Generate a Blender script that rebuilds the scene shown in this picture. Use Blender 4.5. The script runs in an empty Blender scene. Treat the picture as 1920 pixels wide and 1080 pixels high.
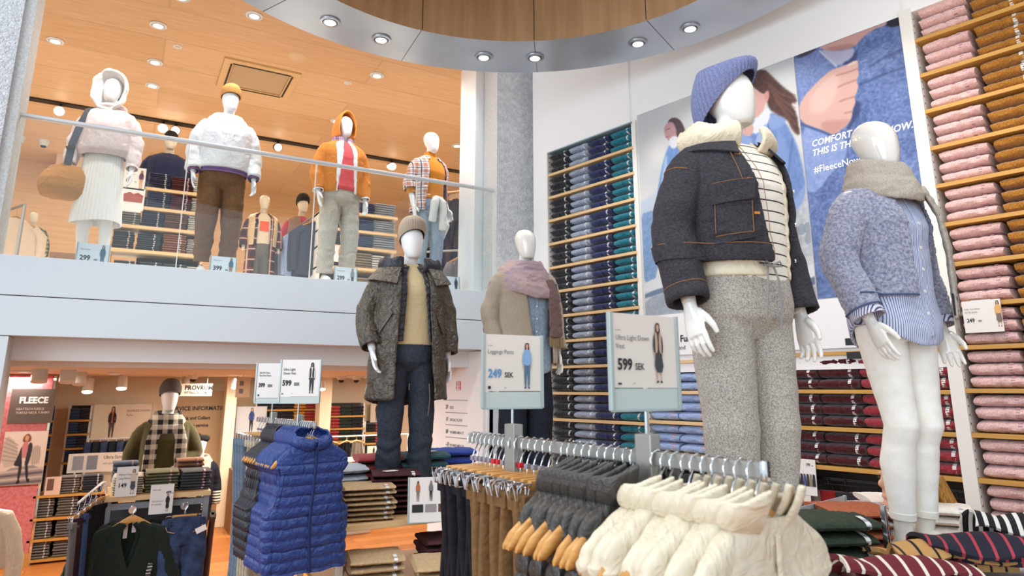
import bpy, bmesh, math, random
import numpy as np
from math import sin, cos, pi, radians, hypot, atan, atan2, sqrt
from mathutils import Vector, Matrix, noise

random.seed(7); RNG = np.random.default_rng(7)
S = bpy.context.scene
COL = S.collection

# ------------------------------------------------------------------ camera
FPX, PCX, PCY, PITCH, YAW, EYE = 1257., 960., 447., radians(12.54), radians(29.56), 2.0
cam_d = bpy.data.cameras.new('camera'); cam = bpy.data.objects.new('camera', cam_d); COL.objects.link(cam)
cam.location = (0, 0, EYE); cam.rotation_euler = (pi/2 + PITCH, 0, -YAW)
cam_d.sensor_width = 36; cam_d.lens = FPX/1920*36; cam_d.shift_x = 0; cam_d.shift_y = -(540-PCY)/1920
cam_d.clip_start = .05; cam_d.clip_end = 100
cam_d.dof.use_dof = True; cam_d.dof.focus_distance = 3.6; cam_d.dof.aperture_fstop = 4.0
S.camera = cam
# ------------------------------------------------------------------ light of the place
W = bpy.data.worlds.new('daylight'); S.world = W; W.use_nodes = True
W.node_tree.nodes['Background'].inputs[0].default_value = (.80, .91, 1.0, 1)
W.node_tree.nodes['Background'].inputs[1].default_value = 1.10
S.view_settings.view_transform = 'Standard'; S.view_settings.look = 'None'
S.view_settings.exposure = 0.13; S.view_settings.gamma = 1; S.view_settings.use_curve_mapping = False
S.cycles.use_denoising = True
S.cycles.max_bounces = 7; S.cycles.diffuse_bounces = 4; S.cycles.glossy_bounces = 3; S.cycles.transparent_max_bounces = 12
S.cycles.caustics_reflective = False; S.cycles.caustics_refractive = False; S.cycles.sample_clamp_indirect = 6
WARM = (1.0, .80, .58); NEUT = (1.0, .95, .9)
def area(name, loc, size, power, col=WARM, rot=(0, 0, 0), sizey=None):
    l = bpy.data.lights.new(name, 'AREA'); l.energy = power; l.color = col; l.size = size
    if sizey: l.shape = 'RECTANGLE'; l.size_y = sizey
    o = bpy.data.objects.new(name, l); o.location = loc; o.rotation_euler = rot; COL.objects.link(o); return o
def spot(name, loc, target, power, ang=70, col=WARM, blend=.6, r=.04):
    l = bpy.data.lights.new(name, 'SPOT'); l.energy = power; l.color = col; l.spot_size = radians(ang); l.spot_blend = blend; l.shadow_soft_size = r
    o = bpy.data.objects.new(name, l); o.location = loc
    o.rotation_euler = (Vector(target)-Vector(loc)).to_track_quat('-Z', 'Y').to_euler(); COL.objects.link(o); return o
# daylight through the glazed street front behind the camera
area('street_window_light', (-7.5, -.5, 4.0), 9, 480, (.78, .90, 1.0), (radians(86), 0, radians(-78)), 5)
# upper shop, lower shop ceilings
for x in (-2.2, .6, 3.0):
    for y in (7.6, 10.6):
        area('upper_ceiling_light', (x, y, 5.6), 1.2, 40, (1.0, .90, .78))
for x, y in ((-.4, 7.2), (.65, 6.8), (1.8, 6.9), (2.8, 6.9)): spot('added_front_spot', (x+.1, 6.22, 5.62), (x, y, 4.1), 95, 60, NEUT, .8, .08)  # spots added to brighten the balcony figures from the front
area('upper_uplight', (1, 9.5, 3.15), 5, 55, (1.0, .90, .78), (pi, 0, 0), 3)  # wide area lamp low over the upper floor, facing upwards
for x, y in ((-1.2, 7.9), (1.4, 7.9), (-1.2, 10.2), (1.4, 10.2), (3.8, 10.2)):
    area('lower_ceiling_light', (x, y, 2.12), .7, 58, (1.0, .89, .76))

# ------------------------------------------------------------------ pixel to place
def ray(x, y):
    a = (x-PCX)/FPX; b = (PCY-y)/FPX
    fw = cos(PITCH)-b*sin(PITCH); up = sin(PITCH)+b*cos(PITCH)
    return Vector((fw*sin(YAW)+a*cos(YAW), fw*cos(YAW)-a*sin(YAW), up))
O = Vector((0, 0, EYE))
def atY(x, y, Y): r = ray(x, y); return O+r*(Y/r.y)
def atZ(x, y, Z): r = ray(x, y); return O+r*((Z-EYE)/r.z)
def atD(x, y, D): r = ray(x, y); return O+r*(D/hypot(r.x, r.y))
WANG = radians(11.45); WN = Vector((cos(WANG), sin(WANG), 0)); WD = Vector((-sin(WANG), cos(WANG), 0)); WW = 4.65
def atW(x, y, w=WW):
    r = ray(x, y); p = O+r*(w/r.dot(WN)); return p.dot(WD), p.z
def wpt(t, z, d=0): return WN*(WW-d)+WD*t+Vector((0, 0, z))   # d metres in front of the long wall
# on the long wall: local x runs to the right in view, local -y out of the wall
WROT = -(pi/2-WANG)

# ------------------------------------------------------------------ materials
def lin(h):
    if isinstance(h, str):
        h = h.lstrip('#'); h = h if len(h) == 6 else ''.join(k*2 for k in h); c = [int(h[i:i+2], 16)/255 for i in (0, 2, 4)]
    else: c = list(h)
    return tuple((v/12.92 if v <= .04045 else ((v+.055)/1.055)**2.4) for v in c)+(1,)
MATS = {}
def M(name, c, rough=.8, metal=0, spec=.4, c2=None, pat=None, ps=1, duty=.5, bump=0, bs=300, bdet=3, wr=0, ws=8, sheen=0, coat=0, emit=0, alpha=1, axis='z', c3=None, ps2=None, stretch=(1, 1, 1)):
    if name in MATS: return MATS[name]
    m = bpy.data.materials.new(name); m.use_nodes = True; nt = m.node_tree; N = nt.nodes; L = nt.links
    b = N['Principled BSDF']; ci = b.inputs['Base Color']; ci.default_value = lin(c)
    b.inputs['Roughness'].default_value = rough; b.inputs['Metallic'].default_value = metal; b.inputs['Specular IOR Level'].default_value = spec
    if sheen: b.inputs['Sheen Weight'].default_value = sheen; b.inputs['Sheen Roughness'].default_value = .5
    if coat: b.inputs['Coat Weight'].default_value = coat; b.inputs['Coat Roughness'].default_value = .08
    if emit: b.inputs['Emission Color'].default_value = lin(c); b.inputs['Emission Strength'].default_value = emit
    tc = N.new('ShaderNodeTexCoord'); co = tc.outputs['Object']
    def mp(st):
        q = N.new('ShaderNodeMapping'); q.inputs['Scale'].default_value = st; L.new(co, q.inputs['Vector']); return q.outputs[0]
    def nz(scale, det=3, dist=0, vec=None):
        n = N.new('ShaderNodeTexNoise'); n.inputs['Scale'].default_value = scale; n.inputs['Detail'].default_value = det; n.inputs['Distortion'].default_value = dist
        L.new(vec or co, n.inputs['Vector']); return n.outputs['Fac']
    def ma(op, a, v=None):
        q = N.new('ShaderNodeMath'); q.operation = op
        if hasattr(a, 'links'): L.new(a, q.inputs[0])
        else: q.inputs[0].default_value = a
        if v is not None:
            if hasattr(v, 'links'): L.new(v, q.inputs[1])
            else: q.inputs[1].default_value = v
        return q.outputs[0]
    def mix(f, a, bb):
        q = N.new('ShaderNodeMix'); q.data_type = 'RGBA'; L.new(f, q.inputs['Factor'])
        for s, v in ((q.inputs[6], a), (q.inputs[7], bb)):
            if hasattr(v, 'links'): L.new(v, s)
            else: s.default_value = lin(v)
        return q.outputs[2]
    def rng(f, a, bb):
        q = N.new('ShaderNodeMapRange'); L.new(f, q.inputs[0]); q.inputs[1].default_value = a; q.inputs[2].default_value = bb; return q.outputs[0]
    def band(ax, per, dut, off=0):
        sx = N.new('ShaderNodeSeparateXYZ'); L.new(co, sx.inputs[0]); o = sx.outputs[{'x': 0, 'y': 1, 'z': 2}[ax]]
        return ma('LESS_THAN', ma('FRACT', ma('ADD', ma('DIVIDE', o, per), off+50)), dut)
    if pat == 'noise': L.new(mix(rng(nz(ps, 4, 0, mp(stretch)), .35, .65), c, c2), ci)
    elif pat == 'stripe': L.new(mix(band(axis, ps, duty), c2, c), ci)
    elif pat == 'plaid':
        p2 = ps2 or ps
        f = ma('MULTIPLY', ma('ADD', band('x', ps, duty), band('z', p2, duty)), .5)
        k = mix(f, c, c2)
        if c3: k = mix(ma('MAXIMUM', band('x', ps, .1, .3), band('z', p2, .1, .3)), k, c3)
        L.new(k, ci)
    elif pat == 'wood':
        f = rng(nz(ps, 5, .6, mp(stretch)), .3, .7); L.new(mix(f, c, c2), ci)
    elif pat == 'boards':   # planks: tone varies per board
        q = N.new('ShaderNodeTexBrick'); L.new(mp(stretch), q.inputs['Vector']); q.inputs['Scale'].default_value = ps
        q.inputs['Color1'].default_value = lin(c); q.inputs['Color2'].default_value = lin(c2); q.inputs['Mortar'].default_value = lin(c3 or c2)
        q.inputs['Mortar Size'].default_value = .004; q.inputs['Brick Width'].default_value = 1.6; q.inputs['Row Height'].default_value = .25
        f = rng(nz(3, 5, .4, mp((1, 14, 1))), .3, .7)
        k = N.new('ShaderNodeMix'); k.data_type = 'RGBA'; k.blend_type = 'MULTIPLY'; k.inputs['Factor'].default_value = .35
        L.new(q.outputs[0], k.inputs[6]); L.new(mix(f, '#ffffff', '#c9a27c'), k.inputs[7]); L.new(k.outputs[2], ci)
    prev = None
    def addb(h, st, dist):
        nonlocal prev
        q = N.new('ShaderNodeBump'); q.inputs['Strength'].default_value = st; q.inputs['Distance'].default_value = dist; L.new(h, q.inputs['Height'])
        if prev: L.new(prev, q.inputs['Normal'])
        prev = q.outputs[0]
    if wr: addb(nz(ws, 3, 1.2), wr, .03)
    if bump: addb(nz(bs, bdet), bump, .004)
    if prev: L.new(prev, b.inputs['Normal'])
    MATS[name] = m; return m
def fleece(name, c, c2): return M(name, c, rough=.95, spec=.1, c2=c2, pat='noise', ps=90, bump=.9, bs=160, sheen=.3)
def knit(name, c, c2=None): return M(name, c, rough=.9, spec=.15, c2=c2 or c, pat='noise', ps=260, bump=.5, bs=400, wr=.25, ws=9, sheen=.2)
def cotton(name, c, c2=None, wr=.35): return M(name, c, rough=.85, spec=.2, c2=c2 or c, pat='noise', ps=60, bump=.15, bs=500, wr=wr, ws=9)
def nylon(name, c, wr=.6, ws=14, rough=.38): return M(name, c, rough=rough, spec=.5, wr=wr, ws=ws)
# ------------------------------------------------------------------ mesh building
class MB:
    def __init__(s): s.v = []; s.f = []; s.mi = []; s.cur = 0; s.T = None
    def pv(s, p):
        p = Vector(p)
        if s.T is not None: p = s.T @ p
        s.v.append(p); return len(s.v)-1
    def face(s, idx): s.f.append(tuple(idx)); s.mi.append(s.cur)
    def quad(s, a, b, c, d): s.face([s.pv(a), s.pv(b), s.pv(c), s.pv(d)])
    def poly(s, pts): s.face([s.pv(p) for p in pts])
    def box(s, c, sz, bev=0, rot=None):
        bm = bmesh.new(); bmesh.ops.create_cube(bm, size=1)
        for v in bm.verts: v.co = Vector((v.co.x*sz[0], v.co.y*sz[1], v.co.z*sz[2]))
        if bev: bmesh.ops.bevel(bm, geom=bm.edges[:], offset=min(bev, min(sz)*.49), segments=2, affect='EDGES', profile=.6)
        s.addbm(bm, c, rot)
    def addbm(s, bm, c=(0, 0, 0), rot=None):
        base = len(s.v); c = Vector(c); bm.verts.index_update()
        for v in bm.verts:
            q = v.co.copy()
            if rot is not None: q = rot @ q
            s.pv(q+c)
        for f in bm.faces: s.face([base+v.index for v in f.verts])
        bm.free()
    def grid(s, fn, nu, nv, cu=False, cv=False):
        base = len(s.v)
        for j in range(nv+(0 if cv else 1)):
            for i in range(nu+(0 if cu else 1)): s.pv(fn(i/nu, j/nv))
        w = nu+(0 if cu else 1); h = nv+(0 if cv else 1)
        for j in range(nv):
            for i in range(nu):
                i2 = (i+1) % w; j2 = (j+1) % h
                s.face((base+j*w+i, base+j*w+i2, base+j2*w+i2, base+j2*w+i))
        return base, w, h
    def cap(s, idx, rev=False): s.face(idx[::-1] if rev else idx)
    def loft(s, rings, close=True, caps=True):
        n = len(rings[0]); ids = [[s.pv(p) for p in r] for r in rings]
        for a, b in zip(ids, ids[1:]):
            for i in range(n if close else n-1):
                k = (i+1) % n; s.face((a[i], a[k], b[k], b[i]))
        if caps and close: s.face(ids[0][::-1]); s.face(ids[-1])
    def tube(s, pts, r, n=10, caps=True, flat=1.0, up=None):
        pts = [Vector(p) for p in pts]; rs = r if isinstance(r, (list, tuple)) else [r]*len(pts)
        rings = []; prevx = None
        for i, p in enumerate(pts):
            d = (pts[min(i+1, len(pts)-1)]-pts[max(i-1, 0)]); d = d.normalized() if d.length > 1e-9 else Vector((0, 0, 1))
            if prevx is None:
                a = Vector(up) if up else (Vector((1, 0, 0)) if abs(d.x) < .9 else Vector((0, 1, 0)))
            else: a = prevx
            x = (a-d*a.dot(d)).normalized(); y = d.cross(x); prevx = x
            ri = rs[i]; rx, ry = ri if isinstance(ri, (tuple, list)) else (ri, ri*flat)
            rings.append([p+x*(rx*cos(2*pi*k/n))+y*(ry*sin(2*pi*k/n)) for k in range(n)])
        s.loft(rings, True, caps)
    def lathe(s, prof, n=24, c=(0, 0, 0), axis='z'):
        c = Vector(c); rings = []
        for r, h in prof:
            rings.append([c+Vector((r*cos(2*pi*k/n), r*sin(2*pi*k/n), h)) for k in range(n)])
        s.loft(rings)
    def ell(s, c, r, n=14, m=9):
        c = Vector(c)
        s.loft([[c+Vector((r[0]*max(sin(pi*j/m), .02)*cos(2*pi*k/n), r[1]*max(sin(pi*j/m), .02)*sin(2*pi*k/n), -r[2]*cos(pi*j/m))) for k in range(n)] for j in range(m+1)])
    def prism(s, pts, d, axis='y'):
        """outline in (x,z), extruded along y by d (front at y=0)"""
        a = [s.pv((p[0], 0, p[1])) for p in pts]; b = [s.pv((p[0], d, p[1])) for p in pts]
        s.face(a); s.face(b[::-1]); n = len(pts)
        for i in range(n): k = (i+1) % n; s.face((a[i], b[i], b[k], a[k]))
    def mesh(s, name):
        me = bpy.data.meshes.new(name); me.from_pydata([tuple(v) for v in s.v], [], s.f)
        return me
    def build(s, name, mats, parent=None, smooth=True, remesh=0, sm=0, disp=None, subd=0, recalc=False, thick=0, ang=40, deci=0):
        if not isinstance(mats, (list, tuple)): mats = [mats]
        me = s.mesh(name)
        for m in mats: me.materials.append(m)
        if len(mats) > 1: me.polygons.foreach_set('material_index', s.mi)
        if remesh or sm or subd or thick or deci:
            if remesh or recalc or thick:
                bm = bmesh.new(); bm.from_mesh(me); bmesh.ops.remove_doubles(bm, verts=bm.verts, dist=1e-5)
                bmesh.ops.recalc_face_normals(bm, faces=bm.faces); bm.to_mesh(me); bm.free()
            o = bpy.data.objects.new('tmp', me); COL.objects.link(o)
            if thick: k = o.modifiers.new('s', 'SOLIDIFY'); k.thickness = thick; k.offset = 0
            if subd: k = o.modifiers.new('d', 'SUBSURF'); k.levels = subd; k.render_levels = subd
            if remesh: k = o.modifiers.new('r', 'REMESH'); k.mode = 'VOXEL'; k.voxel_size = remesh; k.use_smooth_shade = True
            if sm: k = o.modifiers.new('m', 'SMOOTH'); k.factor = .5; k.iterations = sm
            if deci: k = o.modifiers.new('e', 'DECIMATE'); k.ratio = deci
            dg = bpy.context.evaluated_depsgraph_get(); dg.update()
            me2 = bpy.data.meshes.new_from_object(o.evaluated_get(dg)); bpy.data.objects.remove(o); bpy.data.meshes.remove(me)
            me = me2; me.name = name
            if not me.materials:
                for m in mats: me.materials.append(m)
        if disp is not None:
            n = len(me.vertices); co = np.empty(n*3); me.vertices.foreach_get('co', co); co = co.reshape(-1, 3)
            no = np.empty(n*3); me.vertices.foreach_get('normal', no); no = no.reshape(-1, 3)
            d = disp(co, no)
            co = co+(no*d[:, None] if d.ndim == 1 else d); me.vertices.foreach_set('co', co.ravel()); me.update()
        if recalc and not (remesh or sm or subd or thick):
            bm = bmesh.new(); bm.from_mesh(me); bmesh.ops.recalc_face_normals(bm, faces=bm.faces); bm.to_mesh(me); bm.free()
        if smooth:
            me.polygons.foreach_set('use_smooth', [True]*len(me.polygons))
            if ang and not remesh:
                try: me.set_sharp_from_angle(angle=radians(ang))
                except Exception: pass
        ob = bpy.data.objects.new(name, me); COL.objects.link(ob)
        if parent is not None: ob.parent = parent
        return ob
def pn(co, s, seed=0, st=(1, 1, 1)):
    """smooth noise in -1..1 at each row of co"""
    return np.array([noise.noise(Vector((p[0]*s*st[0]+seed*7.3, p[1]*s*st[1]-seed*3.1, p[2]*s*st[2]+seed))) for p in co])
def wrinkle(amp=.006, s=7, seed=0, st=(1, 1, .6)):
    def f(co, no):
        a = pn(co, s, seed, st); b = pn(co, s*2.3, seed+5, st)
        return amp*((1-np.abs(a)*2)*.6+b*.4)
    return f
def tag(o, label, cat, group=None, kind=None):
    if label: o['label'] = label
    if cat: o['category'] = cat
    if group: o['group'] = group
    if kind: o['kind'] = kind
    return o
def thing(name, label, cat, loc=(0, 0, 0), rotz=0, group=None):
    o = bpy.data.objects.new(name, None); COL.objects.link(o); o.empty_display_size = .1
    o.location = loc; o.rotation_euler = (0, 0, rotz); return tag(o, label, cat, group)
def struct(o): o['kind'] = 'structure'; return o
def dup(root, loc, rotz=0, label=None, group=None, mats=None, scale=None, rot=None):
    """a copy of a thing with copies of its parts and sub-parts"""
    r = root.copy(); COL.objects.link(r); r.location = loc; r.rotation_euler = rot or (0, 0, rotz)
    if scale: r.scale = scale if isinstance(scale, (tuple, list)) else (scale,)*3
    if label: r['label'] = label
    if group: r['group'] = group
    def swap(o):
        if mats and o.type == 'MESH':
            for k, m in mats.items():
                for i, sl in enumerate(o.material_slots):
                    if o.data.materials[i] and o.data.materials[i].name == k:
                        sl.link = 'OBJECT'; sl.material = m
    swap(r)
    for ch in list(root.children):
        c = ch.copy(); COL.objects.link(c); c.parent = r; swap(c)
        for g in list(ch.children):
            d = g.copy(); COL.objects.link(d); d.parent = c; swap(d)
    return r
ORD = ['first', 'second', 'third', 'fourth', 'fifth', 'sixth', 'seventh', 'eighth', 'ninth', 'tenth', 'eleventh', 'twelfth', 'thirteenth', 'fourteenth', 'fifteenth', 'sixteenth']
def text(mb, s, size, org, bold=0, sx=1, align='LEFT', T=None):
    """flat lettering in the xz plane of mb (facing -y); org = (x, y, z) of the baseline start"""
    c = bpy.data.curves.new('t', 'FONT'); c.body = s; c.size = size; c.align_x = align; c.offset = bold; c.resolution_u = 2; c.fill_mode = 'FRONT'
    o = bpy.data.objects.new('t', c); COL.objects.link(o); dg = bpy.context.evaluated_depsgraph_get(); dg.update()
    me = bpy.data.meshes.new_from_object(o.evaluated_get(dg)); bpy.data.objects.remove(o); bpy.data.curves.remove(c)
    base = len(mb.v)
    for v in me.vertices: mb.pv((org[0]+v.co.x*sx, org[1], org[2]+v.co.y))
    for p in me.polygons: mb.face([base+i for i in p.vertices])
    bpy.data.meshes.remove(me)
# ------------------------------------------------------------------ common materials
m_wall = M('white_paint', '#eeeeee', .6); m_fascia = M('fascia_paint', '#d3dce2', .5)
m_warmwall = M('cream_paint', '#e9d9bd', .7)
m_conc = M('rough_concrete', '#d8dadd', .95, c2='#eeeff1', pat='noise', ps=22, bump=1, bs=60, wr=.8, ws=45)
m_conc2 = M('smooth_concrete', '#c4c6c6', .9, c2='#dcdddb', pat='noise', ps=60, bump=.4, bs=120)
m_ceil = M('wood_ceiling', '#dfb88e', .55, c2='#d3a87c', pat='boards', ps=.36, c3='#cda57c', spec=.3)
m_floor = M('floor_boards', '#c98646', .4, c2='#a9662e', pat='boards', ps=1.1, c3='#7a451f')
m_shelf = M('shelf_wood', '#e2c295', .5, c2='#d8b481', pat='wood', ps=5, stretch=(.6, 12, 25))
m_shelfd = M('shelf_wood_warm', '#c99a4e', .5, c2='#bb8b42', pat='wood', ps=5, stretch=(.6, 12, 25))
m_metal = M('brushed_steel', '#b9bec4', .28, metal=1); m_chrome = M('chrome', '#d5d8dc', .12, metal=1)
m_ring = M('ring_panel', '#c6d1dc', .30, metal=.6, c2='#bac6d2', pat='noise', ps=2.0, stretch=(1, 1, 1))
m_drum = M('bronze_panel', '#c9a67c', .5, metal=.1, c2='#b8946a', pat='noise', ps=3, stretch=(4, 4, .3))
m_frame = M('white_metal', '#e6e4de', .45); m_black = M('black_plastic', '#121212', .5); m_dark = M('dark_panel', '#33302d', .7)
m_lamp = M('lamp_glow', '#fff4e2', emit=6); m_lampc = M('lamp_glow_cool', '#fffaf0', emit=9)
m_white = M('white_card', '#e9e6e2', .6); m_trimw = M('lamp_trim', '#d9d9d6', .35)
def glass():
    m = bpy.data.materials.new('clear_glass'); m.use_nodes = True; nt = m.node_tree; N = nt.nodes
    N.remove(N['Principled BSDF']); t = N.new('ShaderNodeBsdfTransparent'); g = N.new('ShaderNodeBsdfGlossy'); g.inputs['Roughness'].default_value = .02
    t.inputs[0].default_value = (.965, .985, .98, 1)
    f = N.new('ShaderNodeValue'); f.outputs[0].default_value = .05; x = N.new('ShaderNodeMixShader')
    nt.links.new(f.outputs[0], x.inputs[0]); nt.links.new(t.outputs[0], x.inputs[1]); nt.links.new(g.outputs[0], x.inputs[2]); nt.links.new(x.outputs[0], N['Material Output'].inputs[0]); return m
m_glass = glass()
def slab(name, lo, hi, mat, bev=0):
    b = MB(); c = [(lo[i]+hi[i])/2 for i in range(3)]; b.box(c, [hi[i]-lo[i] for i in range(3)], bev); return struct(b.build(name, mat, smooth=False))
LAND = .4; UP = 2.95; UC = 5.7
# ------------------------------------------------------------------ shell
slab('floor', (-8, 4.5, -.1), (7, 13.6, 0), m_floor)
slab('floor_landing', (-4, -6, 0), (6.5, 5.5, LAND), m_floor)
slab('floor_upper', (-8, 6.28, 2.2), (7, 13.6, UP), m_wall)
f = MB(); f.box((-.72, 6.14, 2.804), (8.6, .28, .292), .004); f.box((-.72, 6.142, 2.509), (8.6, .276, .286), .004); f.box((-.72, 6.2, 2.655), (8.6, .12, .02))
struct(f.build('trim_fascia', m_fascia, smooth=False))
slab('ceiling_lower', (-8, 6.5, 2.16), (7, 13.6, 2.2), M('pale_ceiling', '#e8dcd2', .7))
slab('ceiling_upper', (-8, 6.05, UC), (7, 13.6, UC+.1), m_ceil)
slab('wall_back_upper', (-8, 13.3, UP), (7, 13.6, UC), M('wood_wall', '#dbb183', .6, c2='#cfa273', pat='wood', ps=3, stretch=(.5, 1, 8)))
slab('wall_left_upper', (-6.2, 6.3, UP), (-6, 13.3, UC), m_warmwall)
slab('wall_right_upper', (5.2, 6.3, UP), (5.4, 13.3, UC), m_warmwall)
slab('wall_back_lower', (-8, 12.2, 0), (7, 12.4, 2.16), m_warmwall)
slab('wall_left_lower', (-4.2, 6.36, 0), (-4, 12.2, 2.16), m_warmwall)
slab('wall_front_left', (-4.2, 6.0, 0), (-.75, 6.36, 2.36), m_fascia)
slab('wall_right_lower', (6.6, 6.3, 0), (6.8, 12.2, 2.16), m_warmwall)
slab('wall_front_right', (3.16, 6.02, 0), (3.9, 6.3, 2.36), m_fascia)
# pillars
b = MB(); b.box((-2.2, 6.15, (UP+6.4)/2), (2.44, .4, 6.4-UP)); p = struct(b.build('pillar_left', m_conc, smooth=False))
b = MB(); b.box((-.945, 6.16, (UP+6.4)/2), (.07, .36, 6.4-UP)); struct(b.build('trim_pillar', m_conc2, smooth=False))
slab('pillar_right', (3.25, 6.02, UP), (4.0, 6.34, 6.4), m_conc)
slab('trim_pillar_side', (3.235, 6.03, UP), (3.25, 6.34, 6.4), m_conc2)
slab('pillar_white', (3.13, 6.35, UP), (4.2, 6.75, 6.4), m_wall)
# glass balustrade of the upper floor
bx = [-.9, .28, 1.36, 2.36, 3.24]
for i, (a, c) in enumerate(zip(bx, bx[1:])):
    g = thing('glass_balustrade', f'clear frameless glass balustrade panel on the balcony edge, {ORD[i]} from the rough pillar', 'glass panel', ((a+c)/2, 6.1, UP), 0, 'balcony glass panels')
    q = MB(); q.box((0, 0, .55), (c-a-.012, .014, 1.08)); q.build('pane', m_glass, g, smooth=False)
    q = MB()
    q.box(((c-a)/2-.004, 0, .55), (.008, .016, 1.08)); q.build('edge_strip', m_frame, g, smooth=False)
r = MB(); r.tube([(-.93, 6.1, 4.06), (3.26, 6.1, 4.06)], .021, 12); tag(r.build('handrail', M('rail_pale', '#dde1e4', .35, metal=.4)), 'slim round steel handrail along the top of the balcony glass', 'handrail')
# ------------------------------------------------------------------ long display wall
def wallbox(name, t0, t1, z0, z1, d0, d1, mat, parent=None, bev=0, kind=True):
    b = MB(); c = wpt((t0+t1)/2, (z0+z1)/2, (d0+d1)/2)
    b.box(c, (t1-t0, d1-d0, z1-z0), bev, Matrix.Rotation(WROT, 3, 'Z'))
    o = b.build(name, mat, parent, smooth=False)
    if kind: struct(o)
    return o
ZT = 4.40
wallbox('wall_right', -3, 5.0, LAND, 6.4, -.5, -.37, M('unit_back', '#4a4641', .8))
wallbox('wall_right_end', 4.79, 5.0, LAND, 6.4, -.37, 0, m_wall)
wallbox('wall_right_header', 3.68, 4.79, ZT, 6.4, -.37, 0, m_wall)
wallbox('wall_right_poster_zone', 1.345, 3.68, 2.12, 6.4, -.37, -.012, m_wall)
wallbox('wall_right_top', -3, 1.345, 4.44, 6.4, -.37, 0, m_wall)
# ring soffit
RC = Vector((1.62, 2.78, 4.75)); RI, RO = 1.745, 2.315
def arc(r, n=160): return [(RC.x+r*cos(2*pi*k/n), RC.y+r*sin(2*pi*k/n)) for k in range(n)]
b = MB(); b.loft([[(x, y, z) for x, y in arc(r)] for r, z in ((RI, 4.75), (RO, 4.75), (RO, 5.1), (RI, 5.1), (RI, 4.75))], True, False)
struct(b.build('ceiling_ring', m_ring, ang=30))
b = MB(); b.loft([[(x, y, z) for x, y in arc(r)] for r, z in ((RI-.004, 4.74), (RI-.004, 6.4), (RI-.1, 6.4))], True, False); b.poly([(x, y, 6.39) for x, y in arc(RI-.01)])
struct(b.build('ceiling_drum', m_drum, ang=30))
b = MB()
for k in range(12):
    a = 2*pi*k/12+.45; b.box((RC.x+(RI-.006)*cos(a), RC.y+(RI-.006)*sin(a), 5.5), (.004, .004, 1.5))
    b.box((RC.x+(RI+RO)/2*cos(a), RC.y+(RI+RO)/2*sin(a), 4.7495), (RO-RI, .004, .002), 0, Matrix.Rotation(a, 3, 'Z'))
struct(b.build('trim_ring_joints', m_dark, smooth=False))
def downlight(name, label, loc, r, glow, group, tilt=0, rim=m_trimw):
    t = thing(name, label, 'ceiling light', loc, 0, group)
    q = MB(); q.lathe([(r*.70, -.001), (r*.74, -.012), (r*.98, -.010), (r, 0), (r*.70, .02)], 28); q.build('trim_ring', rim, t)
    q = MB(); q.lathe([(r*.50, .004), (r*.54, -.016), (r*.66, -.014), (r*.70, .006)], 28); q.build('inner_ring', rim, t)
    q = MB(); q.lathe([(.001, -.006), (r*.5, -.004), (r*.5, .006)], 24); o = q.build('lamp', glow, t); return t
names = ['first', 'second', 'third', 'fourth', 'fifth', 'sixth']
for i, px in enumerate([(619, 40), (715, 73), (907, 106), (1003, 107), (1196, 80), (1294, 52)]):
    p = atZ(*px, 4.748); downlight('ring_downlight', f'round recessed downlight in the metal ceiling ring, {names[i]} counting from the balcony pillar end', p, .078, m_lampc, 'downlights in the metal ring', rim=m_metal)
    if i % 2 == 0: pass
for k in range(20):
    a = radians(18*k+8)
    spot('ring_lamp_light', (RC.x+2.03*cos(a), RC.y+2.03*sin(a), 4.72), (RC.x+2.03*cos(a), RC.y+2.03*sin(a), 0), 26, 118, NEUT)
# ------------------------------------------------------------------ upper ceiling fittings
up_l = [(104, 76, 'above the handbag'), (297, 47, 'top of the row of three'), (291, 116, 'in the middle of the row of three'), (286, 160, 'closest to the black track, above the pale skirt'), (477, 29, 'beside the metal ring'), (707, 141, 'above the orange hood'), (340, -6, 'cut by the upper frame edge'), (631, 227, 'half behind the orange hood'), (857, 273, 'by the white column')]
for x, y, w in up_l:
    downlight('wood_ceiling_downlight', f'round white downlight in the wooden ceiling, {w}', atZ(x, y, UC-.002), .085, m_lamp, 'downlights in the wooden ceiling')
t = thing('ceiling_speaker', 'flat round cream speaker disc in the wooden ceiling', 'speaker', atZ(560, 107, UC)); q = MB(); q.lathe([(.001, -.012), (.10, -.012), (.115, 0)], 30); q.build('grille', M('speaker_cloth', '#d8b58c', .8), t)
for x, y, w in ((333, 87, 'near the row of three downlights'), (652, 155, 'between air vent and orange hood')):
    t = thing('fire_sprinkler', f'small white sprinkler head in the wooden ceiling {w}', 'sprinkler', atZ(x, y, UC)); q = MB(); q.lathe([(.001, -.02), (.02, -.02), (.022, -.008), (.045, -.006), (.045, 0)], 18); q.build('head', m_trimw, t)
# air conditioning cassette
t = thing('air_vent', 'square beige air conditioning cassette set in the wooden ceiling', 'air vent', (1.045, 8.17, UC))
q = MB()
for sx, sy, wx, wy in ((0, -.375, .86, .11), (0, .375, .86, .11), (-.375, 0, .11, .64), (.375, 0, .11, .64)): q.box((sx, sy, -.012), (wx, wy, .03), .006)
q.build('frame', M('vent_frame', '#d8b07c', .5), t, smooth=False)
q = MB(); q.box((0, 0, -.004), (.63, .63, .012)); q.build('grille', M('vent_grille', '#b89a74', .7), t, smooth=False)
q = MB()
for s in (-1, 1): q.box((0, s*.345, -.03), (.66, .02, .006)); q.box((s*.345, 0, -.03), (.02, .66, .006))
q.build('air_slot', m_black, t, smooth=False)
q = MB(); q.box((.0, 10.22, UC-.008), (9.6, .13, .02)); tag(q.build('ceiling_track', m_black, smooth=False), 'long black lighting track slot across the wooden ceiling', 'light track')
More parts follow.
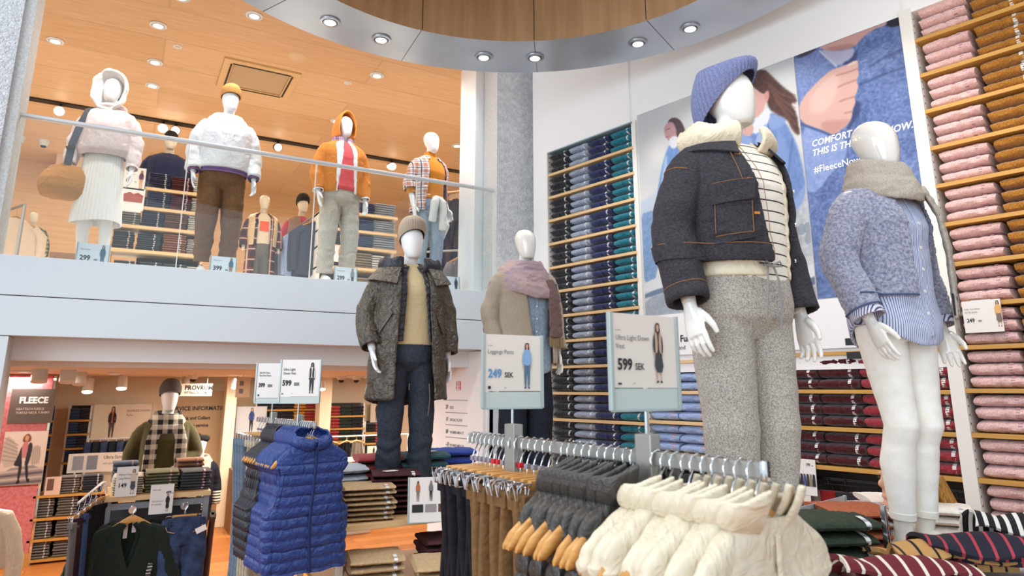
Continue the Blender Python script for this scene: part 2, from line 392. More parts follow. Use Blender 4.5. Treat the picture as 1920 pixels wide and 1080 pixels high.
trk = [(110, 197, 'beside the rough pillar', 1), (307, 228, 'above the navy sweater', 1), (525, 268, 'above the puffer vest figure', 0), (743, 303, 'left of the plaid shirt figure', 1), (330, 238, 'small one by the navy sweater', 0)]
for x, y, w, on in trk:
    P = atZ(x, y, UC-.1); t = thing('track_spotlight', f'round spotlight hanging from the black track {w}', 'spotlight', (P.x, 10.22, UC), 0, 'spotlights on the black track')
    q = MB(); q.tube([(0, 0, -.01), (0, 0, -.05)], .012); q.build('stem', m_black, t)
    q = MB(); q.tube([(0, .06, -.09), (0, -.05, -.13)], [.06, .065], 18); q.build('housing', m_trimw if on else m_black, t)
    q = MB(); q.tube([(0, -.051, -.1304), (0, -.054, -.1315)], .054, 18); q.build('lamp', m_lampc, t)
# pale light box panels on the upper back wall
for i, (x0, y0, x1, y1) in enumerate([(110, 270, 245, 348)]):
    a = atY(x0, y0, 12.6); c = atY(x1, y1, 12.6); slab('trim_light_panel', (a.x, 12.6, c.z-.05), (c.x, 13.3, UC), M('pale_panel', '#e2c3a0', .6))
    q = MB(); q.box(((a.x+c.x)/2, 12.58, c.z-.06), (c.x-a.x, .03, .03)); o = q.build('cove_lamp', m_lamp, smooth=False); tag(o, 'thin glowing cove lamp under the pale panel on the upper back wall', 'cove light')
for x, y, w in ((82, 270, 'nearest the rough pillar'), (30, 300, 'beside the first'),):
    P = atY(x, y, 12.0); t = thing('dome_camera', f'small dark dome camera under the upper ceiling, {w}', 'camera', (P.x, 12.0, UC)); q = MB(); q.lathe([(.001, -.1), (.05, -.085), (.065, -.04), (.075, 0)], 18); q.build('housing', m_trimw, t); q = MB(); q.lathe([(.001, -.118), (.03, -.108), (.045, -.085), (.03, -.08)], 14); q.build('dome', m_black, t)
# ------------------------------------------------------------------ folded goods
def folded_mb(w, d, h, n=3.0, seam=.0, ends=.55, nu=26, na=22, layers=0, seed=0, sag=.0):
    """one folded garment: rounded fold at the front (y=0), running along x, resting on z=0"""
    b = MB(); rings = []
    for i in range(nu+1):
        u = i/nu*2-1; e = (1-abs(u)**9)**.45 if abs(u) < 1 else 0; e = max(e, ends)
        g = 1-seam*math.exp(-((u-.05)/.045)**2); x = u*w/2
        hh = h/2*(e*.5+.5)*g; dd = d/2*(1-.03*(1-e)); ring = []
        for k in range(na):
            a = 2*pi*k/na; c, s_ = cos(a), sin(a); p = 2/n
            yy = math.copysign(abs(c)**p, c); zz = math.copysign(abs(s_)**p, s_)
            ring.append((x+.006*sin(seed*3+zz*2)*e, d/2-yy*dd*(.97+.03*e)+.012*(1-g)*6*max(yy, 0), h/2+zz*hh+sag*cos(u*2.2+seed)))
        rings.append(ring)
    b.loft(rings); return b
def patch_on_fold(w, d, h, x, pw, n=3.0, lo=-60, hi=62, off=.0016):
    b = MB()
    def fn(u, v):
        a = radians(lo+(hi-lo)*v); c, s_ = cos(a), sin(a); p = 2/n
        return (x+pw*(u-.5), d/2-math.copysign(abs(c)**p, c)*(d/2*.985+off), h/2+math.copysign(abs(s_)**p, s_)*(h/2+off))
    b.grid(fn, 2, 10); return b
def fold_proto(name, mat, w, d, h, n=3., seam=.1, amp=.004, seed=0, sticker=None, sx=.24, sag=.0, ends=.68, nu=26, na=22):
    t = thing(name, None, None, (0, 0, -50))
    folded_mb(w, d, h, n, seam, ends, nu, na, seed=seed, sag=sag).build('folded_body', mat, t, disp=(lambda c, m: amp*pn(c, 26, seed)+amp*.7*pn(c, 70, seed+2)) if amp else None)
    if sticker: patch_on_fold(w, d, h+.004, w*sx, .021, n).build('size_sticker', sticker, t)
    return t
PROTO = []
def protos(name, mat, **k):
    ps = [fold_proto(name, mat, seed=s, **k) for s in (1, 2, 3)]; PROTO.extend(ps); return ps
m_stick = M('size_sticker', '#e3e3e3', .3, c2='#9d9d9d', pat='stripe', ps=.013, duty=.7, axis='z')
m_stickp = M('size_sticker_clear', '#d3a7a9', .3, c2='#7a6d78', pat='stripe', ps=.016, duty=.75, axis='z')
FC = dict(black=('#17181d', '#2a2c33'), grey=('#7d8aa2', '#a9b4c6'), navy=('#182047', '#2a3669'), teal=('#0d5f72', '#1f8094'), ice=('#7f97c6', '#a9bce0'), cloud=('#8c8a8c', '#c9c6c4'), maroon=('#3a1218', '#521b22'), red=('#82262f', '#a03a44'), pink=('#cfa4a3', '#e4c3be'), brown=('#8a5a20', '#ad7730'))
PF = {k: protos('folded_fleece_jacket', fleece('fleece_'+k, *v), w=.262, d=.29, h=.077, n=2.8, seam=.09, amp=.0035, sticker=(m_stickp if k in ('pink', 'ice') else m_stick), sx=.30) for k, v in FC.items()}
def place_wall(proto, t, z, lab, grp, sc=(1, 1, 1), d=.012, tw=0):
    o = dup(proto, wpt(t, z, -d), 0, lab, grp); o['category'] = 'fleece jacket'; o.rotation_euler = (0, 0, WROT+tw); o.scale = sc; return o
PILE = ['top', 'middle', 'bottom']
def stack_wall(kind, t, zs, rowname, unit, colname, hs=.0725, nn=3, w=1.0):
    for k in range(nn):
        s = (w*random.uniform(.97, 1.0), 1, random.uniform(.90, .98))
        place_wall(random.choice(PF[kind]), t+random.uniform(-.004, .004), zs+.002+k*hs, f'{colname} folded fleece, {PILE[nn-1-k]} of its pile, {rowname} shelf down, {unit}', f'{colname} fleeces in the {unit}', s, .008+random.uniform(0, .008), random.uniform(-.02, .02))
def unit_thing(name, label, t0, t1, z0, z1, shelves, mshelf, posts, depth=.36, top=True, fr=m_frame):
    c = wpt((t0+t1)/2, z0, 0); th = thing(name, label, 'shelf unit', c); th.rotation_euler = (0, 0, WROT)
    xs = lambda t: (t0+t1)/2-t
    for z in shelves:
        q = MB(); q.box((0, depth/2-.004, z-.012-z0), (t1-t0-.004, depth, .026), .002); q.build('shelf', mshelf, th, smooth=False)
    for t, w in posts:
        q = MB(); q.box((xs(t), depth/2-.012, (z1-z0)/2), (w, depth, z1-z0), .002); q.build('upright', fr, th, smooth=False)
        q = MB(); q.box((xs(t)+w/2+.0005, .02, (z1-z0)/2), (.001, .012, z1-z0-.05)); q.build('peg_strip', M('peg_holes', '#dedbd4', .6, c2='#4a4744', pat='stripe', ps=.05, duty=.75), th, smooth=False)
    if top:
        q = MB(); q.box((0, depth/2-.006, z1-z0-.006), (t1-t0, depth, .012), .001); q.build('top_panel', M('unit_top', '#8fa9b3', .4), th, smooth=False)
    return th
ZB = [4.159-.2445*k for k in range(13)]
unit_thing('wall_shelf_unit', 'tall wall shelf unit of pale wood shelves holding black, grey, navy and teal fleeces', 3.62, 4.79, LAND, ZT, [z for z in ZB], m_shelf, [(4.782, .016), (3.632, .034)])
cols = ['black', 'grey', 'navy', 'teal']; ct = [4.628, 4.358, 4.085, 3.810]
for r, z in enumerate(ZB):
    for k, c in enumerate(cols): stack_wall(c, ct[k], z, ORD[r], 'tall blue unit', {'black': 'black', 'grey': 'heather grey', 'navy': 'navy', 'teal': 'teal'}[c], w=.985)
ZL = [2.216, 1.973, 1.735, 1.49]
unit_thing('wall_shelf_unit', 'low wall shelf unit with ice blue fleeces under the two women poster', 2.455, 3.612, LAND, 2.235, ZL, m_shelf, [(2.462, .034)], top=False)
for r, z in enumerate(ZL[1:]):
    for k, (c, nm) in enumerate((('ice', 'ice blue'), ('ice', 'pale blue second'), ('cloud', 'cloud grey'), ('cloud', 'pale grey inner'))): stack_wall(c, 3.465-.272*k, z, ORD[r], 'ice blue unit', nm)
ZM = [2.236, 1.985, 1.741, 1.49]
unit_thing('wall_shelf_unit', 'wall shelf unit of warm wood shelves with maroon and red fleeces', 1.345, 2.445, LAND, 2.25, ZM, m_shelfd, [], top=False)
for r, z in enumerate(ZM[1:]):
    for k, (c, nm) in enumerate((('maroon', 'dark maroon outer'), ('maroon', 'dark maroon inner'), ('red', 'berry red inner'), ('red', 'berry red outer'))): stack_wall(c, 2.305-.272*k, z, ORD[r], 'maroon unit', nm)
ZP = [4.24-.2497*k for k in range(14)]
unit_thing('wall_shelf_unit', 'tall wall shelf unit of warm wood shelves with pink and brown fleeces', -1.2, 1.33, LAND, 4.47, ZP, m_shelfd, [(1.335, .075)], top=False)
for r, z in enumerate(ZP):
    stack_wall('pink', 1.135, z, ORD[r], 'pink and brown unit', 'pale pink')
    if r < 11: stack_wall('brown', .845, z, ORD[r], 'pink and brown unit', 'caramel brown')
q = MB(); q.box((0, 0, 0), (1.2, .02, .02)); o = q.build('cove_lamp', m_lamp, smooth=False); o.location = wpt(.7, 4.455, -.3); o.rotation_euler = (0, 0, WROT); tag(o, 'warm strip lamp above the topmost pink fleeces', 'cove light')
area('pink_shelf_light', wpt(.9, 3.6, 1.3), 1.2, 10, (1, .8, .6), (0, radians(90), WROT-pi/2))
# ------------------------------------------------------------------ printed pictures: painted grids with a colour per cell
def vnoise(w, h, cell, seed):
    r = np.random.default_rng(seed); gw, gh = int(w/cell)+3, int(h/cell)+3; g = r.random((gh, gw)); x = np.arange(w)/cell; y = np.arange(h)/cell
    xi = x.astype(int); yi = y.astype(int); fx = (x-xi); fy = (y-yi); fx = fx*fx*(3-2*fx); fy = (fy*fy*(3-2*fy))[:, None]
    a = g[yi][:, xi]; b = g[yi][:, xi+1]; c = g[yi+1][:, xi]; d = g[yi+1][:, xi+1]
    return (a*(1-fx)+b*fx)*(1-fy)+(c*(1-fx)+d*fx)*fy
def rgb(h): h = h.lstrip('#'); return np.array([int(h[i:i+2], 16)/255 for i in (0, 2, 4)])
class Art:
    def __init__(s, w, h, bg): s.w, s.h = w, h; s.a = np.ones((h, w, 3))*rgb(bg); s.Y, s.X = np.mgrid[0:h, 0:w]; s.map = lambda p: p
    def grad(s, c0, c1): s.a = rgb(c0)*(1-s.Y[..., None]/s.h)+rgb(c1)*(s.Y[..., None]/s.h)
    def mask(s, pts):
        pts = [s.map(p) for p in pts]; ins = np.zeros((s.h, s.w), bool); n = len(pts)
        for i in range(n):
            x0, y0 = pts[i]; x1, y1 = pts[(i+1) % n]
            if abs(y1-y0) < 1e-9: continue
            ins ^= ((y0 > s.Y+.5) != (y1 > s.Y+.5)) & (s.X+.5 < (x1-x0)*(s.Y+.5-y0)/(y1-y0)+x0)
        return ins.astype(float)
    def blur(s, m, k):
        for _ in range(k):
            m = (m+np.roll(m, 1, 0)+np.roll(m, -1, 0))/3; m = (m+np.roll(m, 1, 1)+np.roll(m, -1, 1))/3
        return m
    def poly(s, pts, c, soft=0, op=1, tex=0, cell=3, c2=None, seed=1):
        m = s.mask(smooth_poly(pts)); m = (s.blur(m, soft) if soft else m)*op; col = np.ones_like(s.a)*rgb(c)
        if tex:
            nz = vnoise(s.w, s.h, cell, seed)*.65+vnoise(s.w, s.h, cell*2.3, seed+1)*.35
            col = col+(nz[..., None]-.5)*2*tex if c2 is None else rgb(c)*(1-nz[..., None])+rgb(c2)*nz[..., None]
        s.a = s.a*(1-m[..., None])+col*m[..., None]
    def line(s, pts, wd, c, soft=0, op=1):
        pts = [s.map(p) for p in pts]; m = np.zeros((s.h, s.w))
        for (x0, y0), (x1, y1) in zip(pts, pts[1:]):
            dx, dy = x1-x0, y1-y0; L = dx*dx+dy*dy+1e-9; t = np.clip(((s.X+.5-x0)*dx+(s.Y+.5-y0)*dy)/L, 0, 1)
            d = np.hypot(s.X+.5-x0-t*dx, s.Y+.5-y0-t*dy); m = np.maximum(m, np.clip(wd/2+.5-d, 0, 1))
        m = (s.blur(m, soft) if soft else m)*op; s.a = s.a*(1-m[..., None])+rgb(c)*m[..., None]
    def build(s, name, x0, z0, x1, z1, parent=None, y=0, rough=.35):
        """card from (x0, z1) top left to (x1, z0), facing -y"""
        b = MB(); b.grid(lambda u, v: (x0+(x1-x0)*u, y, z1+(z0-z1)*v), s.w, s.h)
        me = b.mesh(name); at = me.color_attributes.new('print', 'FLOAT_COLOR', 'CORNER')
        c = np.clip(s.a, 0, 1); c = np.where(c <= .04045, c/12.92, ((c+.055)/1.055)**2.4).reshape(-1, 3); c = np.repeat(np.c_[c, np.ones(len(c))], 4, 0)
        at.data.foreach_set('color', c.astype('f').ravel())
        m = MATS.get('printed_picture')
        if not m:
            m = M('printed_picture', '#ffffff', rough); n = m.node_tree.nodes.new('ShaderNodeVertexColor'); n.layer_name = 'print'
            m.node_tree.links.new(n.outputs[0], m.node_tree.nodes['Principled BSDF'].inputs['Base Color'])
        me.materials.append(m); o = bpy.data.objects.new(name, me); COL.objects.link(o); o.parent = parent; return o
def smooth_poly(pts, it=1):
    for _ in range(it):
        q = []
        for i in range(len(pts)):
            a, b = pts[i], pts[(i+1) % len(pts)]; q += [(a[0]*.75+b[0]*.25, a[1]*.75+b[1]*.25), (a[0]*.25+b[0]*.75, a[1]*.25+b[1]*.75)]
        pts = q
    return pts
# --- the two big wall posters
def wall_art(t0, t1, z0, z1, ppm, bg):
    A = Art(int((t0-t1)*ppm), int((z1-z0)*ppm), bg)
    def mp(p): t, z = atW(*p); return ((t0-t)*ppm, (z1-z)*ppm)
    A.map = mp; return A
def mount(A, name, label, t0, t1, z0, z1, d=.0):
    th = thing(name, label, 'poster', wpt((t0+t1)/2, z0, d)); th.rotation_euler = (0, 0, WROT)
    w = t0-t1; A.a = A.a*.88*.86+A.a.mean(2, keepdims=True)*.88*.14; q = MB(); q.box((0, .006, (z1-z0)/2), (w, .010, z1-z0)); q.build('board', m_white, th, smooth=False)
    A.build('print', -w/2+.001, .001, w/2-.001, z1-z0-.001, th, 0); return th
A = wall_art(3.60, 2.107, 2.60, 4.44, 190, '#dde1e4'); A.grad('#d5dade', '#e4e4e4')
nz = vnoise(A.w, A.h, 40, 3); A.a += (nz[..., None]-.5)*np.array([.10, .07, .04])
A.poly([(1190, 380), (1215, 372), (1262, 330), (1262, 400), (1190, 420)], '#c4d6ea', 6)
A.poly([(1196, 402), (1233, 392), (1237, 522), (1202, 532)], '#7ba4d6', 1, tex=.06, cell=2)
A.poly([(1236, 430), (1262, 424), (1266, 515), (1238, 520)], '#a8c3e2', 1, tex=.06, cell=2)
A.poly([(1200, 532), (1275, 505), (1278, 528), (1203, 552)], '#e7ecf0', 1); A.poly([(1203, 552), (1280, 526), (1281, 536), (1204, 562)], '#6f87ab', 1)
A.poly([(1203, 562), (1281, 536), (1285, 600), (1203, 610)], '#a9b6c6', 1, tex=.05)
A.poly([(1256, 268), (1246, 292), (1237, 330), (1230, 380), (1229, 432), (1238, 446), (1243, 540), (1256, 572), (1320, 572), (1320, 300), (1275, 272)], '#6c9bdd', 2, tex=.05, cell=4)
A.poly([(1249, 280), (1241, 330), (1234, 400), (1236, 440), (1244, 400), (1252, 320)], '#a6c5ef', 2)
A.poly([(1250, 228), (1262, 219), (1276, 224), (1286, 246), (1284, 260), (1272, 262), (1262, 240)], '#584650', 1)
A.poly([(1247, 234), (1259, 226), (1268, 240), (1269, 258), (1258, 268), (1248, 258), (1244, 244)], '#c99aa0', 1); A.line([(1249, 243), (1256, 240)], 1.2, '#6d4a55'); A.line([(1248, 257), (1255, 255)], 1.2, '#a05868')
A.poly([(1252, 262), (1267, 252), (1276, 268), (1260, 282)], '#e6ebf3', 1)
A.poly([(1470, 380), (1540, 360), (1545, 500), (1470, 520)], '#bfc7cf', 2, tex=.10, cell=4)
for i in range(14):
    x = 1472+(i*37) % 62; y = 385+(i*53) % 110; A.poly([(x, y), (x+16, y-4), (x+17, y+16), (x+1, y+20)], '#8d9aaa' if i % 2 else '#d9dde0', 0, .7)
A.poly([(1462, 516), (1545, 488), (1545, 512), (1464, 540)], '#e8ecef', 1); A.poly([(1464, 540), (1545, 512), (1545, 528), (1464, 556)], '#627798', 1); A.poly([(1464, 556), (1545, 528), (1545, 600), (1464, 620)], '#a8a7ac', 1)
coat = [(1368, 262), (1390, 236), (1420, 224), (1440, 214), (1452, 210), (1472, 226), (1492, 262), (1503, 300), (1512, 346), (1508, 376), (1488, 398), (1478, 402), (1474, 460), (1440, 520), (1380, 520), (1350, 420), (1356, 300)]
A.poly(coat, '#6285cc', 2, tex=1, cell=3, c2='#7c9ddc'); A.poly([(1455, 240), (1475, 260), (1484, 330), (1470, 392), (1462, 330)], '#86a6e2', 4, .7)
A.poly([(1478, 392), (1504, 352), (1512, 340), (1506, 384), (1486, 402)], '#93b2ea', 3, .7); A.line([(1486, 262), (1478, 330), (1462, 385)], 2, '#41609f', 2, .7); A.line([(1440, 224), (1448, 300), (1440, 400)], 2, '#41609f', 1, .8)
A.poly([(1442, 214), (1470, 216), (1476, 228), (1452, 246), (1440, 236)], '#86a4e0', 1)
A.poly([(1410, 232), (1440, 196), (1446, 212), (1438, 236), (1420, 252), (1406, 246)], '#dfe6f2', 1); A.poly([(1420, 250), (1440, 226), (1436, 262), (1428, 282), (1416, 270)], '#9db6e4', 1)
A.poly([(1398, 150), (1410, 136), (1432, 128), (1446, 140), (1468, 162), (1490, 178), (1497, 192), (1482, 192), (1494, 212), (1499, 240), (1500, 256), (1486, 244), (1476, 222), (1456, 214), (1442, 204), (1436, 180), (1418, 168)], '#6b4a42', 2, tex=1, cell=4, c2='#4a3336')
for k in range(10): A.line([(1436+k*2, 150+k*4), (1462+k*2, 170+k*6), (1492, 178+k*8)], 1.2, '#9a6a52' if k % 2 else '#5b3d39', 1, .8)
A.poly([(1400, 160), (1416, 166), (1430, 178), (1440, 170), (1443, 184), (1434, 196), (1432, 208), (1418, 222), (1406, 220), (1396, 212)], '#dba89f', 1)
A.poly([(1434, 172), (1443, 168), (1441, 186), (1434, 190)], '#d4968d', 1); A.line([(1400, 181), (1412, 178)], 1.5, '#5e3c40', 0, .9); A.line([(1400, 189), (1411, 186)], 1.2, '#6b444a', 0, .8); A.poly([(1398, 208), (1408, 207), (1406, 214), (1398, 214)], '#b5606a', 1)
A.poly([(1381, 226), (1390, 214), (1398, 210), (1400, 226), (1412, 232), (1414, 246), (1404, 258), (1386, 250)], '#dba89f', 1); A.line([(1392, 216), (1390, 236)], 1, '#b87d79'); A.line([(1398, 226), (1397, 244)], 1, '#b87d79')
A.poly([(1368, 262), (1384, 248), (1410, 258), (1412, 274), (1392, 284)], '#86a6e2', 1)
mount(A, 'wall_poster', 'large wall poster of two women in pale blue coats before a city skyline', 3.60, 2.112, 2.60, 4.44)
A = wall_art(2.107, 1.349, 2.60, 4.44, 230, '#4d68a8')
def C(*pts): return [(1480+x/3.175, 20+y/3.175) for x, y in pts]
nz = vnoise(A.w, A.h, 3.2, 5)*.6+vnoise(A.w, A.h, 6, 6)*.3+vnoise(A.w, A.h, 30, 8)*.4
A.a = rgb('#3a5496')*(1-nz[..., None])+rgb('#7a95d6')*nz[..., None]
A.poly(C((0, 280), (150, 230), (290, 330), (250, 350), (100, 520), (20, 640), (0, 640)), '#8aa2e0', 3, tex=1, cell=3, c2='#5d7ac0', seed=9)
A.poly(C((175, 225), (300, 240), (395, 215), (372, 290), (285, 335), (230, 290)), '#b4b8dd', 2); A.line(C((180, 240), (280, 330)), 3, '#d6dcf2', 1, .9); A.poly(C((300, 320), (372, 285), (395, 230), (410, 270), (370, 330)), '#3d4d7d', 3)
A.poly(C((160, 222), (240, 160), (400, 110), (580, 50), (590, 78), (480, 120), (420, 175), (385, 218), (260, 240)), '#d9a59c', 2); A.poly(C((200, 225), (390, 190), (385, 218), (260, 242)), '#b7807c', 3, .8)
A.poly(C((582, 48), (720, 0), (690, 82), (575, 104)), '#2a2937', 1); A.poly(C((20, 280), (150, 215), (165, 232), (80, 280)), '#4a4350', 2)
A.line(C((420, 440), (560, 380), (700, 330)), 4, '#334a80', 2, .7); A.line(C((480, 330), (560, 280), (690, 220)), 4, '#334a80', 2, .6)
A.poly(C((385, 520), (440, 560), (380, 680), (330, 720), (370, 640)), '#2f3f70', 4, .8)
A.poly(C((52, 565), (110, 480), (200, 390), (260, 345), (330, 326), (398, 292), (412, 306), (408, 345), (416, 378), (398, 412), (411, 450), (400, 492), (385, 512), (396, 545), (375, 590), (370, 645), (340, 682), (262, 742), (200, 715), (60, 665)), '#e3b3a8', 1)
A.poly(C((120, 520), (220, 400), (300, 370), (290, 470), (220, 600), (120, 620)), '#edc6bb', 8, .8); A.poly(C((200, 715), (262, 742), (340, 682), (370, 645), (300, 650), (180, 660)), '#c98d84', 5, .7)
for a in (((408, 345), (330, 372), (280, 385)), ((398, 412), (320, 440), (290, 455)), ((386, 512), (340, 525), (300, 540)), ((370, 600), (330, 610))): A.line(C(*a), 2.5, '#b9796f', 1, .8)
A.poly(C((335, 326), (398, 294), (408, 310), (350, 332)), '#f0cfc8', 1)
A.poly(C((62, 668), (200, 718), (262, 745), (350, 780), (330, 900), (250, 960), (170, 1080), (90, 1080)), '#7f9ade', 2, tex=1, cell=4, c2='#9db5ec', seed=12); A.line(C((60, 672), (200, 722), (262, 750)), 4, '#4a62a0', 1)
ps = mount(A, 'wall_poster', 'large wall poster of a hand closing a blue fleece collar', 2.107, 1.349, 2.60, 4.44)
def wall_text(parent, s, px, size, t_c, z0, bold=.0, sx=.9, shear=.2, mat=None, d=-.002):
    t, z = atW(*px); q = MB(); sh = Matrix.Identity(4); sh[0][2] = shear; q.T = Matrix.Translation((t_c-t, d, z-z0)) @ sh
    text(q, s, size, (0, 0, 0), bold, sx); return q.build('lettering', mat, parent, smooth=False)
m_print_w = M('white_print', '#f4f4f4', .5); m_print_k = M('black_print', '#1d1f26', .5); m_print_g = M('grey_print', '#6b6c72', .5)
tc = (2.107+1.349)/2
wall_text(ps, 'COMFORT AND', (1522, 276), .068, tc, 2.60, .0016, .86, .2, m_print_w)
wall_text(ps, 'THIS IS THE', (1523, 293.5), .068, tc, 2.60, .0016, .86, .2, m_print_w)
wall_text(ps, 'NOW.', (1661, 252.5), .068, tc, 2.60, .0016, .86, .2, m_print_w)
wall_text(ps, '#FleeceNow', (1527, 325), .072, tc, 2.60, .0006, .86, .0, m_print_w)
# white header panel under the posters
th = thing('header_board', 'white header board under the posters with cut off black lettering', 'sign', wpt(2.4, 2.255, .012)); th.rotation_euler = (0, 0, WROT)
q = MB(); q.box((0, .008, .17), (2.1, .012, .335), .001); q.build('board', M('board_white', '#e9e8ea', .45), th, smooth=False)
def ht(s, px, size, bold=0, mat=m_print_k):
    t, z = atW(*px); q = MB(); text(q, s, size, (2.4-t, -.0005, z-2.255), bold, .9); q.build('lettering', mat, th, smooth=False)
ht('Fun', (1277, 641), .075, .002); ht('n, and', (1266, 656), .05, .0)
q = MB(); t, z = atW(1597, 632)
for zz in (z-.03, z-.12): q.box((2.4-t+.04, -.0005, zz-2.255), (.16, .001, .045))
q.build('lettering', m_print_k, th, smooth=False)
for p in PROTO: pass
# ------------------------------------------------------------------ display figures and their clothes
m_plas = M('gloss_white_figure', '#e9e4dc', .16, spec=.5, coat=.6)
m_plasm = M('matt_white_figure', '#eeeeee', .42)
FEM = [(.80, .150, .105, .01), (.92, .170, .118, .012), (1.0, .152, .106, .004), (1.10, .124, .090, -.004), (1.18, .135, .1, -.012), (1.28, .152, .116, -.022), (1.36, .156, .104, -.010), (1.42, .160, .084, .0), (1.455, .140, .070, .008), (1.49, .085, .060, .014), (1.53, .056, .055, .016)]
MAL = [(.80, .155, .110, .01), (.92, .168, .118, .01), (1.0, .162, .110, .004), (1.10, .150, .102, -.002), (1.18, .160, .108, -.008), (1.28, .178, .122, -.014), (1.36, .186, .116, -.008), (1.43, .182, .090, .0), (1.465, .156, .074, .008), (1.50, .092, .064, .014), (1.54, .060, .058, .016)]
def tint(T, z): return [float(np.interp(z, [t[0] for t in T], [t[k] for t in T])) for k in (1, 2, 3)]
class Fig:
    """pose of one figure, feet at z=0, facing -y; +x is the figure's own left"""
    def __init__(s, male=False, la=None, ra=None, yaw=0, tilt=0, stance=.085, step=0, lean=0):
        s.T = MAL if male else FEM; sx = .19 if male else .165
        s.sh = {1: Vector((sx, .005, 1.425)), -1: Vector((-sx, .005, 1.425))}
        d = ((sx+.075, .03, 1.15), (sx+.095, -.05, .90))
        la = la or d; ra = ra or ((d[0]), (d[1]))
        mir = lambda q: tuple(Vector((-v[0], v[1], v[2])) for v in q)
        s.el = {1: Vector(la[0]), -1: mir(ra)[0]}; s.wr = {1: Vector(la[1]), -1: mir(ra)[1]}
        s.hip = {1: Vector((.088, .01, .90)), -1: Vector((-.088, .01, .90))}
        s.kn = {1: Vector((stance+.006, -.012+step*.5, .48)), -1: Vector((-stance-.006, -.012-step*.5, .48))}
        s.an = {1: Vector((stance, .03+step, .085)), -1: Vector((-stance, .03-step, .085))}
        s.H = Matrix.Translation((0, .0, 1.562)) @ Matrix.Rotation(yaw, 4, 'Z') @ Matrix.Rotation(tilt, 4, 'X')
    def arm(s, k, f):
        a, e, w = s.sh[k], s.el[k], s.wr[k]; l1 = (e-a).length; l2 = (w-e).length; d = f*(l1+l2)
        return a+(e-a)*(d/l1) if d <= l1 else e+(w-e)*((d-l1)/l2)
    def leg(s, k, f):
        a, e, w = s.hip[k], s.kn[k], s.an[k]; l1 = (e-a).length; l2 = (w-e).length; d = f*(l1+l2)
        return a+(e-a)*(d/l1) if d <= l1 else e+(w-e)*((d-l1)/l2)
HEADR = [(0, -.082, -.030, .030), (.008, -.094, -.006, .042), (.03, -.103, .022, .052), (.06, -.108, .048, .061), (.10, -.110, .074, .069), (.14, -.107, .092, .0745), (.175, -.096, .096, .074), (.205, -.074, .084, .064), (.225, -.046, .06, .046), (.236, -.012, .026, .018)]
def head_rings(M4, k=1.0, n=28):
    out = []
    for z, f, bk, w in HEADR:
        cy = (f+bk)/2; ry = (bk-f)/2
        out.append([M4 @ Vector((w*k*sin(2*pi*i/n), cy*k-ry*k*cos(2*pi*i/n), z*k)) for i in range(n)])
    return out
def build_body(root, P, mat, vox=.007, legs=False, head=1.0):
    b = MB(); b.loft(head_rings(P.H, head)); t = P.H.to_translation()
    b.tube([(0, .02, 1.43), (0, .018, 1.50), t+Vector((0, .0, .03))+P.H.to_3x3() @ Vector((0, -.012, 0)), t+P.H.to_3x3() @ Vector((0, -.005, .09))], [.062, .054, .049, .045], 18)
    T = [q for q in P.T if q[0] >= .9]; b.loft([[((rx-.022)*sin(2*pi*i/24), cy-(ry-.022)*cos(2*pi*i/24), z) for i in range(24)] for z, rx, ry, cy in T])
    for k in (1, -1):
        b.tube([P.sh[k]*1.0+Vector((-k*.05, 0, -.01)), P.sh[k], P.arm(k, .25), P.el[k], P.arm(k, .75), P.wr[k]], [.05, .048, .043, .037, .033, .0235], 14)
        if legs:
            b.tube([P.hip[k], P.leg(k, .25), P.kn[k], P.leg(k, .68), P.leg(k, .85), P.an[k], P.an[k]-Vector((0, 0, .03))], [.078, .07, .05, .052, .042, .034, .036], 16)
            a = P.an[k]; b.tube([a+Vector((0, .045, -.05)), a+Vector((0, .0, -.045)), a+Vector((k*.005, -.07, -.062)), a+Vector((k*.008, -.14, -.07))], [(.03, .032), (.036, .038), (.04, .024), (.03, .013)], 14)
    return b.build('body', mat, root, remesh=vox, sm=3)
_hands = {}
def hand_mesh(side, mat):
    if (side, mat.name) in _hands: return _hands[(side, mat.name)]
    b = MB(); s = side
    b.loft([[(s*rx*cos(2*pi*i/16), cy+ry*sin(2*pi*i/16), z) for i in range(16)] for z, rx, ry, cy in ((.03, .021, .024, 0), (0, .018, .025, 0), (-.03, .017, .033, .0), (-.07, .015, .040, .001), (-.1, .012, .039, .002))])
    for y, L, c0, sp in ((-.030, .071, 10, -.10), (-.0105, .081, 14, -.02), (.010, .075, 18, .05), (.0295, .058, 22, .13)):
        p = Vector((0, y, -.092)); pts = [p]; a = radians(c0*.4)
        for seg, da in ((.46, c0), (.30, c0*1.3), (.24, c0)):
            p = p+Vector((-s*sin(a), sp*cos(a)*.8, -cos(a)))*L*seg; pts.append(p); a += radians(da)
        b.tube(pts, [.0095, .0088, .0078, .0055], 10)
    b.tube([(-s*.004, -.022, -.02), (-s*.012, -.044, -.05), (-s*.02, -.056, -.08), (-s*.027, -.058, -.105)], [.014, .0125, .0105, .007], 10)
    o = b.build('hand', mat, None, remesh=.0032, sm=2); _hands[(side, mat.name)] = o.data; bpy.data.objects.remove(o); return _hands[(side, mat.name)]
def add_hands(root, P, mat, roll=(0, 0), which=(1, -1)):
    for i, k in enumerate((1, -1)):
        if k not in which: continue
        d = (P.wr[k]-P.el[k]).normalized(); z = -d; y = Vector((0, 1, 0)); y = Matrix.Rotation(k*radians(roll[i]), 3, z) @ y
        x = y.cross(z).normalized(); y = z.cross(x)
        R = Matrix((x, y, z)).transposed().to_4x4(); h = bpy.data.objects.new('hand', hand_mesh(k, mat)); COL.objects.link(h); h.parent = root
        h.matrix_local = Matrix.Translation(P.wr[k]+d*.012) @ R
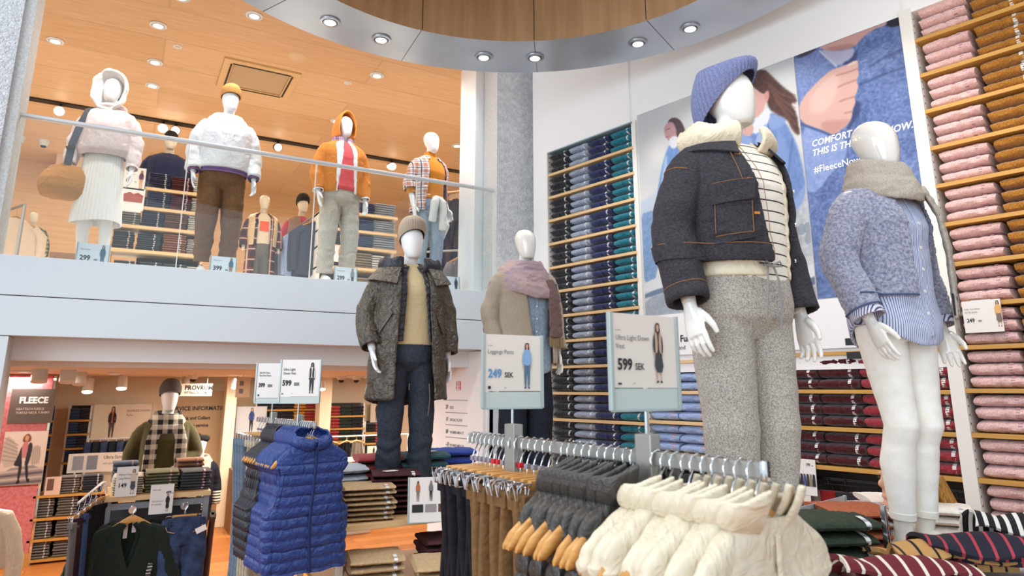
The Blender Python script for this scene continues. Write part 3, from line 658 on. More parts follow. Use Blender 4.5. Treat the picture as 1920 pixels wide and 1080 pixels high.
def shoes(root, P, mat, msole=None, which=(1, -1)):
    for k in which:
        a = P.an[k]; b = MB(); R = Matrix.Rotation(k*.12, 3, 'Z')
        sec = [(.075, .018, .06), (.068, .03, .085), (.03, .037, .10), (-.02, .038, .085), (-.07, .043, .066), (-.12, .046, .052), (-.16, .04, .042), (-.185, .018, .03)]
        b.loft([[a+R @ Vector((w*cos(t)*(1 if sin(t) > 0 else .96), y, -a.z+.012+max(h*sin(t), 0) if sin(t) > 0 else -a.z+.010)) for t in [2*pi*i/20 for i in range(20)]] for y, w, h in sec])
        o = b.build('shoe', mat, root, subd=1)
        b = MB(); b.loft([[a+R @ Vector((w*1.07*cos(t), y*1.02, -a.z+z)) for t in [2*pi*i/20 for i in range(20)]] for y, w, z in []]) if False else None
        b = MB(); out = [a+R @ Vector((s_*w*1.08, y*1.03, 0)) for s_ in (1, -1) for y, w, h in (sec if s_ == 1 else sec[::-1])]
        b.loft([[Vector((p.x, p.y, z)) for p in out] for z in (0, .02)]); b.build('sole', msole or m_white, o, smooth=False)
def prof(P, off=.02, z0=.9, z1=1.53, box=0, flare=0, n=None, neck=0, foff=None):
    """clothing outline from hem z0 to neck z1: body + off; box keeps the chest width below; flare widens the hem"""
    out = []; ch = tint(P.T, 1.3); n = n or int((z1-z0)/.022)+2
    for i in range(n):
        z = z0+(z1-z0)*i/(n-1); rx, ry, cy = tint(P.T, max(z, .80))
        if z < 1.3: rx = max(rx, ch[0]*box); ry = max(ry, ch[1]*box); cy = cy*.5 if box else cy
        f = flare*max(0, (1.25-z))/(1.25-min(z0, 1.2)) if z0 < 1.2 else 0
        o = off(z) if callable(off) else off
        o *= 1 if z < 1.44 else max(.35, 1-(z-1.44)/.12)
        out.append((z, rx+o+f, ry+o+f*.8, cy))
    return out
def surf(R, a, z, off=0, e=2.25):
    rx, ry, cy = tint(R, z); s_, c = sin(a), cos(a); p = 2/e
    return Vector(((rx+off)*math.copysign(abs(s_)**p, s_), cy-(ry+off)*math.copysign(abs(c)**p, c), z))
def garment(name, root, mat, P, R, sleeve=None, open_=None, thick=.010, vox=.0065, sm=2, disp=None, srad=(.085, .078, .068, .056), zdrop=None, puff=None, sides=(1, -1), label=None):
    """torso shell R (open_: z -> (aL, aR) edges of the front opening) with sleeves to arm fraction `sleeve`, as one mesh"""
    b = MB(); z0, z1 = R[0][0], R[-1][0]; nv = int((z1-z0)/.014)+2; nu = 96
    def fn(u, v):
        z = z0+(z1-z0)*v
        if open_: aL, aR = open_(z); a = aL+(2*pi-aR-aL)*u
        else: a = 2*pi*u
        o = puff(z, a) if puff else 0
        q = surf(R, a, z, o)
        if zdrop: q.z += zdrop(a)*(1-v)
        return q
    b.grid(fn, nu, nv, cu=not open_)
    if sleeve:
        for k in sides:
            fs = [0, .12, .25, .38, .5, .62, .75, .88, 1.0]; pts = [P.sh[k]+Vector((-k*.07, 0, -.008))]; rr = [srad[0]*.62]
            for f in fs:
                pts.append(P.arm(k, f*sleeve)+Vector((-k*.012, 0, -.018))*max(0, 1-f*5)); rr.append(float(np.interp(f, [0, .33, .66, 1], srad))*float(np.interp(f, [0, .13, .3], [.72, .92, 1])))
            b.tube(pts, rr, 22, caps=False)
    o = b.build(name, mat, root, thick=thick, remesh=vox, sm=sm, disp=disp)
    if label: o['label'] = label
    return o
def trousers(root, P, mat, name='trousers', top=1.02, hip=.018, rad=(.098, .085, .068, .066), end=.97, disp=None, vox=.007, bunch=.004, wd=0):
    b = MB(); R = [(z, tint(P.T, z)[0]+hip+wd, tint(P.T, z)[1]+hip, tint(P.T, z)[2]) for z in (.80, .84, .88, .92, .96, 1.0, top)]
    def pel(u, v): q = surf(R, 2*pi*u, .80+(top-.80)*v); k = min(1, .55+v*1.6); return Vector((q.x*k, q.y*k, q.z))
    b.grid(pel, 64, 14, cu=True); b.ell((0, .012, .855), (.062, .085, .075))
    for k in (1, -1):
        fs = [-.02, .06, .16, .27, .38, .5, .62, .75, .88, 1.0]
        pts = [P.leg(k, max(f, 0)*end)+Vector((0, 0, .03 if f < 0 else 0)) for f in fs]; rr = [float(np.interp(f, [0, .3, .6, 1], rad)) for f in fs]
        b.tube(pts, [(r, r*1.02) for r in rr], 24, caps=False)
    def dd(c, n): return wrinkle(bunch, 6, 3, (.6, .6, 1.4))(c, n)*np.where(c[:, 2] < .55, 1.4, .8)
    return b.build(name, mat, root, thick=.010, remesh=vox, sm=3, disp=disp or dd)
def patch(name, root, mat, R, a0, a1, z0, z1, off=.006, thick=.004, nu=8, nv=8, skew=0, label=None):
    b = MB(); b.grid(lambda u, v: surf(R, a0+(a1-a0)*u, z0+(z1-z0)*v+skew*(u-.5), off), nu, nv)
    return b.build(name, mat, root, thick=thick)
def seam(b, R, pts, off=.006, r=.0016):
    b.tube([surf(R, a, z, off) for a, z in pts], r, 5)
def beanie(root, P, mat, r=(.083, .106), h=.155, slouch=(0, .01, 0), N=52, brim=(.085, .20), band=.05, z0=.11, tilt=.25, name='beanie', amp=.012, puff=1.12):
    """rib-knit cap on the head; tilt lowers the back edge"""
    b = MB(); nu, nv = N*4, 34
    def fn(u, v):
        a = 2*pi*u; k = .5+.5*cos(N*a); w = min(v*1.0, 1)
        pr = cos(w*pi/2)**.55 if v < 1 else 0; bul = 1+(puff-1)*sin(min(v*1.3, 1)*pi)
        if v*h < band: bul += .045
        rx = r[0]*pr*bul*(1+amp*k*2); ry = r[1]*pr*bul*(1+amp*k*2)
        x = rx*sin(a)+slouch[0]*v*v; y = -.008-ry*cos(a)+slouch[1]*v*v; z = z0+h*sin(w*pi/2)+slouch[2]*v*v*sin(pi*min(v, .9))-tilt*(y+.008)*(1-v)
        return P.H @ Vector((x, y, z))
    b.grid(fn, nu, nv, cu=True); return b.build(name, mat, root, thick=.004)
def hood_up(root, P, mat, w=.105, back=.135, top=.27, z0=-.07, face=.078, front=-.1, name='hood', th=.014, disp=None, low=-.06, pinch=.75):
    b = MB()
    def fn(u, v):
        # u: across from the right cheek over the crown to the left; v: front edge to the back
        a = -pi*.5-.55+(pi+1.1)*u; fa = (w*sin(a), (top-z0)*.5*cos(a)+(top+z0)*.5)
        k = cos(v*pi/2)**.6; y = front+(back-front)*sin(v*pi/2)
        ex = face/w if v < .05 else 1; zz = (top+z0)/2+(fa[1]-(top+z0)/2)*(k*.85+.15)
        return P.H @ Vector((fa[0]*(k*.9+.1)*(1-.12*(1-min(v*5, 1))), y, zz))
    b.grid(fn, 44, 18); return b.build(name, mat, root, thick=th, remesh=.0065, sm=4, disp=disp)
def ring_band(root, mat, name, fn_c, n=64, prof_pts=((.0, .0),), disp=None, remesh=0, sm=0, thick=0):
    b = MB(); b.grid(lambda u, v: fn_c(2*pi*u, v), n, 12, cu=True); return b.build(name, mat, root, thick=thick, remesh=remesh, sm=sm, disp=disp)
def cowl(root, mat, P, loops, name='scarf', disp=None, vox=.006):
    """a scarf wound round the neck: each loop is (z, rx, ry, cy, thickness, height, drop at the front, tilt)"""
    b = MB()
    for z, rx, ry, cy, t, h, dr, tl in loops:
        pts = []; n = 40
        rings = []
        for i in range(n):
            a = 2*pi*i/n; ca = (1+cos(a))/2; c = Vector((rx*sin(a), cy-ry*cos(a), z-dr*ca**1.5+tl*sin(a)))
            o = Vector((sin(a), -cos(a), 0)); ring = []
            for j in range(12):
                g = 2*pi*j/12; ring.append(c+o*(t*cos(g))+Vector((0, 0, h*sin(g)))+o*(.25*h*sin(g)*-1))
            rings.append(ring)
        rings.append(rings[0]); b.loft(rings, True, False)
    return b.build(name, mat, root, remesh=vox, sm=3, disp=disp)
def tail(b, pts, w, t, ax=(1, 0, 0)):
    """hanging scarf end: flat band along pts"""
    b.tube(pts, [(w[i] if isinstance(w, (list, tuple)) else w, t) for i in range(len(pts))], 16, True, 1, ax)
def fringe(root, mat, p, ax, w, n, L, r=.0022, name='fringe'):
    b = MB()
    for i in range(n):
        q = Vector(p)+Vector(ax)*((i+.5)/n-.5)*w; j = random.uniform(-.004, .004); b.tube([q, q+Vector((j, j*.5, -L*.5)), q+Vector((j*2, 0, -L*random.uniform(.85, 1.05)))], r, 5)
    return b.build(name, mat, root)
def buttons(root, mat, R, lst, off=.012, r=.006, name='button'):
    for a, z in lst:
        p = surf(R, a, z, off); n = (surf(R, a, z, .05)-p).normalized(); b = MB(); b.tube([p-n*.002, p+n*.003], r, 10); b.build(name, mat, root)
def collar(root, mat, R, a0, a1, z, h, out, off=.0, name='collar', thick=.006, n=40, peak=.0, vox=0, lift=.012):
    """folded collar: stands up lift, then falls outwards by out and h along the neck line"""
    b = MB()
    def fn(u, v):
        a = a0+(a1-a0)*u; p0 = surf(R, a, z, off); d = Vector((p0.x, p0.y-R[-1][3], 0)).normalized(); pk = peak*(abs(u-.5)*2)**3
        q = v*3
        if q < 1: return p0+Vector((0, 0, lift*q))+d*.002*q
        return p0+Vector((0, 0, lift))+d*(out*(q-1)/2)+Vector((0, 0, -h*((q-1)/2)**1.3-pk*(q-1)/2))
    b.grid(fn, n, 9); return b.build(name, mat, root, thick=thick, subd=0)
from mathutils.bvhtree import BVHTree
class Snap:
    """finds points on a finished piece of clothing so that pockets, seams and buttons lie on it"""
    def __init__(s, ob, R, P): s.bvh = BVHTree.FromPolygons([v.co for v in ob.data.vertices], [tuple(p.vertices) for p in ob.data.polygons]); s.R = R; s.P = P
    def at(s, a, z, off=0):
        o = surf(s.R, a, z, .14); rx, ry, cy = tint(s.R, z); c = Vector((o.x*.15, cy+(o.y-cy)*.15, z)); d = (c-o).normalized()
        h = s.bvh.ray_cast(o, d)
        p = h[0] if h[0] is not None and (h[0]-o).length < .2 else surf(s.R, a, z)
        return p-d*off
    def arm(s, k, f, ang, off=0):
        c = s.P.arm(k, f); ax = (s.P.arm(k, min(f+.03, 1))-s.P.arm(k, f-.03)).normalized(); u = Vector((k, 0, 0)); u = (u-ax*u.dot(ax)).normalized(); v = ax.cross(u)
        d = u*cos(ang)+v*sin(ang); h = s.bvh.ray_cast(c+d*.16, -d); p = h[0] if h[0] is not None else c+d*.07
        return p+d*off
    def patch(s, name, root, mat, a0, a1, z0, z1, off=.004, thick=.004, nu=12, nv=12, skew=0, round_=0):
        b = MB(); b.grid(lambda u, v: s.at(a0+(a1-a0)*u, z0+(z1-z0)*v+skew*(u-.5), off), nu, nv); return b.build(name, mat, root, thick=thick)
    def quadpatch(s, name, root, mat, q, off=.004, thick=.004, n=12):
        """patch over four (a, z) corners: lower left, lower right, upper right, upper left"""
        b = MB()
        def fn(u, v):
            a = (q[0][0]*(1-u)+q[1][0]*u)*(1-v)+(q[3][0]*(1-u)+q[2][0]*u)*v; z = (q[0][1]*(1-u)+q[1][1]*u)*(1-v)+(q[3][1]*(1-u)+q[2][1]*u)*v
            return s.at(a, z, off)
        b.grid(fn, n, n); return b.build(name, mat, root, thick=thick)
    def line(s, b, pts, off=.001, r=.0014, n=12):
        q = []
        for (a0, z0), (a1, z1) in zip(pts, pts[1:]):
            q += [s.at(a0+(a1-a0)*i/n, z0+(z1-z0)*i/n, off) for i in range(n)]
        q.append(s.at(*pts[-1], off)); b.tube(q, r, 5)
    def dots(s, name, root, mat, lst, r=.006, h=.003):
        for a, z in lst:
            p = s.at(a, z, .0); n = (s.at(a, z, .03)-p).normalized(); b = MB(); b.tube([p-n*.002, p+n*h], r, 12); b.build(name, mat, root)
def lerp(a, b, lo, hi):
    return lambda z: a+(b-a)*min(max((z-lo)/(hi-lo), 0), 1)
def addw(*fs): return lambda c, n: sum(f(c, n) for f in fs)
def sleeve_folds(amp=.006, x0=.2, s=26):
    return lambda c, n: amp*np.where(np.abs(c[:, 0]) > x0, 1, 0)*np.sin(c[:, 2]*s*2+pn(c, 9, 4)*3.2)
TABLE = 1.36
# ---- denim jacket figure on the long table
m_denim = M('raw_denim', '#242329', .85, c2='#3e3b42', pat='noise', ps=120, bump=.6, bs=350, stretch=(1, 1, 2.2), wr=.5, ws=12); m_thread = M('orange_thread', '#94653a', .8); m_orange = M('orange_buttonhole', '#c9853c', .8)
m_cream = nylon('cream_puffer', '#e6d9bd', .35, 20, .4); m_stripe = M('striped_jersey', '#e9e2d4', .9, c2='#2b2330', pat='stripe', ps=.036, duty=.87, wr=.2); m_heather = M('heather_jogger', '#87807a', .95, c2='#c6bdb1', pat='noise', ps=230, bump=.5, bs=400, wr=.3, ws=7)
P = Fig(yaw=.50, tilt=-.03, ra=((.262, .02, 1.16), (.258, -.05, .905)), la=((.25, .05, 1.15), (.25, -.02, .895)), stance=.082)
p0 = atD(1388, 560, 2.44); F = thing('clothes_figure', 'white display figure in open dark denim jacket, blue slouchy beanie and grey joggers', 'mannequin', (p0.x, p0.y, TABLE), radians(-6))
build_body(F, P, m_plas, .006); add_hands(F, P, m_plas, (10, -10))
R = prof(P, .042, 1.045, 1.50, box=1.04)
oj = lambda z: (lerp(1.2, .9, 1.05, 1.5)(z), lerp(-.02, .34, 1.05, 1.48)(z))
J = garment('denim_jacket', F, m_denim, P, R, sleeve=.985, open_=oj, thick=.011, vox=.0058, srad=(.086, .070, .065, .062), disp=addw(wrinkle(.0085, 6, 2, (1, 1, .7)), sleeve_folds(.003, .22, 18)))
sn = Snap(J, R, P)
for nm, a0, a1, z0, z1, off in (('pocket', -1.02, -.34, 1.105, 1.265, .005), ('pocket_flap', -1.06, -.31, 1.235, 1.305, .012)): o = sn.patch(nm, J, m_denim, a0, a1, z0, z1, off, .006, skew=.02)
sn.patch('hem_band', J, m_denim, -2.6, .0, 1.046, 1.098, .003, .005, 60, 4)
b = MB()
for lst in ([(-1.0, 1.12), (-.36, 1.135)], [(-.36, 1.135), (-.36, 1.24)], [(-1.05, 1.242), (-.32, 1.262)], [(-1.05, 1.30), (-.32, 1.318)], [(-1.0, 1.25), (-1.0, 1.13)], [(-2.6, 1.10), (-.02, 1.10)], [(-.62, 1.47), (-.52, 1.31)], [(-.02, 1.06), (-.06, 1.2), (-.15, 1.36), (-.27, 1.46)]): sn.line(b, lst, .0115 if lst[0][1] < 1.3 and lst[0][0] > -2 else .007, .0012)
for f in (.90,): b.tube([sn.arm(-1, f, i*2*pi/24, .001) for i in range(25)], .0014, 5)
b.tube([sn.arm(-1, .14, i*pi/16-.9, .001) for i in range(17)], .0016, 5)
b.build('stitching', m_thread, J)
for z in (1.075, 1.20, 1.315, 1.415): a = -oj(z)[1]-.16; sn.patch('buttonhole', J, m_orange, a-.055, a+.055, z-.0045, z+.0045, .0015, .003, 6, 2)
sn.dots('button', J, m_chrome, [(oj(z)[0]+.06, z) for z in (1.075, 1.20, 1.315, 1.42)], .008, .004)
b = MB()
for k, f in ((-1, .97),): b.tube([sn.arm(-1, .95, 1.9, .0), sn.arm(-1, .95, 1.9, .004)], .007, 10)
b.build('button', m_chrome, J)
Rc = prof(P, .044, 1.40, 1.485); c = collar(F, m_denim, Rc, .50, 2*pi-.34, 1.478, .055, .075, 0, 'jacket_collar', .007, 50, .03, lift=.02)
R2 = prof(P, .016, 1.0, 1.50, box=1.02); puff = lambda z, a: .007*abs(sin(pi*z/.052))**.6
ov = lambda z: (lerp(.80, .48, 1.0, 1.5)(z), lerp(.12, .50, 1.0, 1.5)(z)*(1 if z > 1.04 else .1))
V = garment('puffer_vest', F, m_cream, P, R2, open_=ov, thick=.012, vox=.006, sm=1, puff=puff, disp=wrinkle(.003, 16, 3))
b = MB(); b.grid(lambda u, v: surf(Rc, .26+(2*pi-.46)*u, 1.455, -.012+.02*sin(v*pi)+.012*v)+Vector((0, 0, .085*v+.008*sin(u*40)*v)), 70, 10); b.build('vest_collar', m_cream, F, thick=.016, remesh=.005, sm=3)
R3 = prof(P, .020, .975, 1.485, box=.98); garment('striped_top', F, m_stripe, P, R3, thick=.008, vox=.0065, disp=wrinkle(.004, 8, 5))
D = trousers(F, P, m_heather, 'jogger_trousers', 1.035, .022, (.100, .088, .078, .054), .97, disp=addw(wrinkle(.006, 5, 3, (.6, .6, 1.3)), lambda c, n: .006*np.where(c[:, 2] < .33, np.sin(c[:, 2]*95+pn(c, 8, 2)*3), 0)), vox=.006)
sd = Snap(D, [(z, .2, .16, 0) for z in (.5, 1.1)], P)
b = MB(); y = tint(P.T, 1.0)[1]+.045
for x0, x1, zb in ((-.012, -.03, .86), (.012, .028, .82)): b.tube([(x0, -y, 1.03), (x0*2, -y-.008, .98), (x1, -y-.006, .92), (x1, -y+.004, zb)], .0035, 6)
for s_ in (1, -1): b.tube([(0, -y-.004, 1.03), (s_*.03, -y-.012, 1.045), (s_*.038, -y-.010, 1.03), (0, -y-.006, 1.028)], .004, 6)
b.build('drawstring', M('grey_cord', '#8e8a88', .9), D)
m_rib = M('rib_knit_blue', '#666d94', .9, c2='#8189ae', pat='noise', ps=200, bump=.4, bs=400)
beanie(F, P, m_rib, (.079, .107), .150, (0, .075, .02), 46, tilt=.92, z0=.100, band=0, puff=1.2, amp=.022)
# ---- fleece jacket figure
m_flc = M('lilac_blue_fleece', '#79809c', .95, spec=.1, c2='#b2b1c0', pat='noise', ps=95, bump=1, bs=190, sheen=.35); m_shirt = M('striped_shirt', '#c9d0e6', .8, c2='#5a5f86', pat='stripe', ps=.0085, duty=.68, axis='x', wr=.35, ws=9)
m_oat = M('oatmeal_wool', '#a59a8b', .95, c2='#bdb3a6', pat='noise', ps=200, bump=.5, bs=300, wr=.3, ws=8); m_legg = M('white_leggings', '#f0ebe0', .7, wr=.12, ws=9, c2='#f5f1ea', pat='noise', ps=30)
P = Fig(yaw=.0, tilt=-.02, ra=((.272, .02, 1.155), (.252, -.085, .90)), la=((.25, .05, 1.15), (.245, -.02, .89)), stance=.062, step=.0)
p0 = atD(1716, 900, 3.24); F = thing('clothes_figure', 'white display figure in lilac fleece jacket, oatmeal scarf and white leggings', 'mannequin', (p0.x, p0.y, TABLE), radians(-7))
build_body(F, P, m_plas, .0065); add_hands(F, P, m_plas, (35, 10))
R = prof(P, .028, 1.0, 1.50, box=1.0); of = lambda z: (lerp(1.25, .75, 1.0, 1.5)(z), lerp(.10, .42, 1.0, 1.5)(z))
fz = lambda c, n: .004*pn(c, 60, 1)+.0035*pn(c, 110, 2)
J = garment('fleece_jacket', F, m_flc, P, R, sleeve=.93, open_=of, thick=.014, vox=.0058, srad=(.082, .069, .062, .058), disp=addw(fz, wrinkle(.008, 6, 4, (1, 1, .8))))
sn = Snap(J, R, P); b = MB(); sn.line(b, [(-2.6, 1.004), (-.12, 1.004)], .002, .004, 40); b.tube([sn.arm(-1, .925, i*2*pi/24, .001) for i in range(25)], .004, 6); b.build('binding', M('blue_binding', '#4c5a80', .8), J)
R2 = prof(P, .014, .855, 1.50, box=.96, flare=.014); dip = lambda a: -.045*cos(2*a)-.01
S_ = garment('striped_shirt', F, m_shirt, P, R2, thick=.007, vox=.0062, zdrop=dip, disp=wrinkle(.006, 7, 6, (1, 1, .5)))
ss = Snap(S_, R2, P); ss.quadpatch('button_placket', S_, m_shirt, [(.02, .84), (.16, .84), (.14, 1.46), (.0, 1.46)], .003, .003, 30)
ss.dots('button', S_, M('pearl_button', '#efe9da', .3), [(.09-.02*(z-.8)/.6, z) for z in (.93, 1.02, 1.11, 1.2, 1.30)], .007, .007)
for k in (-1, 1): b = MB(); b.tube([P.arm(k, .90), P.arm(k, .985)], [.058, .062], 26, caps=False); b.build('shirt_cuff', M('striped_cuff', '#d5d7e6', .8, c2='#5a4f70', pat='stripe', ps=.009, duty=.6, axis='y'), F, thick=.006, disp=wrinkle(.003, 14, 2))
b = MB()
for k in (1, -1):
    pts = [P.leg(k, f)+Vector((0, dy, 0)) for f, dy in ((0, 0), (.1, 0), (.25, -.004), (.4, -.008), (.5, -.014), (.58, .004), (.68, .014), (.82, .006), (.93, 0))]
    b.tube(pts, [.092, .088, .077, .063, .060, .055, .060, .048, .040], 26, caps=False)
b.grid(lambda u, v: surf([(.7, .158, .118, .01), (1.0, .158, .118, .01)], 2*pi*u, .82+.16*v), 48, 8, cu=True)
L = b.build('leggings', m_legg, F, thick=.008, remesh=.0062, sm=4, disp=wrinkle(.0025, 8, 8, (.6, .6, 1.6)))
b = MB()
for k in (1, -1): b.tube([P.leg(k, .905), P.leg(k, .935)], [.046, .044], 24, caps=False)
b.build('legging_hem', m_legg, F, thick=.005)
b = MB()
for k in (1, -1):
    a = P.an[k]; b.tube([P.leg(k, .88), a, a-Vector((0, 0, .03))], [.037, .034, .036], 18); b.tube([a+Vector((0, .045, -.045)), a+Vector((0, .0, -.042)), a+Vector((k*.005, -.07, -.058)), a+Vector((k*.008, -.14, -.068))], [(.03, .036), (.036, .042), (.042, .026), (.03, .014)], 16)
b.build('feet', m_plas, F, remesh=.005, sm=4); shoes(F, P, M('cream_shoe', '#e3dacb', .6), M('shoe_sole', '#efeae0', .6))
dw = addw(wrinkle(.006, 9, 3, (1, 1, 2.2)), lambda c, n: .002*pn(c, 40, 3))
cowl(F, m_oat, P, [(1.505, .135, .135, -.012, .016, .055, .055, .0), (1.565, .112, .118, -.004, .015, .058, .045, .0)], disp=dw)
b = MB(); tail(b, [(.10, -.12, 1.47), (.165, -.135, 1.36), (.195, -.135, 1.2), (.215, -.12, 1.05), (.22, -.11, .92)], [.05, .06, .062, .06, .06], .011, (1, .5, 0)); tl = b.build('scarf_end', m_oat, F, remesh=.006, sm=2, disp=dw)
b = MB(); tail(b, [(.2175, -.121, 1.02), (.2195, -.118, .93)], .0615, .0125, (1, .5, 0)); b.build('checked_border', M('scarf_check', '#b8b0a6', .9, c2='#37353a', pat='stripe', ps=.028, duty=.5, axis='x'), tl)
fringe(tl, m_oat, (.22, -.11, .92), (1, .5, 0), .11, 16, .05)
def base_plate(F, h):
    h = h/F.scale[0]; b = MB(); b.box((0, -.02, -h/2), (.42, .40, h), .003); b.build('base_plate', m_white, F, smooth=False)
# ---- the two figures on the middle stand
STAND = 1.27
m_parka = M('olive_nylon', '#5b5347', .36, c2='#474036', pat='noise', ps=6, wr=.8, ws=22, spec=.55); m_navyp = nylon('navy_puffer', '#23222d', .3, 22, .4); m_creamk = M('cream_waffle_knit', '#d8c59c', .9, c2='#c9b48a', pat='stripe', ps=.009, duty=.6, bump=.6, bs=160); m_slate = cotton('slate_trouser', '#343a46', '#3f4652', .45)
m_beige = M('beige_rib', '#a79784', .95, c2='#b8a997', pat='noise', ps=200, bump=.4, bs=400)
P = Fig(True, yaw=.12, tilt=.02, ra=((.282, .03, 1.16), (.255, -.10, .93)), la=((.275, .05, 1.15), (.28, .0, .90)), stance=.10)
p0 = atD(765, 640, 4.86); F = thing('clothes_figure', 'white display figure in long olive parka over navy puffer vest and beige beanie', 'mannequin', (p0.x, p0.y, STAND), radians(-8)); F.scale = (1.05,)*3
base_plate(F, .045); build_body(F, P, m_plasm, .0065); add_hands(F, P, m_plasm, (10, 25))
R = prof(P, .042, .62, 1.51, box=1.04, flare=.04); op = lambda z: (lerp(.55, .42, .7, 1.5)(z), lerp(.42, .36, .7, 1.5)(z))
J = garment('parka', F, m_parka, P, R, sleeve=.955, open_=op, thick=.010, vox=.0062, srad=(.088, .074, .068, .064), zdrop=lambda a: .06*min(cos(a)+.3, 0)+.0, disp=addw(wrinkle(.012, 5, 9, (1, 1, .55)), sleeve_folds(.004, .24, 16)))
sn = Snap(J, R, P); sn.quadpatch('pocket_flap', J, m_parka, [(-1.12, 1.06), (-.98, 1.04), (-.62, 1.17), (-.72, 1.20)], .010, .006)
sn.quadpatch('pocket_flap', J, m_parka, [(.62, 1.17), (.98, 1.04), (1.12, 1.06), (.72, 1.20)], .010, .006)
for s_, f in ((1, lambda z: op(z)[0]), (-1, lambda z: op(z)[1])):
    b = MB(); b.grid(lambda u, v: sn.at(s_*(f(.71+.72*v)+.05+.16*u), .71+.72*v, .006), 4, 50); b.build('zip_placket', m_parka, J, thick=.006, disp=wrinkle(.003, 24, 3))
Rc = prof(P, .058, 1.40, 1.475); collar(F, m_parka, Rc, .42, 2*pi-.36, 1.462, .085, .085, 0, 'parka_hood_collar', .010, 50, .05, lift=.035)
b = MB(); sn2 = sn; b.tube([Vector((.11, -.17, .72)), Vector((.115, -.18, .62)), Vector((.105, -.18, .52))], .003, 6); b.tube([Vector((-.02, -.17, .72)), Vector((-.02, -.17, .68))], .003, 6); b.build('drawcord', M('taupe_cord', '#75685a', .8), J)
R2 = prof(P, .030, .99, 1.50, box=1.0); ov = lambda z: (lerp(.50, .20, 1.0, 1.5)(z), lerp(.26, .16, 1.0, 1.5)(z))
garment('puffer_vest', F, m_navyp, P, R2, open_=ov, thick=.014, vox=.0062, sm=1, puff=lambda z, a: .010*abs(sin(pi*z/.046))**.6)
b = MB(); b.grid(lambda u, v: surf(Rc, .30+(2*pi-.60)*u, 1.44, -.050+.022*sin(v*pi)+.016*v)+Vector((0, 0, .115*v+.006*sin(u*60)*v)), 70, 12); b.build('vest_collar', m_navyp, F, thick=.022, remesh=.006, sm=3)
R3 = prof(P, .016, .97, 1.52, box=.95); garment('knit_top', F, m_creamk, P, R3, thick=.008, vox=.007, disp=wrinkle(.003, 8, 5))
trousers(F, P, m_slate, 'trousers', 1.02, .014, (.098, .085, .073, .072), .995, disp=addw(wrinkle(.007, 5, 3, (.7, .7, 1.2)), lambda c, n: .004*np.where(c[:, 2] < .4, np.sin(c[:, 2]*60+pn(c, 9, 2)*4), 0)))
beanie(F, P, m_beige, (.083, .104), .155, (0, .03, .01), 54, tilt=.45, z0=.150, band=.0, puff=1.16); shoes(F, P, M('dark_shoe', '#2a2a2e', .6), M('dark_sole', '#222', .7))
# ---- scarf figure by the wall
m_coat = M('camel_grey_wool', '#9b8c7a', .95, c2='#aa9c8a', pat='noise', ps=180, bump=.4, bs=300, wr=.4, ws=6, sheen=.3); m_chamb = cotton('chambray', '#8195a8', '#95a8b8', .5); m_ink = cotton('ink_trouser', '#1b212b', '#232a35', .3)
m_sc1 = M('mauve_wool', '#9a8892', .95, c2='#b29a97', pat='noise', ps=5, bump=.4, bs=350, wr=.4, ws=10, stretch=(1, 1, 1)); m_sc2 = M('brown_wool', '#6b5552', .95, c2='#7d6661', pat='noise', ps=160, bump=.4, bs=350)
P = Fig(True, yaw=.0, tilt=.0, ra=((.268, .03, 1.16), (.25, -.05, .90)), la=((.262, .05, 1.15), (.265, -.01, .89)), stance=.10)
p0 = atD(985, 640, 5.06); F = thing('clothes_figure', 'bald white display figure in camel coat with mauve fringed scarf by the pillar', 'mannequin', (p0.x, p0.y, STAND+.09), radians(-5)); F.scale = (1.02,)*3
base_plate(F, .13); build_body(F, P, m_plas, .007); add_hands(F, P, m_plas, (0, 20))
R = prof(P, .036, .80, 1.50, box=1.0, flare=.02); op = lambda z: (lerp(.75, .45, .93, 1.5)(z), lerp(.06, .34, .93, 1.5)(z))
garment('coat', F, m_coat, P, R, sleeve=.97, open_=op, thick=.012, vox=.0068, srad=(.086, .070, .065, .06), disp=addw(wrinkle(.009, 5, 12, (1, 1, .7)), sleeve_folds(.004, .23, 14)))
R2 = prof(P, .020, .74, 1.51, box=.98); S_ = garment('denim_shirt', F, m_chamb, P, R2, thick=.008, vox=.007, zdrop=lambda a: -.03*cos(2*a), disp=wrinkle(.006, 7, 6, (1, 1, .5)))
ss = Snap(S_, R2, P); ss.quadpatch('button_placket', S_, m_chamb, [(.03, .76), (.17, .76), (.15, 1.40), (.01, 1.40)], .003, .003, 20); ss.dots('button', S_, M('pearl_button', '#efe9da', .3), [(.10-.02*(z-.8)/.6, z) for z in (.93, 1.02, 1.11, 1.2, 1.29)], .006, .006)
b = MB(); b.grid(lambda u, v: surf(R2, 2*pi*u, 1.49, .004-.01*v)+Vector((0, 0, .055*v)), 40, 5, cu=True); b.build('shirt_collar', M('dark_check_collar', '#2d3a40', .8), S_, thick=.006)
trousers(F, P, m_ink, 'wide_trousers', 1.0, .016, (.10, .096, .094, .096), .99)
dw = addw(wrinkle(.008, 9, 7, (1.2, 1.2, 2.4)), lambda c, n: .002*pn(c, 45, 3))
SC = cowl(F, m_sc1, P, [(1.455, .200, .165, -.01, .020, .070, .13, -.02), (1.49, .165, .145, -.005, .020, .062, .085, -.01), (1.525, .125, .12, .0, .018, .050, .04, .0)], disp=dw)
b = MB(); tail(b, [(.135, -.13, 1.40), (.165, -.145, 1.28), (.18, -.135, 1.12), (.19, -.13, .985)], [.05, .07, .078, .082], .013, (1, .5, 0)); T1 = b.build('scarf_end', m_sc2, F, remesh=.0065, sm=2, disp=dw)
fringe(T1, M('gold_thread', '#a08a62', .9), (.19, -.13, .985), (1, .5, 0), .16, 26, .075)
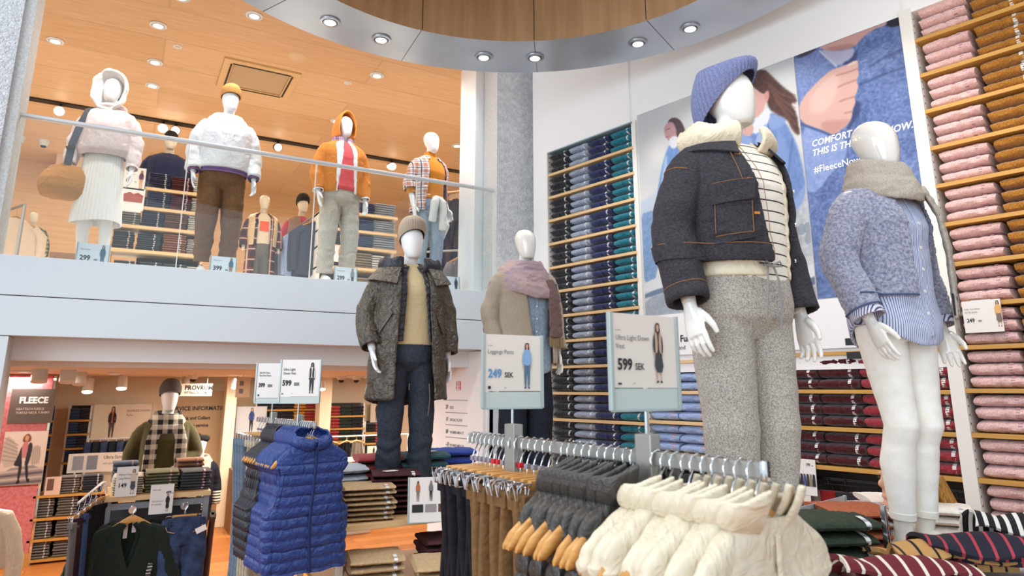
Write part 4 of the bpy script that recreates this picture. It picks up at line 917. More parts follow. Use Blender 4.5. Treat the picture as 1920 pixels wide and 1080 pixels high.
b = MB(); tail(b, [(.20, -.10, 1.38), (.225, -.095, 1.2), (.235, -.085, .94)], [.02, .03, .035], .012, (.6, 1, 0)); b.build('scarf_lining', M('violet_wool', '#3d3a66', .9), T1, remesh=.0065, sm=2)
b = MB(); tail(b, [(-.18, .02, 1.46), (-.255, .05, 1.38), (-.285, .06, 1.25), (-.30, .06, 1.10)], [.05, .06, .055, .05], .013, (.5, 1, 0)); T2 = b.build('scarf_end', m_sc1, F, remesh=.0065, sm=2, disp=dw); fringe(T2, m_sc1, (-.30, .06, 1.10), (.5, 1, 0), .10, 14, .08)
shoes(F, P, M('dark_shoe', '#2a2a2e', .6), M('dark_sole', '#222222', .7))
# ---- four figures behind the balcony glass
m_mw = m_plasm
# pale pink sweatshirt, pleated skirt
P = Fig(yaw=-.08, la=((.24, .02, 1.16), (.248, -.05, .91)), ra=((.25, .02, 1.17), (.25, -.05, .92)), stance=.085)
p0 = atY(190, 300, 7.05); F = thing('clothes_figure', 'white display figure with fluffy white hood, pink sweatshirt and white pleated skirt', 'mannequin', (p0.x+.02, p0.y, UP+.08), radians(-14)); F.scale = (1.03,)*3
base_plate(F, .06); build_body(F, P, m_mw, .008, legs=True); add_hands(F, P, m_mw, (20, 10))
m_pk = cotton('pink_sweat', '#dccdce', '#e4d6d6', .5); R = prof(P, .036, 1.03, 1.515, box=1.08); g = garment('sweatshirt', F, m_pk, P, R, sleeve=.97, vox=.008, srad=(.078, .064, .058, .048), puff=lambda z, a: -.02*max(0, (1.08-z)/.05), disp=addw(wrinkle(.008, 6, 3), sleeve_folds(.006, .21, 22)))
b = MB(); n = 150; b.grid(lambda u, v: Vector(((.150+.045*v)*(1+.05*abs(((u*38) % 1)*2-1)*min(v*4+.3, 1))*sin(2*pi*u), .005-(.112+.04*v)*(1+.05*abs(((u*38) % 1)*2-1)*min(v*4+.3, 1))*cos(2*pi*u), 1.06-.64*v+.012*sin(4*pi*u)*v)), 38*6, 14, cu=True)
b.build('pleated_skirt', M('white_pleats', '#efefec', .6), F, thick=.004, ang=25)
b = MB(); b.grid(lambda u, v: P.H @ Vector(((.10+.045*sin(pi*min(v*1.1, 1)))*sin(-2.5+5.0*u)*(1-.0*v), .012-(.115+.03*sin(pi*v))*cos(-2.5+5.0*u)*-1, -.085+.30*v)), 40, 14)
hd = MB()
def hoodf(u, v):
    a = 2*pi*u; rx = .105+.038*v; rz = .150+.028*v; y = -.075+.02*v+.17*(1-v)
    k = (1-v)**.7; return P.H @ Vector((rx*sin(a)*(1-.88*k**2)*(1+.02*sin(9*a)), -.10+.20*k+.012*sin(7*a)*v, .10+.012+rz*cos(a)*(1-.88*k**2)-.03*(cos(a) < -.3)*v))
hd.grid(hoodf, 48, 16, cu=True); hd.build('fluffy_hood', M('white_fluff', '#eeedea', .95, bump=.8, bs=60, sheen=.4), F, thick=.022, remesh=.008, sm=4, disp=wrinkle(.008, 12, 4))
b = MB(); b.grid(lambda u, v: surf(R, 2*pi*u, 1.49, .02*sin(pi*v))+Vector((0, 0, .045*v)), 40, 6, cu=True); b.build('rib_neckband', m_pk, F, thick=.008)
# handbag on the arm
B = thing('shoulder_bag', 'mustard slouchy shoulder bag with dark grey strap hanging from the pink figure', 'bag', F.matrix_basis.to_translation(), radians(-14))
b = MB(); sec = [(.0, .10, .03, .03), (.03, .165, .075, .0), (.10, .20, .10, .0), (.18, .195, .095, .0), (.25, .165, .07, .0), (.31, .12, .04, .0), (.33, .05, .02, 0)]
b.loft([[(x0-.27+rx*cos(t), -.08+ry*sin(t), .62+z) for t in [2*pi*i/28 for i in range(28)]] for z, rx, ry, x0 in sec]); b.build('bag_body', M('mustard_canvas', '#b8813a', .8, wr=.7, ws=9), B, remesh=.008, sm=4, disp=wrinkle(.012, 6, 8))
b = MB(); b.tube([(-.245, -.13, .93), (-.225, -.15, 1.12), (-.18, -.16, 1.30), (-.150, -.10, 1.475), (-.135, .0, 1.545), (-.15, .10, 1.46), (-.22, .13, 1.25), (-.29, .0, .92)], [(.030, .004)]*8, 10, True, 1, (1, .4, 0)); b.build('strap', M('grey_webbing', '#4b4f5a', .8), B)
b = MB(); b.box((-.23, -.155, 1.09), (.075, .012, .035), .003, Matrix.Rotation(-.35, 3, 'Y')); b.build('buckle', m_dark, B)
# white hoodie, brown trousers
P = Fig(True, yaw=.02, la=((.262, .03, 1.15), (.262, -.06, .92)), ra=((.262, .03, 1.15), (.26, -.05, .92)), stance=.105)
p0 = atY(418, 330, 6.72); F = thing('clothes_figure', 'white display figure in white hoodie with purple hem, mustard beanie and brown trousers', 'mannequin', (p0.x, p0.y, UP+.06), radians(4)); F.scale = (1.03,)*3
base_plate(F, .06); build_body(F, P, m_mw, .008); add_hands(F, P, m_mw, (15, 15))
m_wh = cotton('white_sweat', '#e9e9ea', '#f2f2f2', .5); m_pu = M('purple_rib', '#5d5386', .9, c2='#8a5f8c', pat='stripe', ps=.03, duty=.55)
R = prof(P, .028, .99, 1.51, box=1.0); garment('hoodie', F, m_wh, P, R, sleeve=.93, vox=.008, srad=(.086, .07, .064, .058), disp=addw(wrinkle(.009, 5, 15), sleeve_folds(.006, .25, 20)))
Rh = prof(P, .026, .93, 1.02, box=1.0); b = MB(); b.grid(lambda u, v: surf(Rh, 2*pi*u, .945+.055*v, .0), 60, 5, cu=True); b.build('rib_hem', m_pu, F, thick=.008)
for k in (1, -1): b = MB(); b.tube([P.arm(k, .915), P.arm(k, .975)], [.052, .045], 20, caps=False); b.build('rib_cuff', m_pu, F, thick=.006)
cowl(F, m_wh, P, [(1.50, .155, .125, .02, .022, .038, .055, .0), (1.53, .125, .11, .035, .02, .035, .03, .0)], 'hood', disp=wrinkle(.006, 8, 3))
b = MB()
for s_ in (1, -1): b.tube([surf(R, s_*.12, 1.45, .02), surf(R, s_*.13, 1.38, .012), surf(R, s_*.12, 1.30, .010)], .004, 6)
b.build('drawcord', m_white, F)
trousers(F, P, cotton('brown_twill', '#6b4a31', '#7a573c', .6), 'trousers', 1.0, .02, (.108, .095, .08, .06), .95, disp=addw(wrinkle(.009, 5, 3, (.7, .7, 1.2)), lambda c, n: .005*np.where(c[:, 2] < .35, np.sin(c[:, 2]*70+pn(c, 9, 2)*4), 0)))
beanie(F, P, M('mustard_rib', '#c78f4f', .95, bump=.3, bs=300), (.082, .104), .135, (0, .01, 0), 46, tilt=.16, z0=.160, band=.045, puff=1.1); shoes(F, P, m_white, m_white)
# orange hooded jacket
P = Fig(True, yaw=.1, la=((.258, .03, 1.15), (.255, -.03, .91)), ra=((.258, .02, 1.15), (.255, -.06, .92)), stance=.12, step=.03)
p0 = atY(640, 340, 6.86); F = thing('clothes_figure', 'white display figure in orange hooded jacket with hood up and pale chinos', 'mannequin', (p0.x, p0.y, UP+.08), radians(6)); F.scale = (1.03,)*3
base_plate(F, .06); build_body(F, P, m_mw, .008); add_hands(F, P, m_mw, (15, 15))
m_or = cotton('orange_sweat', '#c97a38', '#d4863f', .4); R = prof(P, .030, .93, 1.515, box=1.0); op = lambda z: (lerp(.55, .42, .93, 1.5)(z), lerp(.45, .55, .93, 1.5)(z))
garment('hooded_jacket', F, m_or, P, R, sleeve=.96, open_=op, vox=.008, srad=(.082, .066, .060, .055), disp=addw(wrinkle(.008, 5, 25), sleeve_folds(.005, .25, 18)))
hood_up(F, P, m_or, .108, .14, .275, -.10, face=.085, front=-.085, disp=wrinkle(.004, 8, 2))
R2 = prof(P, .026, .93, 1.51, box=1.0); ov = lambda z: (lerp(.42, .16, .95, 1.5)(z), lerp(.38, .12, .95, 1.5)(z)); garment('white_shirt', F, m_wh, P, R2, open_=ov, vox=.008, disp=wrinkle(.005, 8, 6))
b = MB(); b.grid(lambda u, v: surf(R2, .12+(2*pi-.24)*u, 1.49, -.004-.01*v)+Vector((0, 0, .06*v)), 40, 5); b.build('shirt_collar', M('check_collar', '#c9a9b4', .8, c2='#70508a', pat='plaid', ps=.02), F, thick=.006)
R3 = prof(P, .018, .96, 1.50, box=1.0); garment('coral_sweater', F, cotton('coral_knit', '#d9545a', '#e06064', .3), P, R3, vox=.008, puff=lambda z, a: .006*sin(max(0, 1.02-z)*60), disp=wrinkle(.004, 8, 6))
for k in (1, -1): b = MB(); b.tube([P.arm(k, .945), P.arm(k, .985)], [.05, .052], 20, caps=False); b.build('shirt_cuff', m_wh, F, thick=.006)
trousers(F, P, cotton('stone_chino', '#b3aa9b', '#c0b8aa', .6), 'trousers', 1.0, .018, (.105, .093, .08, .072), .97, disp=addw(wrinkle(.009, 5, 3, (.7, .7, 1.2)), lambda c, n: .005*np.where(c[:, 2] < .35, np.sin(c[:, 2]*70+pn(c, 9, 2)*4), 0))); shoes(F, P, m_white, m_white)
# plaid shirt over orange turtleneck
P = Fig(yaw=.14, la=((.215, .10, 1.18), (.235, .0, .95)), ra=((.235, .03, 1.17), (.225, -.04, .92)), stance=.085, step=-.03)
p0 = atY(806, 340, 6.78); F = thing('clothes_figure', 'bald white display figure in open plaid shirt over orange top, white sweater tied at waist', 'mannequin', (p0.x, p0.y, UP+.06), radians(10)); F.scale = (1.03,)*3
base_plate(F, .06); build_body(F, P, m_mw, .008); add_hands(F, P, m_mw, (15, 15))
m_pl = M('pastel_plaid', '#e6dcd8', .85, c2='#bf7f66', pat='plaid', ps=.075, duty=.45, c3='#4c5068', wr=.4, ws=8); R = prof(P, .032, .86, 1.50, box=1.02, flare=.02); op = lambda z: (lerp(1.25, .55, .86, 1.48)(z), lerp(.62, .42, .86, 1.48)(z))
garment('plaid_shirt', F, m_pl, P, R, sleeve=.66, open_=op, thick=.007, vox=.0075, srad=(.078, .072, .07, .072), disp=wrinkle(.007, 6, 35)); collar(F, m_pl, prof(P, .03, 1.40, 1.50), .35, 2*pi-.35, 1.485, .04, .03, 0, 'shirt_collar', .006)
R3 = prof(P, .012, 1.0, 1.56, box=.9); m_ot = knit('orange_turtleneck', '#c97a1c', '#d58826'); garment('turtleneck', F, m_ot, P, R3, sleeve=.76, vox=.0075, srad=(.05, .05, .047, .044), disp=wrinkle(.003, 8, 6))
trousers(F, P, cotton('light_denim', '#8fa0b2', '#a3b2c1', .5), 'jeans', 1.02, .010, (.092, .08, .062, .058), .97); shoes(F, P, m_white, m_white)
m_ws = M('white_fleece', '#e7e4df', .95, bump=.5, bs=120, wr=.4, ws=9)
b = MB(); b.grid(lambda u, v: surf(prof(P, .03, .9, 1.1, n=5), 2*pi*u, 1.0+.05*(v-.5)+.02*cos(2*pi*u), .02*sin(pi*v)), 50, 8, cu=True)
for s_, L in ((-1, .26), (1, .34)): b.tube([(s_*.015, -.165, 1.0), (s_*.05, -.19, .95), (s_*.06, -.185, .85), (s_*.065, -.17, 1.0-L)], [.035, .04, .042, .038], 16)
b.tube([(.14, .06, 1.0), (.17, .04, .9), (.20, .02, .74), (.19, .02, .60)], [(.03, .05), (.05, .09), (.05, .10), (.012, .03)], 16); b.ell((0, -.175, .99), (.045, .03, .035))
b.build('tied_sweater', m_ws, F, remesh=.008, sm=3, disp=wrinkle(.007, 9, 3))
# ------------------------------------------------------------------ price signs
m_card = M('sign_card', '#ded5cc', .45); m_cardw = M('sign_card_white', '#e3e0dd', .45); m_alu = M('sign_frame', '#a9b5b4', .35, metal=.3); m_strip = M('sign_strip', '#bcc6c2', .4)
def print_person(parent, x, z, h, top='#8fa7c4', legs='#333a46', hair='#3a2a25', vest=None, skin='#c99a80', shoe='#222222', kind='pants', y=-.0015, coat=None, arms=None):
    b = MB(); mats = [M('print_'+c.strip('#'), c, .5) for c in (hair, skin, top, legs, shoe, vest or top, arms or top)]
    def pl(i, pts, dy=0): b.cur = i; b.poly([(x+p[0]*h, y-dy, z+p[1]*h) for p in smooth_poly(pts)])
    if hair: pl(0, [(-.045, .99), (.04, 1.0), (.055, .93), (.06, .82), (.035, .80), (-.04, .80), (-.055, .86)], .0)
    pl(1, [(-.028, .965), (.028, .965), (.032, .91), (.018, .865), (-.018, .865), (-.032, .91)], .0004)
    pl(1, [(-.02, .88), (.02, .88), (.022, .835), (-.022, .835)], .0003)
    pl(6, [(-.07, .82), (-.105, .74), (-.115, .60), (-.095, .49), (-.065, .50), (-.08, .62), (-.06, .74)], .0003); pl(6, [(.07, .82), (.105, .74), (.115, .60), (.10, .48), (.07, .49), (.085, .62), (.06, .74)], .0003)
    pl(1, [(-.10, .50), (-.075, .50), (-.075, .44), (-.095, .44)], .0004); pl(1, [(.105, .49), (.075, .49), (.08, .43), (.1, .43)], .0004)
    if kind == 'skirt': pl(3, [(-.06, .58), (.06, .58), (.12, .17), (-.10, .17)], .0003); pl(1, [(-.06, .19), (-.03, .19), (-.03, .04), (-.05, .04)], .0002); pl(1, [(.06, .19), (.03, .19), (.045, .04), (.06, .04)], .0002)
    else: pl(3, [(-.07, .56), (.0, .56), (.012, .45), (-.012, .25), (-.02, .03), (-.055, .03), (-.07, .3)], .0003); pl(3, [(.0, .56), (.07, .56), (.075, .3), (.06, .03), (.025, .03), (.02, .25), (-.005, .45)], .0003)
    pl(2, [(-.03, .85), (.03, .85), (.08, .82), (.07, .66), (.078, .50), (-.078, .50), (-.07, .66), (-.08, .82)], .0006)
    if vest: pl(5, [(-.03, .85), (-.08, .82), (-.07, .66), (-.078, .49), (-.02, .49), (-.012, .7)], .0009); pl(5, [(.03, .85), (.08, .82), (.07, .66), (.078, .49), (.02, .49), (.012, .7)], .0009)
    pl(4, [(-.05, .04), (-.02, .04), (-.02, .0), (-.075, .0)], .0004); pl(4, [(.025, .04), (.055, .04), (.075, .0), (.022, .0)], .0004)
    o = b.build('printed_person', mats, parent, smooth=False); return o
def letters(parent, lst, mat=None, y=-.0012, name='lettering'):
    for s, x, z, size, bold, sx, m in lst:
        q = MB(); text(q, s, size, (x, y, z), bold, sx); q.build(name, m or mat or m_print_k, parent, smooth=False)
def sign(name, label, L, Rp, h, strip=.0, frame=True, card=None, tilt=0, group=None, cat='price sign', pole=0):
    """card whose lower edge runs from L to Rp; local x to the right, facing -y"""
    d = Rp-L; w = hypot(d.x, d.y); t = thing(name, label, cat, L, atan2(d.y, d.x), group); t.rotation_euler.x = tilt
    b = MB(); b.box((w/2, .004, h/2+strip/2), (w-.004, .005, h-strip-.004)); b.build('card', card or m_card, t, smooth=False)
    if frame:
        b = MB()
        for x in (0, w): b.box((x, .004, h/2), (.010, .014, h), .002)
        b.box((w/2, .004, 0), (w, .012, .006), .001); b.build('frame', m_alu, t, smooth=False)
        if strip: b = MB(); b.box((w/2, .005, strip/2), (w-.008, .006, strip)); b.build('lower_strip', m_strip, t, smooth=False)
    if pole: b = MB(); b.tube([(w*.5, .008, 0), (w*.5, .008, -pole)], .0045, 10); b.build('pole', m_metal, t)
    return t, w
def atF(x, y, f): return O+ray(x, y)*f
def proj(p):
    q = Vector(p)-O; f0 = q.x*sin(YAW)+q.y*cos(YAW); r = q.x*cos(YAW)-q.y*sin(YAW); fw = f0*cos(PITCH)+q.z*sin(PITCH); up = -f0*sin(PITCH)+q.z*cos(PITCH)
    return PCX+FPX*r/fw, PCY-FPX*up/fw
m_bluep = M('blue_print', '#5f8fc0', .5)
L, Rp = atF(1150, 770.7, 1.60), atF(1276, 763, 1.725); Rp.z = L.z
T, w = sign('rack_sign', 'cream rack sign reading 599 SEK for an ultra light down vest above the dark vests', L, Rp, .238, .052, pole=.085, group=None)
letters(T, [('Ultra Light Down', .014, .170, .0182, 0, .88, m_print_g), ('Vest', .014, .149, .0182, 0, .88, m_print_g), ('599', .018, .098, .038, .0011, .86, None), ('SEK', .076, .098, .0230, .0003, .84, None), ('WOMEN', .014, .192, .005, 0, .9, m_print_g), ('SIZE', .066, .063, .005, 0, .9, m_print_g)])
b = MB(); b.box((.024, -.001, .064), (.010, .0012, .0045)); b.build('logo_block', m_print_k, T, smooth=False)
print_person(T, .158, .066, .152, top='#33363d', legs='#3d4248', hair='#4a2f25', vest='#b99a88', kind='skirt', arms='#2c2e34')
L, Rp = atF(906, 766.3, 2.13), atF(1017.4, 764.8, 2.225); Rp.z = L.z
T, w = sign('rack_sign', 'cream rack sign reading 249 SEK for leggings pants in front of the camel coat', L, Rp, .238, .052, pole=.10)
letters(T, [('Leggings Pants', .014, .174, .0190, 0, .86, m_print_g), ('249', .016, .098, .038, .0011, .86, m_bluep), ('SEK', .075, .098, .0230, .0003, .84, None), ('WOMEN', .014, .198, .005, 0, .9, m_print_g), ('SIZE', .074, .063, .005, 0, .9, m_print_g)])
b = MB(); b.box((.021, -.001, .066), (.009, .0012, .009)); b.build('logo_block', m_print_k, T, smooth=False)
print_person(T, .158, .062, .150, top='#86a9d0', legs='#50708c', hair='#5a2f22', shoe='#3c4a70')
# ------------------------------------------------------------------ clothes rails
m_hwood = M('hanger_wood', '#d29a55', .4, c2='#bf8644', pat='wood', ps=14, stretch=(1, 6, 8), coat=.2); m_redc = M('red_cube', '#c8202c', .4); m_grc = M('grey_cube', '#8f8a95', .4); m_rail = M('rail_steel', '#a5a29c', .38, metal=.75)
def hanger_proto(cube):
    t = thing('wooden_hanger', None, 'hanger', (0, 0, -50))
    b = MB(); b.tube([(-.019, 0, -.022), (-.021, 0, -.006), (-.014, 0, .008), (0, 0, .0135), (.014, 0, .008), (.0205, 0, -.006), (.017, 0, -.024), (.006, 0, -.040), (0, 0, -.056), (0, 0, -.088)], .0021, 8); b.build('hook', m_chrome, t)
    b = MB(); rings = []
    for i in range(25):
        u = i/24*2-1; a = abs(u); x = .218*u; z = -.090-.122*a**1.2; hh = (.030-.013*a)*(1 if a < .93 else sqrt(max(1-((a-.93)/.075)**2, .05))); dd = (.0065+.006*a**2)*(1 if a < .93 else sqrt(max(1-((a-.93)/.075)**2, .05)))
        rings.append([(x, dd*cos(k*2*pi/14)-.005*a*a, z+hh*sin(k*2*pi/14)*(1.1 if sin(k*2*pi/14) < 0 else 1)) for k in range(14)])
    b.loft(rings); b.build('wooden_arms', m_hwood, t)
    b = MB(); b.box((0, 0, -.064), (.015, .014, .014), .002); b.build('size_cube', cube, t); return t
HG, HR = hanger_proto(m_grc), hanger_proto(m_redc)
def clip_proto(cube):
    t = thing('clip_hanger', None, 'hanger', (0, 0, -50))
    b = MB(); b.tube([(-.019, 0, -.022), (-.021, 0, -.006), (-.014, 0, .008), (0, 0, .0135), (.014, 0, .008), (.0205, 0, -.006), (.017, 0, -.024), (.006, 0, -.040), (0, 0, -.056), (0, 0, -.085)], .0021, 8); b.build('hook', m_chrome, t)
    b = MB(); b.box((0, 0, -.094), (.19, .015, .022), .004); b.build('wooden_bar', m_hwood, t)
    for s_ in (1, -1):
        b = MB(); b.tube([(s_*.09, 0, -.094), (s_*.135, 0, -.094)], .003, 6)
        for y in (-.008, .008): b.tube([(s_*.10, y, -.10), (s_*.105, y*2.6, -.088), (s_*.135, y*2.6, -.088), (s_*.14, y, -.10), (s_*.135, y*.5, -.128), (s_*.105, y*.5, -.128), (s_*.10, y, -.10)], .0022, 6)
        b.build('clip', m_chrome, t)
    b = MB(); b.box((0, 0, -.066), (.015, .014, .014), .002); b.build('size_cube', cube, t); return t
KG, KR = clip_proto(m_grc), clip_proto(m_redc)
def vest_proto(name, mat, w=.235, dep=.058, L=.74, pitch=.054, amp=.011, collar_h=.075, open_top=False, zipm=None, seed=1, sh=.9):
    t = thing(name, None, 'vest', (0, 0, -50)); q_ = sh*w; arm = lambda x: -.090-.122*(x/.218)**1.2+.034
    R = [(-L, w, dep, 0), (-.54, w*1.0, dep*1.05, 0), (-.44, w*.99, dep*1.05, 0), (-.38, w*.94, dep, 0), (-.31, max(w*.88, q_) if q_ > .19 else w*.88, dep*.9, 0), (arm(q_)-.035, q_, dep*.72, -.004)]
    xs_ = np.linspace(q_*.97, .078, 6); R += [(arm(x)-(.012 if i == 0 else 0), x, dep*(.62+.05*i), -.004+.002*i) for i, x in enumerate(xs_)]; ZN = R[-1][0]
    def fn(u, v):
        a = 2*pi*u; z = -L+(L+ZN)*v; o = amp*abs(sin(pi*(z+.1)/pitch))**.55 if z < arm(q_)-.03 else amp*.5
        side = max(0, abs(sin(a))-.80)/.2; hole = side*max(0, 1-abs((z+.335)/.115)**3)
        q = surf(R, a, z, o-.045*hole, 2.6); q.z += .006*sin(9*a+seed)*max(0, (-.2-z)); q.x += .012*sin(z*9+seed); return q
    b = MB(); b.grid(fn, 110, 92, cu=True); b.build('quilted_body', mat, t, thick=.003, disp=lambda c, n: .004*pn(c, 13, seed)+.0025*pn(c, 34, seed+3))
    b = MB()
    if open_top: b.grid(lambda u, v: surf(R, .34+(2*pi-.68)*u, ZN-.006, .006*sin(pi*v)+.004+.03*v*(abs(u-.5)*2)**3)+Vector((0, -.014*v, -.012*(1-v)*(abs(u-.5)*2)**2+collar_h*v*(.42+.58*(abs(u-.5)*2)**2.2)+.003*sin(u*26)*v)), 50, 9)
    else: b.grid(lambda u, v: surf(R, .06+(2*pi-.12)*u, ZN-.008, .018*sin(pi*v)+.004)+Vector((0, -.006*v, collar_h*v+.004*sin(u*40+v*3)*v-(.018+.012*v)*(1+cos(2*pi*u)))), 60, 12)
    b.build('collar', mat, t, thick=.013, remesh=.0045, sm=2, disp=lambda c, n: .002*pn(c, 30, seed))
    b = MB(); pts = [(.012*sin(z*9+seed)*1.0, surf(R, 0, z, amp+.002, 2.6).y+.001, z) for z in np.linspace(-L, ZN-.03, 24)]; b.tube(pts, [(.009, .0035)]*24, 8, True, 1, (1, 0, 0)); zp = b.build('zip', zipm or mat, t)
    if zipm:
        b = MB(); p = pts[-1]; b.box((p[0], p[1]-.006, p[2]-.02), (.008, .005, .03), .002); b.build('zip_puller', zipm, zp)
        for s_ in (1, -1):
            b = MB(); b.tube([fn((s_*.82+s_*.13*max(0, (z+.4)/-.35))/(2*pi) % 1, (z+L)/(L+ZN))+Vector((0, -.002, 0)) for z in np.linspace(-L, -.24, 60)], .0022, 5); b.build('panel_seam', zipm, t)
            b = MB(); pa = []
            for i in range(25):
                z = -.215-.24*i/24; a = s_*(1.14-.12*sin(pi*i/24)); pa.append(fn(a/(2*pi) % 1, (z+L)/(L+ZN))+Vector((0, -.001, 0)))
            b.tube(pa, .005, 7); b.build('armhole_binding', zipm, t)
    return t
def bar_rack(name, label, P0, dr, Ln, poles, hbar=.030):
    t = thing(name, label, 'clothes rack', (P0.x, P0.y, LAND), atan2(-dr[0], dr[1])); z = P0.z-LAND
    b = MB(); b.box((0, Ln/2, z-.002), (.014, Ln+.02, hbar), .002); b.build('rail', m_rail, t, smooth=False)
    for s_ in poles:
        b = MB(); b.box((0, s_, (z+.05)/2), (.032, .05, z+.05), .003); b.build('post', m_rail, t, smooth=False)
        b = MB(); b.box((0, s_, .015), (.5, .06, .03), .004); b.build('foot', m_rail, t, smooth=False)
    b = MB(); b.box((0, -.012, z-.002), (.020, .012, hbar+.008), .003); b.build('end_cap', m_chrome, t); return t
class Rail:
    def __init__(s, P0, ang): s.P0 = P0; s.a = radians(ang); s.d = Vector((-sin(s.a), cos(s.a), 0))
    def at(s, q): return s.P0+s.d*q
    def spx(s, px):
        lo, hi = -1., 6.
        for _ in range(50):
            m = (lo+hi)/2
            if proj(s.at(m))[0] > px: lo = m
            else: hi = m
        return lo
    def put(s, proto, q, lab, grp, tw=0, drop=.013, cat=None, mats=None, sc=None, lean=0):
        o = dup(proto, s.at(q)+Vector((0, 0, drop)), s.a+tw, lab, grp, mats, sc)
        o.rotation_euler.y = lean
        return o
m_dkv = nylon('dark_grey_puffer', '#3d3a37', .45, 22, .42); m_crv = nylon('ivory_puffer', '#d8ccb4', .5, 16, .36)
VD = [vest_proto('puffer_vest', m_dkv, .205, .030, .62, .045, .006, .080, True, seed=s, sh=.80) for s in (1, 4)]
VC = [vest_proto('puffer_vest', m_crv, .220, .036, .64, .062, .009, .066, True, seed=s, sh=.93) for s in (2, 5, 8)]
RR = Rail(atF(1424, 880, 1.29), 5.5)
s1, s2, sE = RR.spx(1215), RR.spx(963), RR.spx(884)
bar_rack('clothes_rack', 'steel clothes rack with cream vests, dark vests and hanging trousers in front', RR.P0, RR.d, sE, (s1, s2))
n = 10
HOOKZ = .004
for i in range(n):
    q = .014+(s1-.03-.014)*i/(n-1); tw = random.uniform(-.16, .10)
    RR.put(HR if i in (4, 5, 6) else HG, q, f'wooden hanger carrying the {ORD[i]} cream vest from the near rail end', 'hangers with cream vests', tw, HOOKZ)
    RR.put(VC[i % 3], q, f'cream puffer vest, {ORD[i]} from the near end of the front rail', 'cream vests on the front rail', tw, HOOKZ, lean=random.uniform(-.03, .03))
n = 10; sa, sb = s1+.035, RR.spx(1062)
for i in range(n):
    q = sa+(sb-sa)*i/(n-1); tw = random.uniform(-.12, .14)
    RR.put(HR if i == 9 else HG, q, f'wooden hanger carrying the {ORD[i]} dark vest beyond the sign post', 'hangers with dark vests', tw, HOOKZ)
    RR.put(VD[i % 2], q, f'dark grey puffer vest, {ORD[i]} beyond the 599 sign post', 'dark vests on the front rail', tw, HOOKZ)
def trouser_proto(name, mat, w=.30, L=.95, top=-.118, seed=1, tabs=None, dep=.017):
    t = thing(name, None, 'trousers', (0, 0, -50)); b = MB()
    def fn(u, v):
        a = 2*pi*u; z = top-L*v; wd = w*(1-.18*v)*(.5+.03*sin(v*5+seed)); k = .25 if v < .01 else 1
        d = dep*(1+.5*sin(v*7+seed)*.4+.35*v); x = wd*math.copysign(abs(sin(a))**.6, sin(a)); y = -d*math.copysign(abs(cos(a))**.6, cos(a))*k
        return (x, y+.012*sin(v*4+seed)+.006*sin(x*40+seed)*v, z)
    b.grid(fn, 48, 40, cu=True); b.cap(list(range(48))); b.build('legs', mat, t, disp=lambda c, n: .004*pn(c, 9, seed, (1, 1, .5)))
    b = MB(); b.box((0, 0, top-.018), (w*1.0, dep*2+.006, .04), .004); wb = b.build('waistband', mat, t)
    b = MB()
    for x in (-.085, .0, .085): b.box((x, -dep-.004, top-.02), (.011, .005, .045), .001)
    b.build('belt_loops', mat, wb)
    if tabs: b = MB(); b.box((.03, -dep-.006, top-.03), (.05, .002, .05)); b.build('paper_label', m_white, t, smooth=False)
    return t
m_brt = cotton('brown_trouser', '#6f5233', '#7d5e3d', .5); m_bkt = cotton('black_trouser', '#17161a', '#211f24', .4)
TB = [trouser_proto('hanging_trousers', m_brt, .255, .95, seed=s, tabs=(s == 1)) for s in (1, 3, 6)]; TK = [trouser_proto('hanging_trousers', m_bkt, .235, .98, seed=s) for s in (2, 5)]
n = 8; sa, sb = RR.spx(1042), RR.spx(952)
for i in range(n):
    q = sa+(sb-sa)*i/(n-1); tw = random.uniform(-.08, .08)
    RR.put(KR if i in (5, 6) else KG, q, f'clip hanger of the {ORD[i]} brown trousers, counted from the dark vests', 'clip hangers with brown trousers', tw, HOOKZ)
    RR.put(TB[i % 3 if i else 0], q, f'brown trousers hung by clips, {ORD[i]} behind the dark vests', 'brown trousers on the front rail', tw, HOOKZ)
n = 8; sa, sb = RR.spx(944), RR.spx(888)
for i in range(n):
    q = sa+(sb-sa)*i/(n-1); tw = random.uniform(-.08, .08)
    RR.put(KR if i in (1, 2) else KG, q, f'clip hanger of the {ORD[i]} black trousers, counted from the brown ones', 'clip hangers with black trousers', tw, HOOKZ)
    RR.put(TK[i % 2], q, f'black trousers hung by clips, {ORD[i]} behind the brown trousers', 'black trousers on the front rail', tw, HOOKZ)
# left rail with blue and navy vests
m_blv = nylon('royal_blue_puffer', '#1d3a7c', .5, 20, .42); m_bls = M('blue_seam', '#15275c', .6); m_nvv = nylon('ink_puffer', '#1b1e2b', .4, 20, .45)
LR = Rail(atF(588, 797, 3.66), 8.6); sEl = LR.spx(484)
bar_rack('clothes_rack', 'steel clothes rack with royal blue and navy vests by the floor boards', LR.P0, LR.d, sEl, (LR.spx(561), LR.spx(512)), .028)
VB = vest_proto('down_vest', m_blv, .226, .050, .74, .052, .010, .085, False, zipm=m_bls, seed=3); VB2 = vest_proto('down_vest', m_blv, .222, .036, .72, .052, .010, .085, False, seed=6); VN = vest_proto('down_vest', m_nvv, .224, .036, .72, .052, .009, .085, False, seed=2)
for i in range(9):
    q = .015+.030*i; tw = 0.06 if i == 0 else random.uniform(-.03, .05)
    LR.put(HR if i in (4, 5) else HG, q, f'wooden hanger carrying the {ORD[i]} blue vest', 'hangers with blue vests', tw, HOOKZ)
    LR.put(VB if i == 0 else VB2, q, 'royal blue quilted vest facing out at the front of the rail' if i == 0 else f'royal blue quilted vest, {ORD[i]} in the row on the left rail', None if i == 0 else 'blue vests on the left rail', tw, HOOKZ)
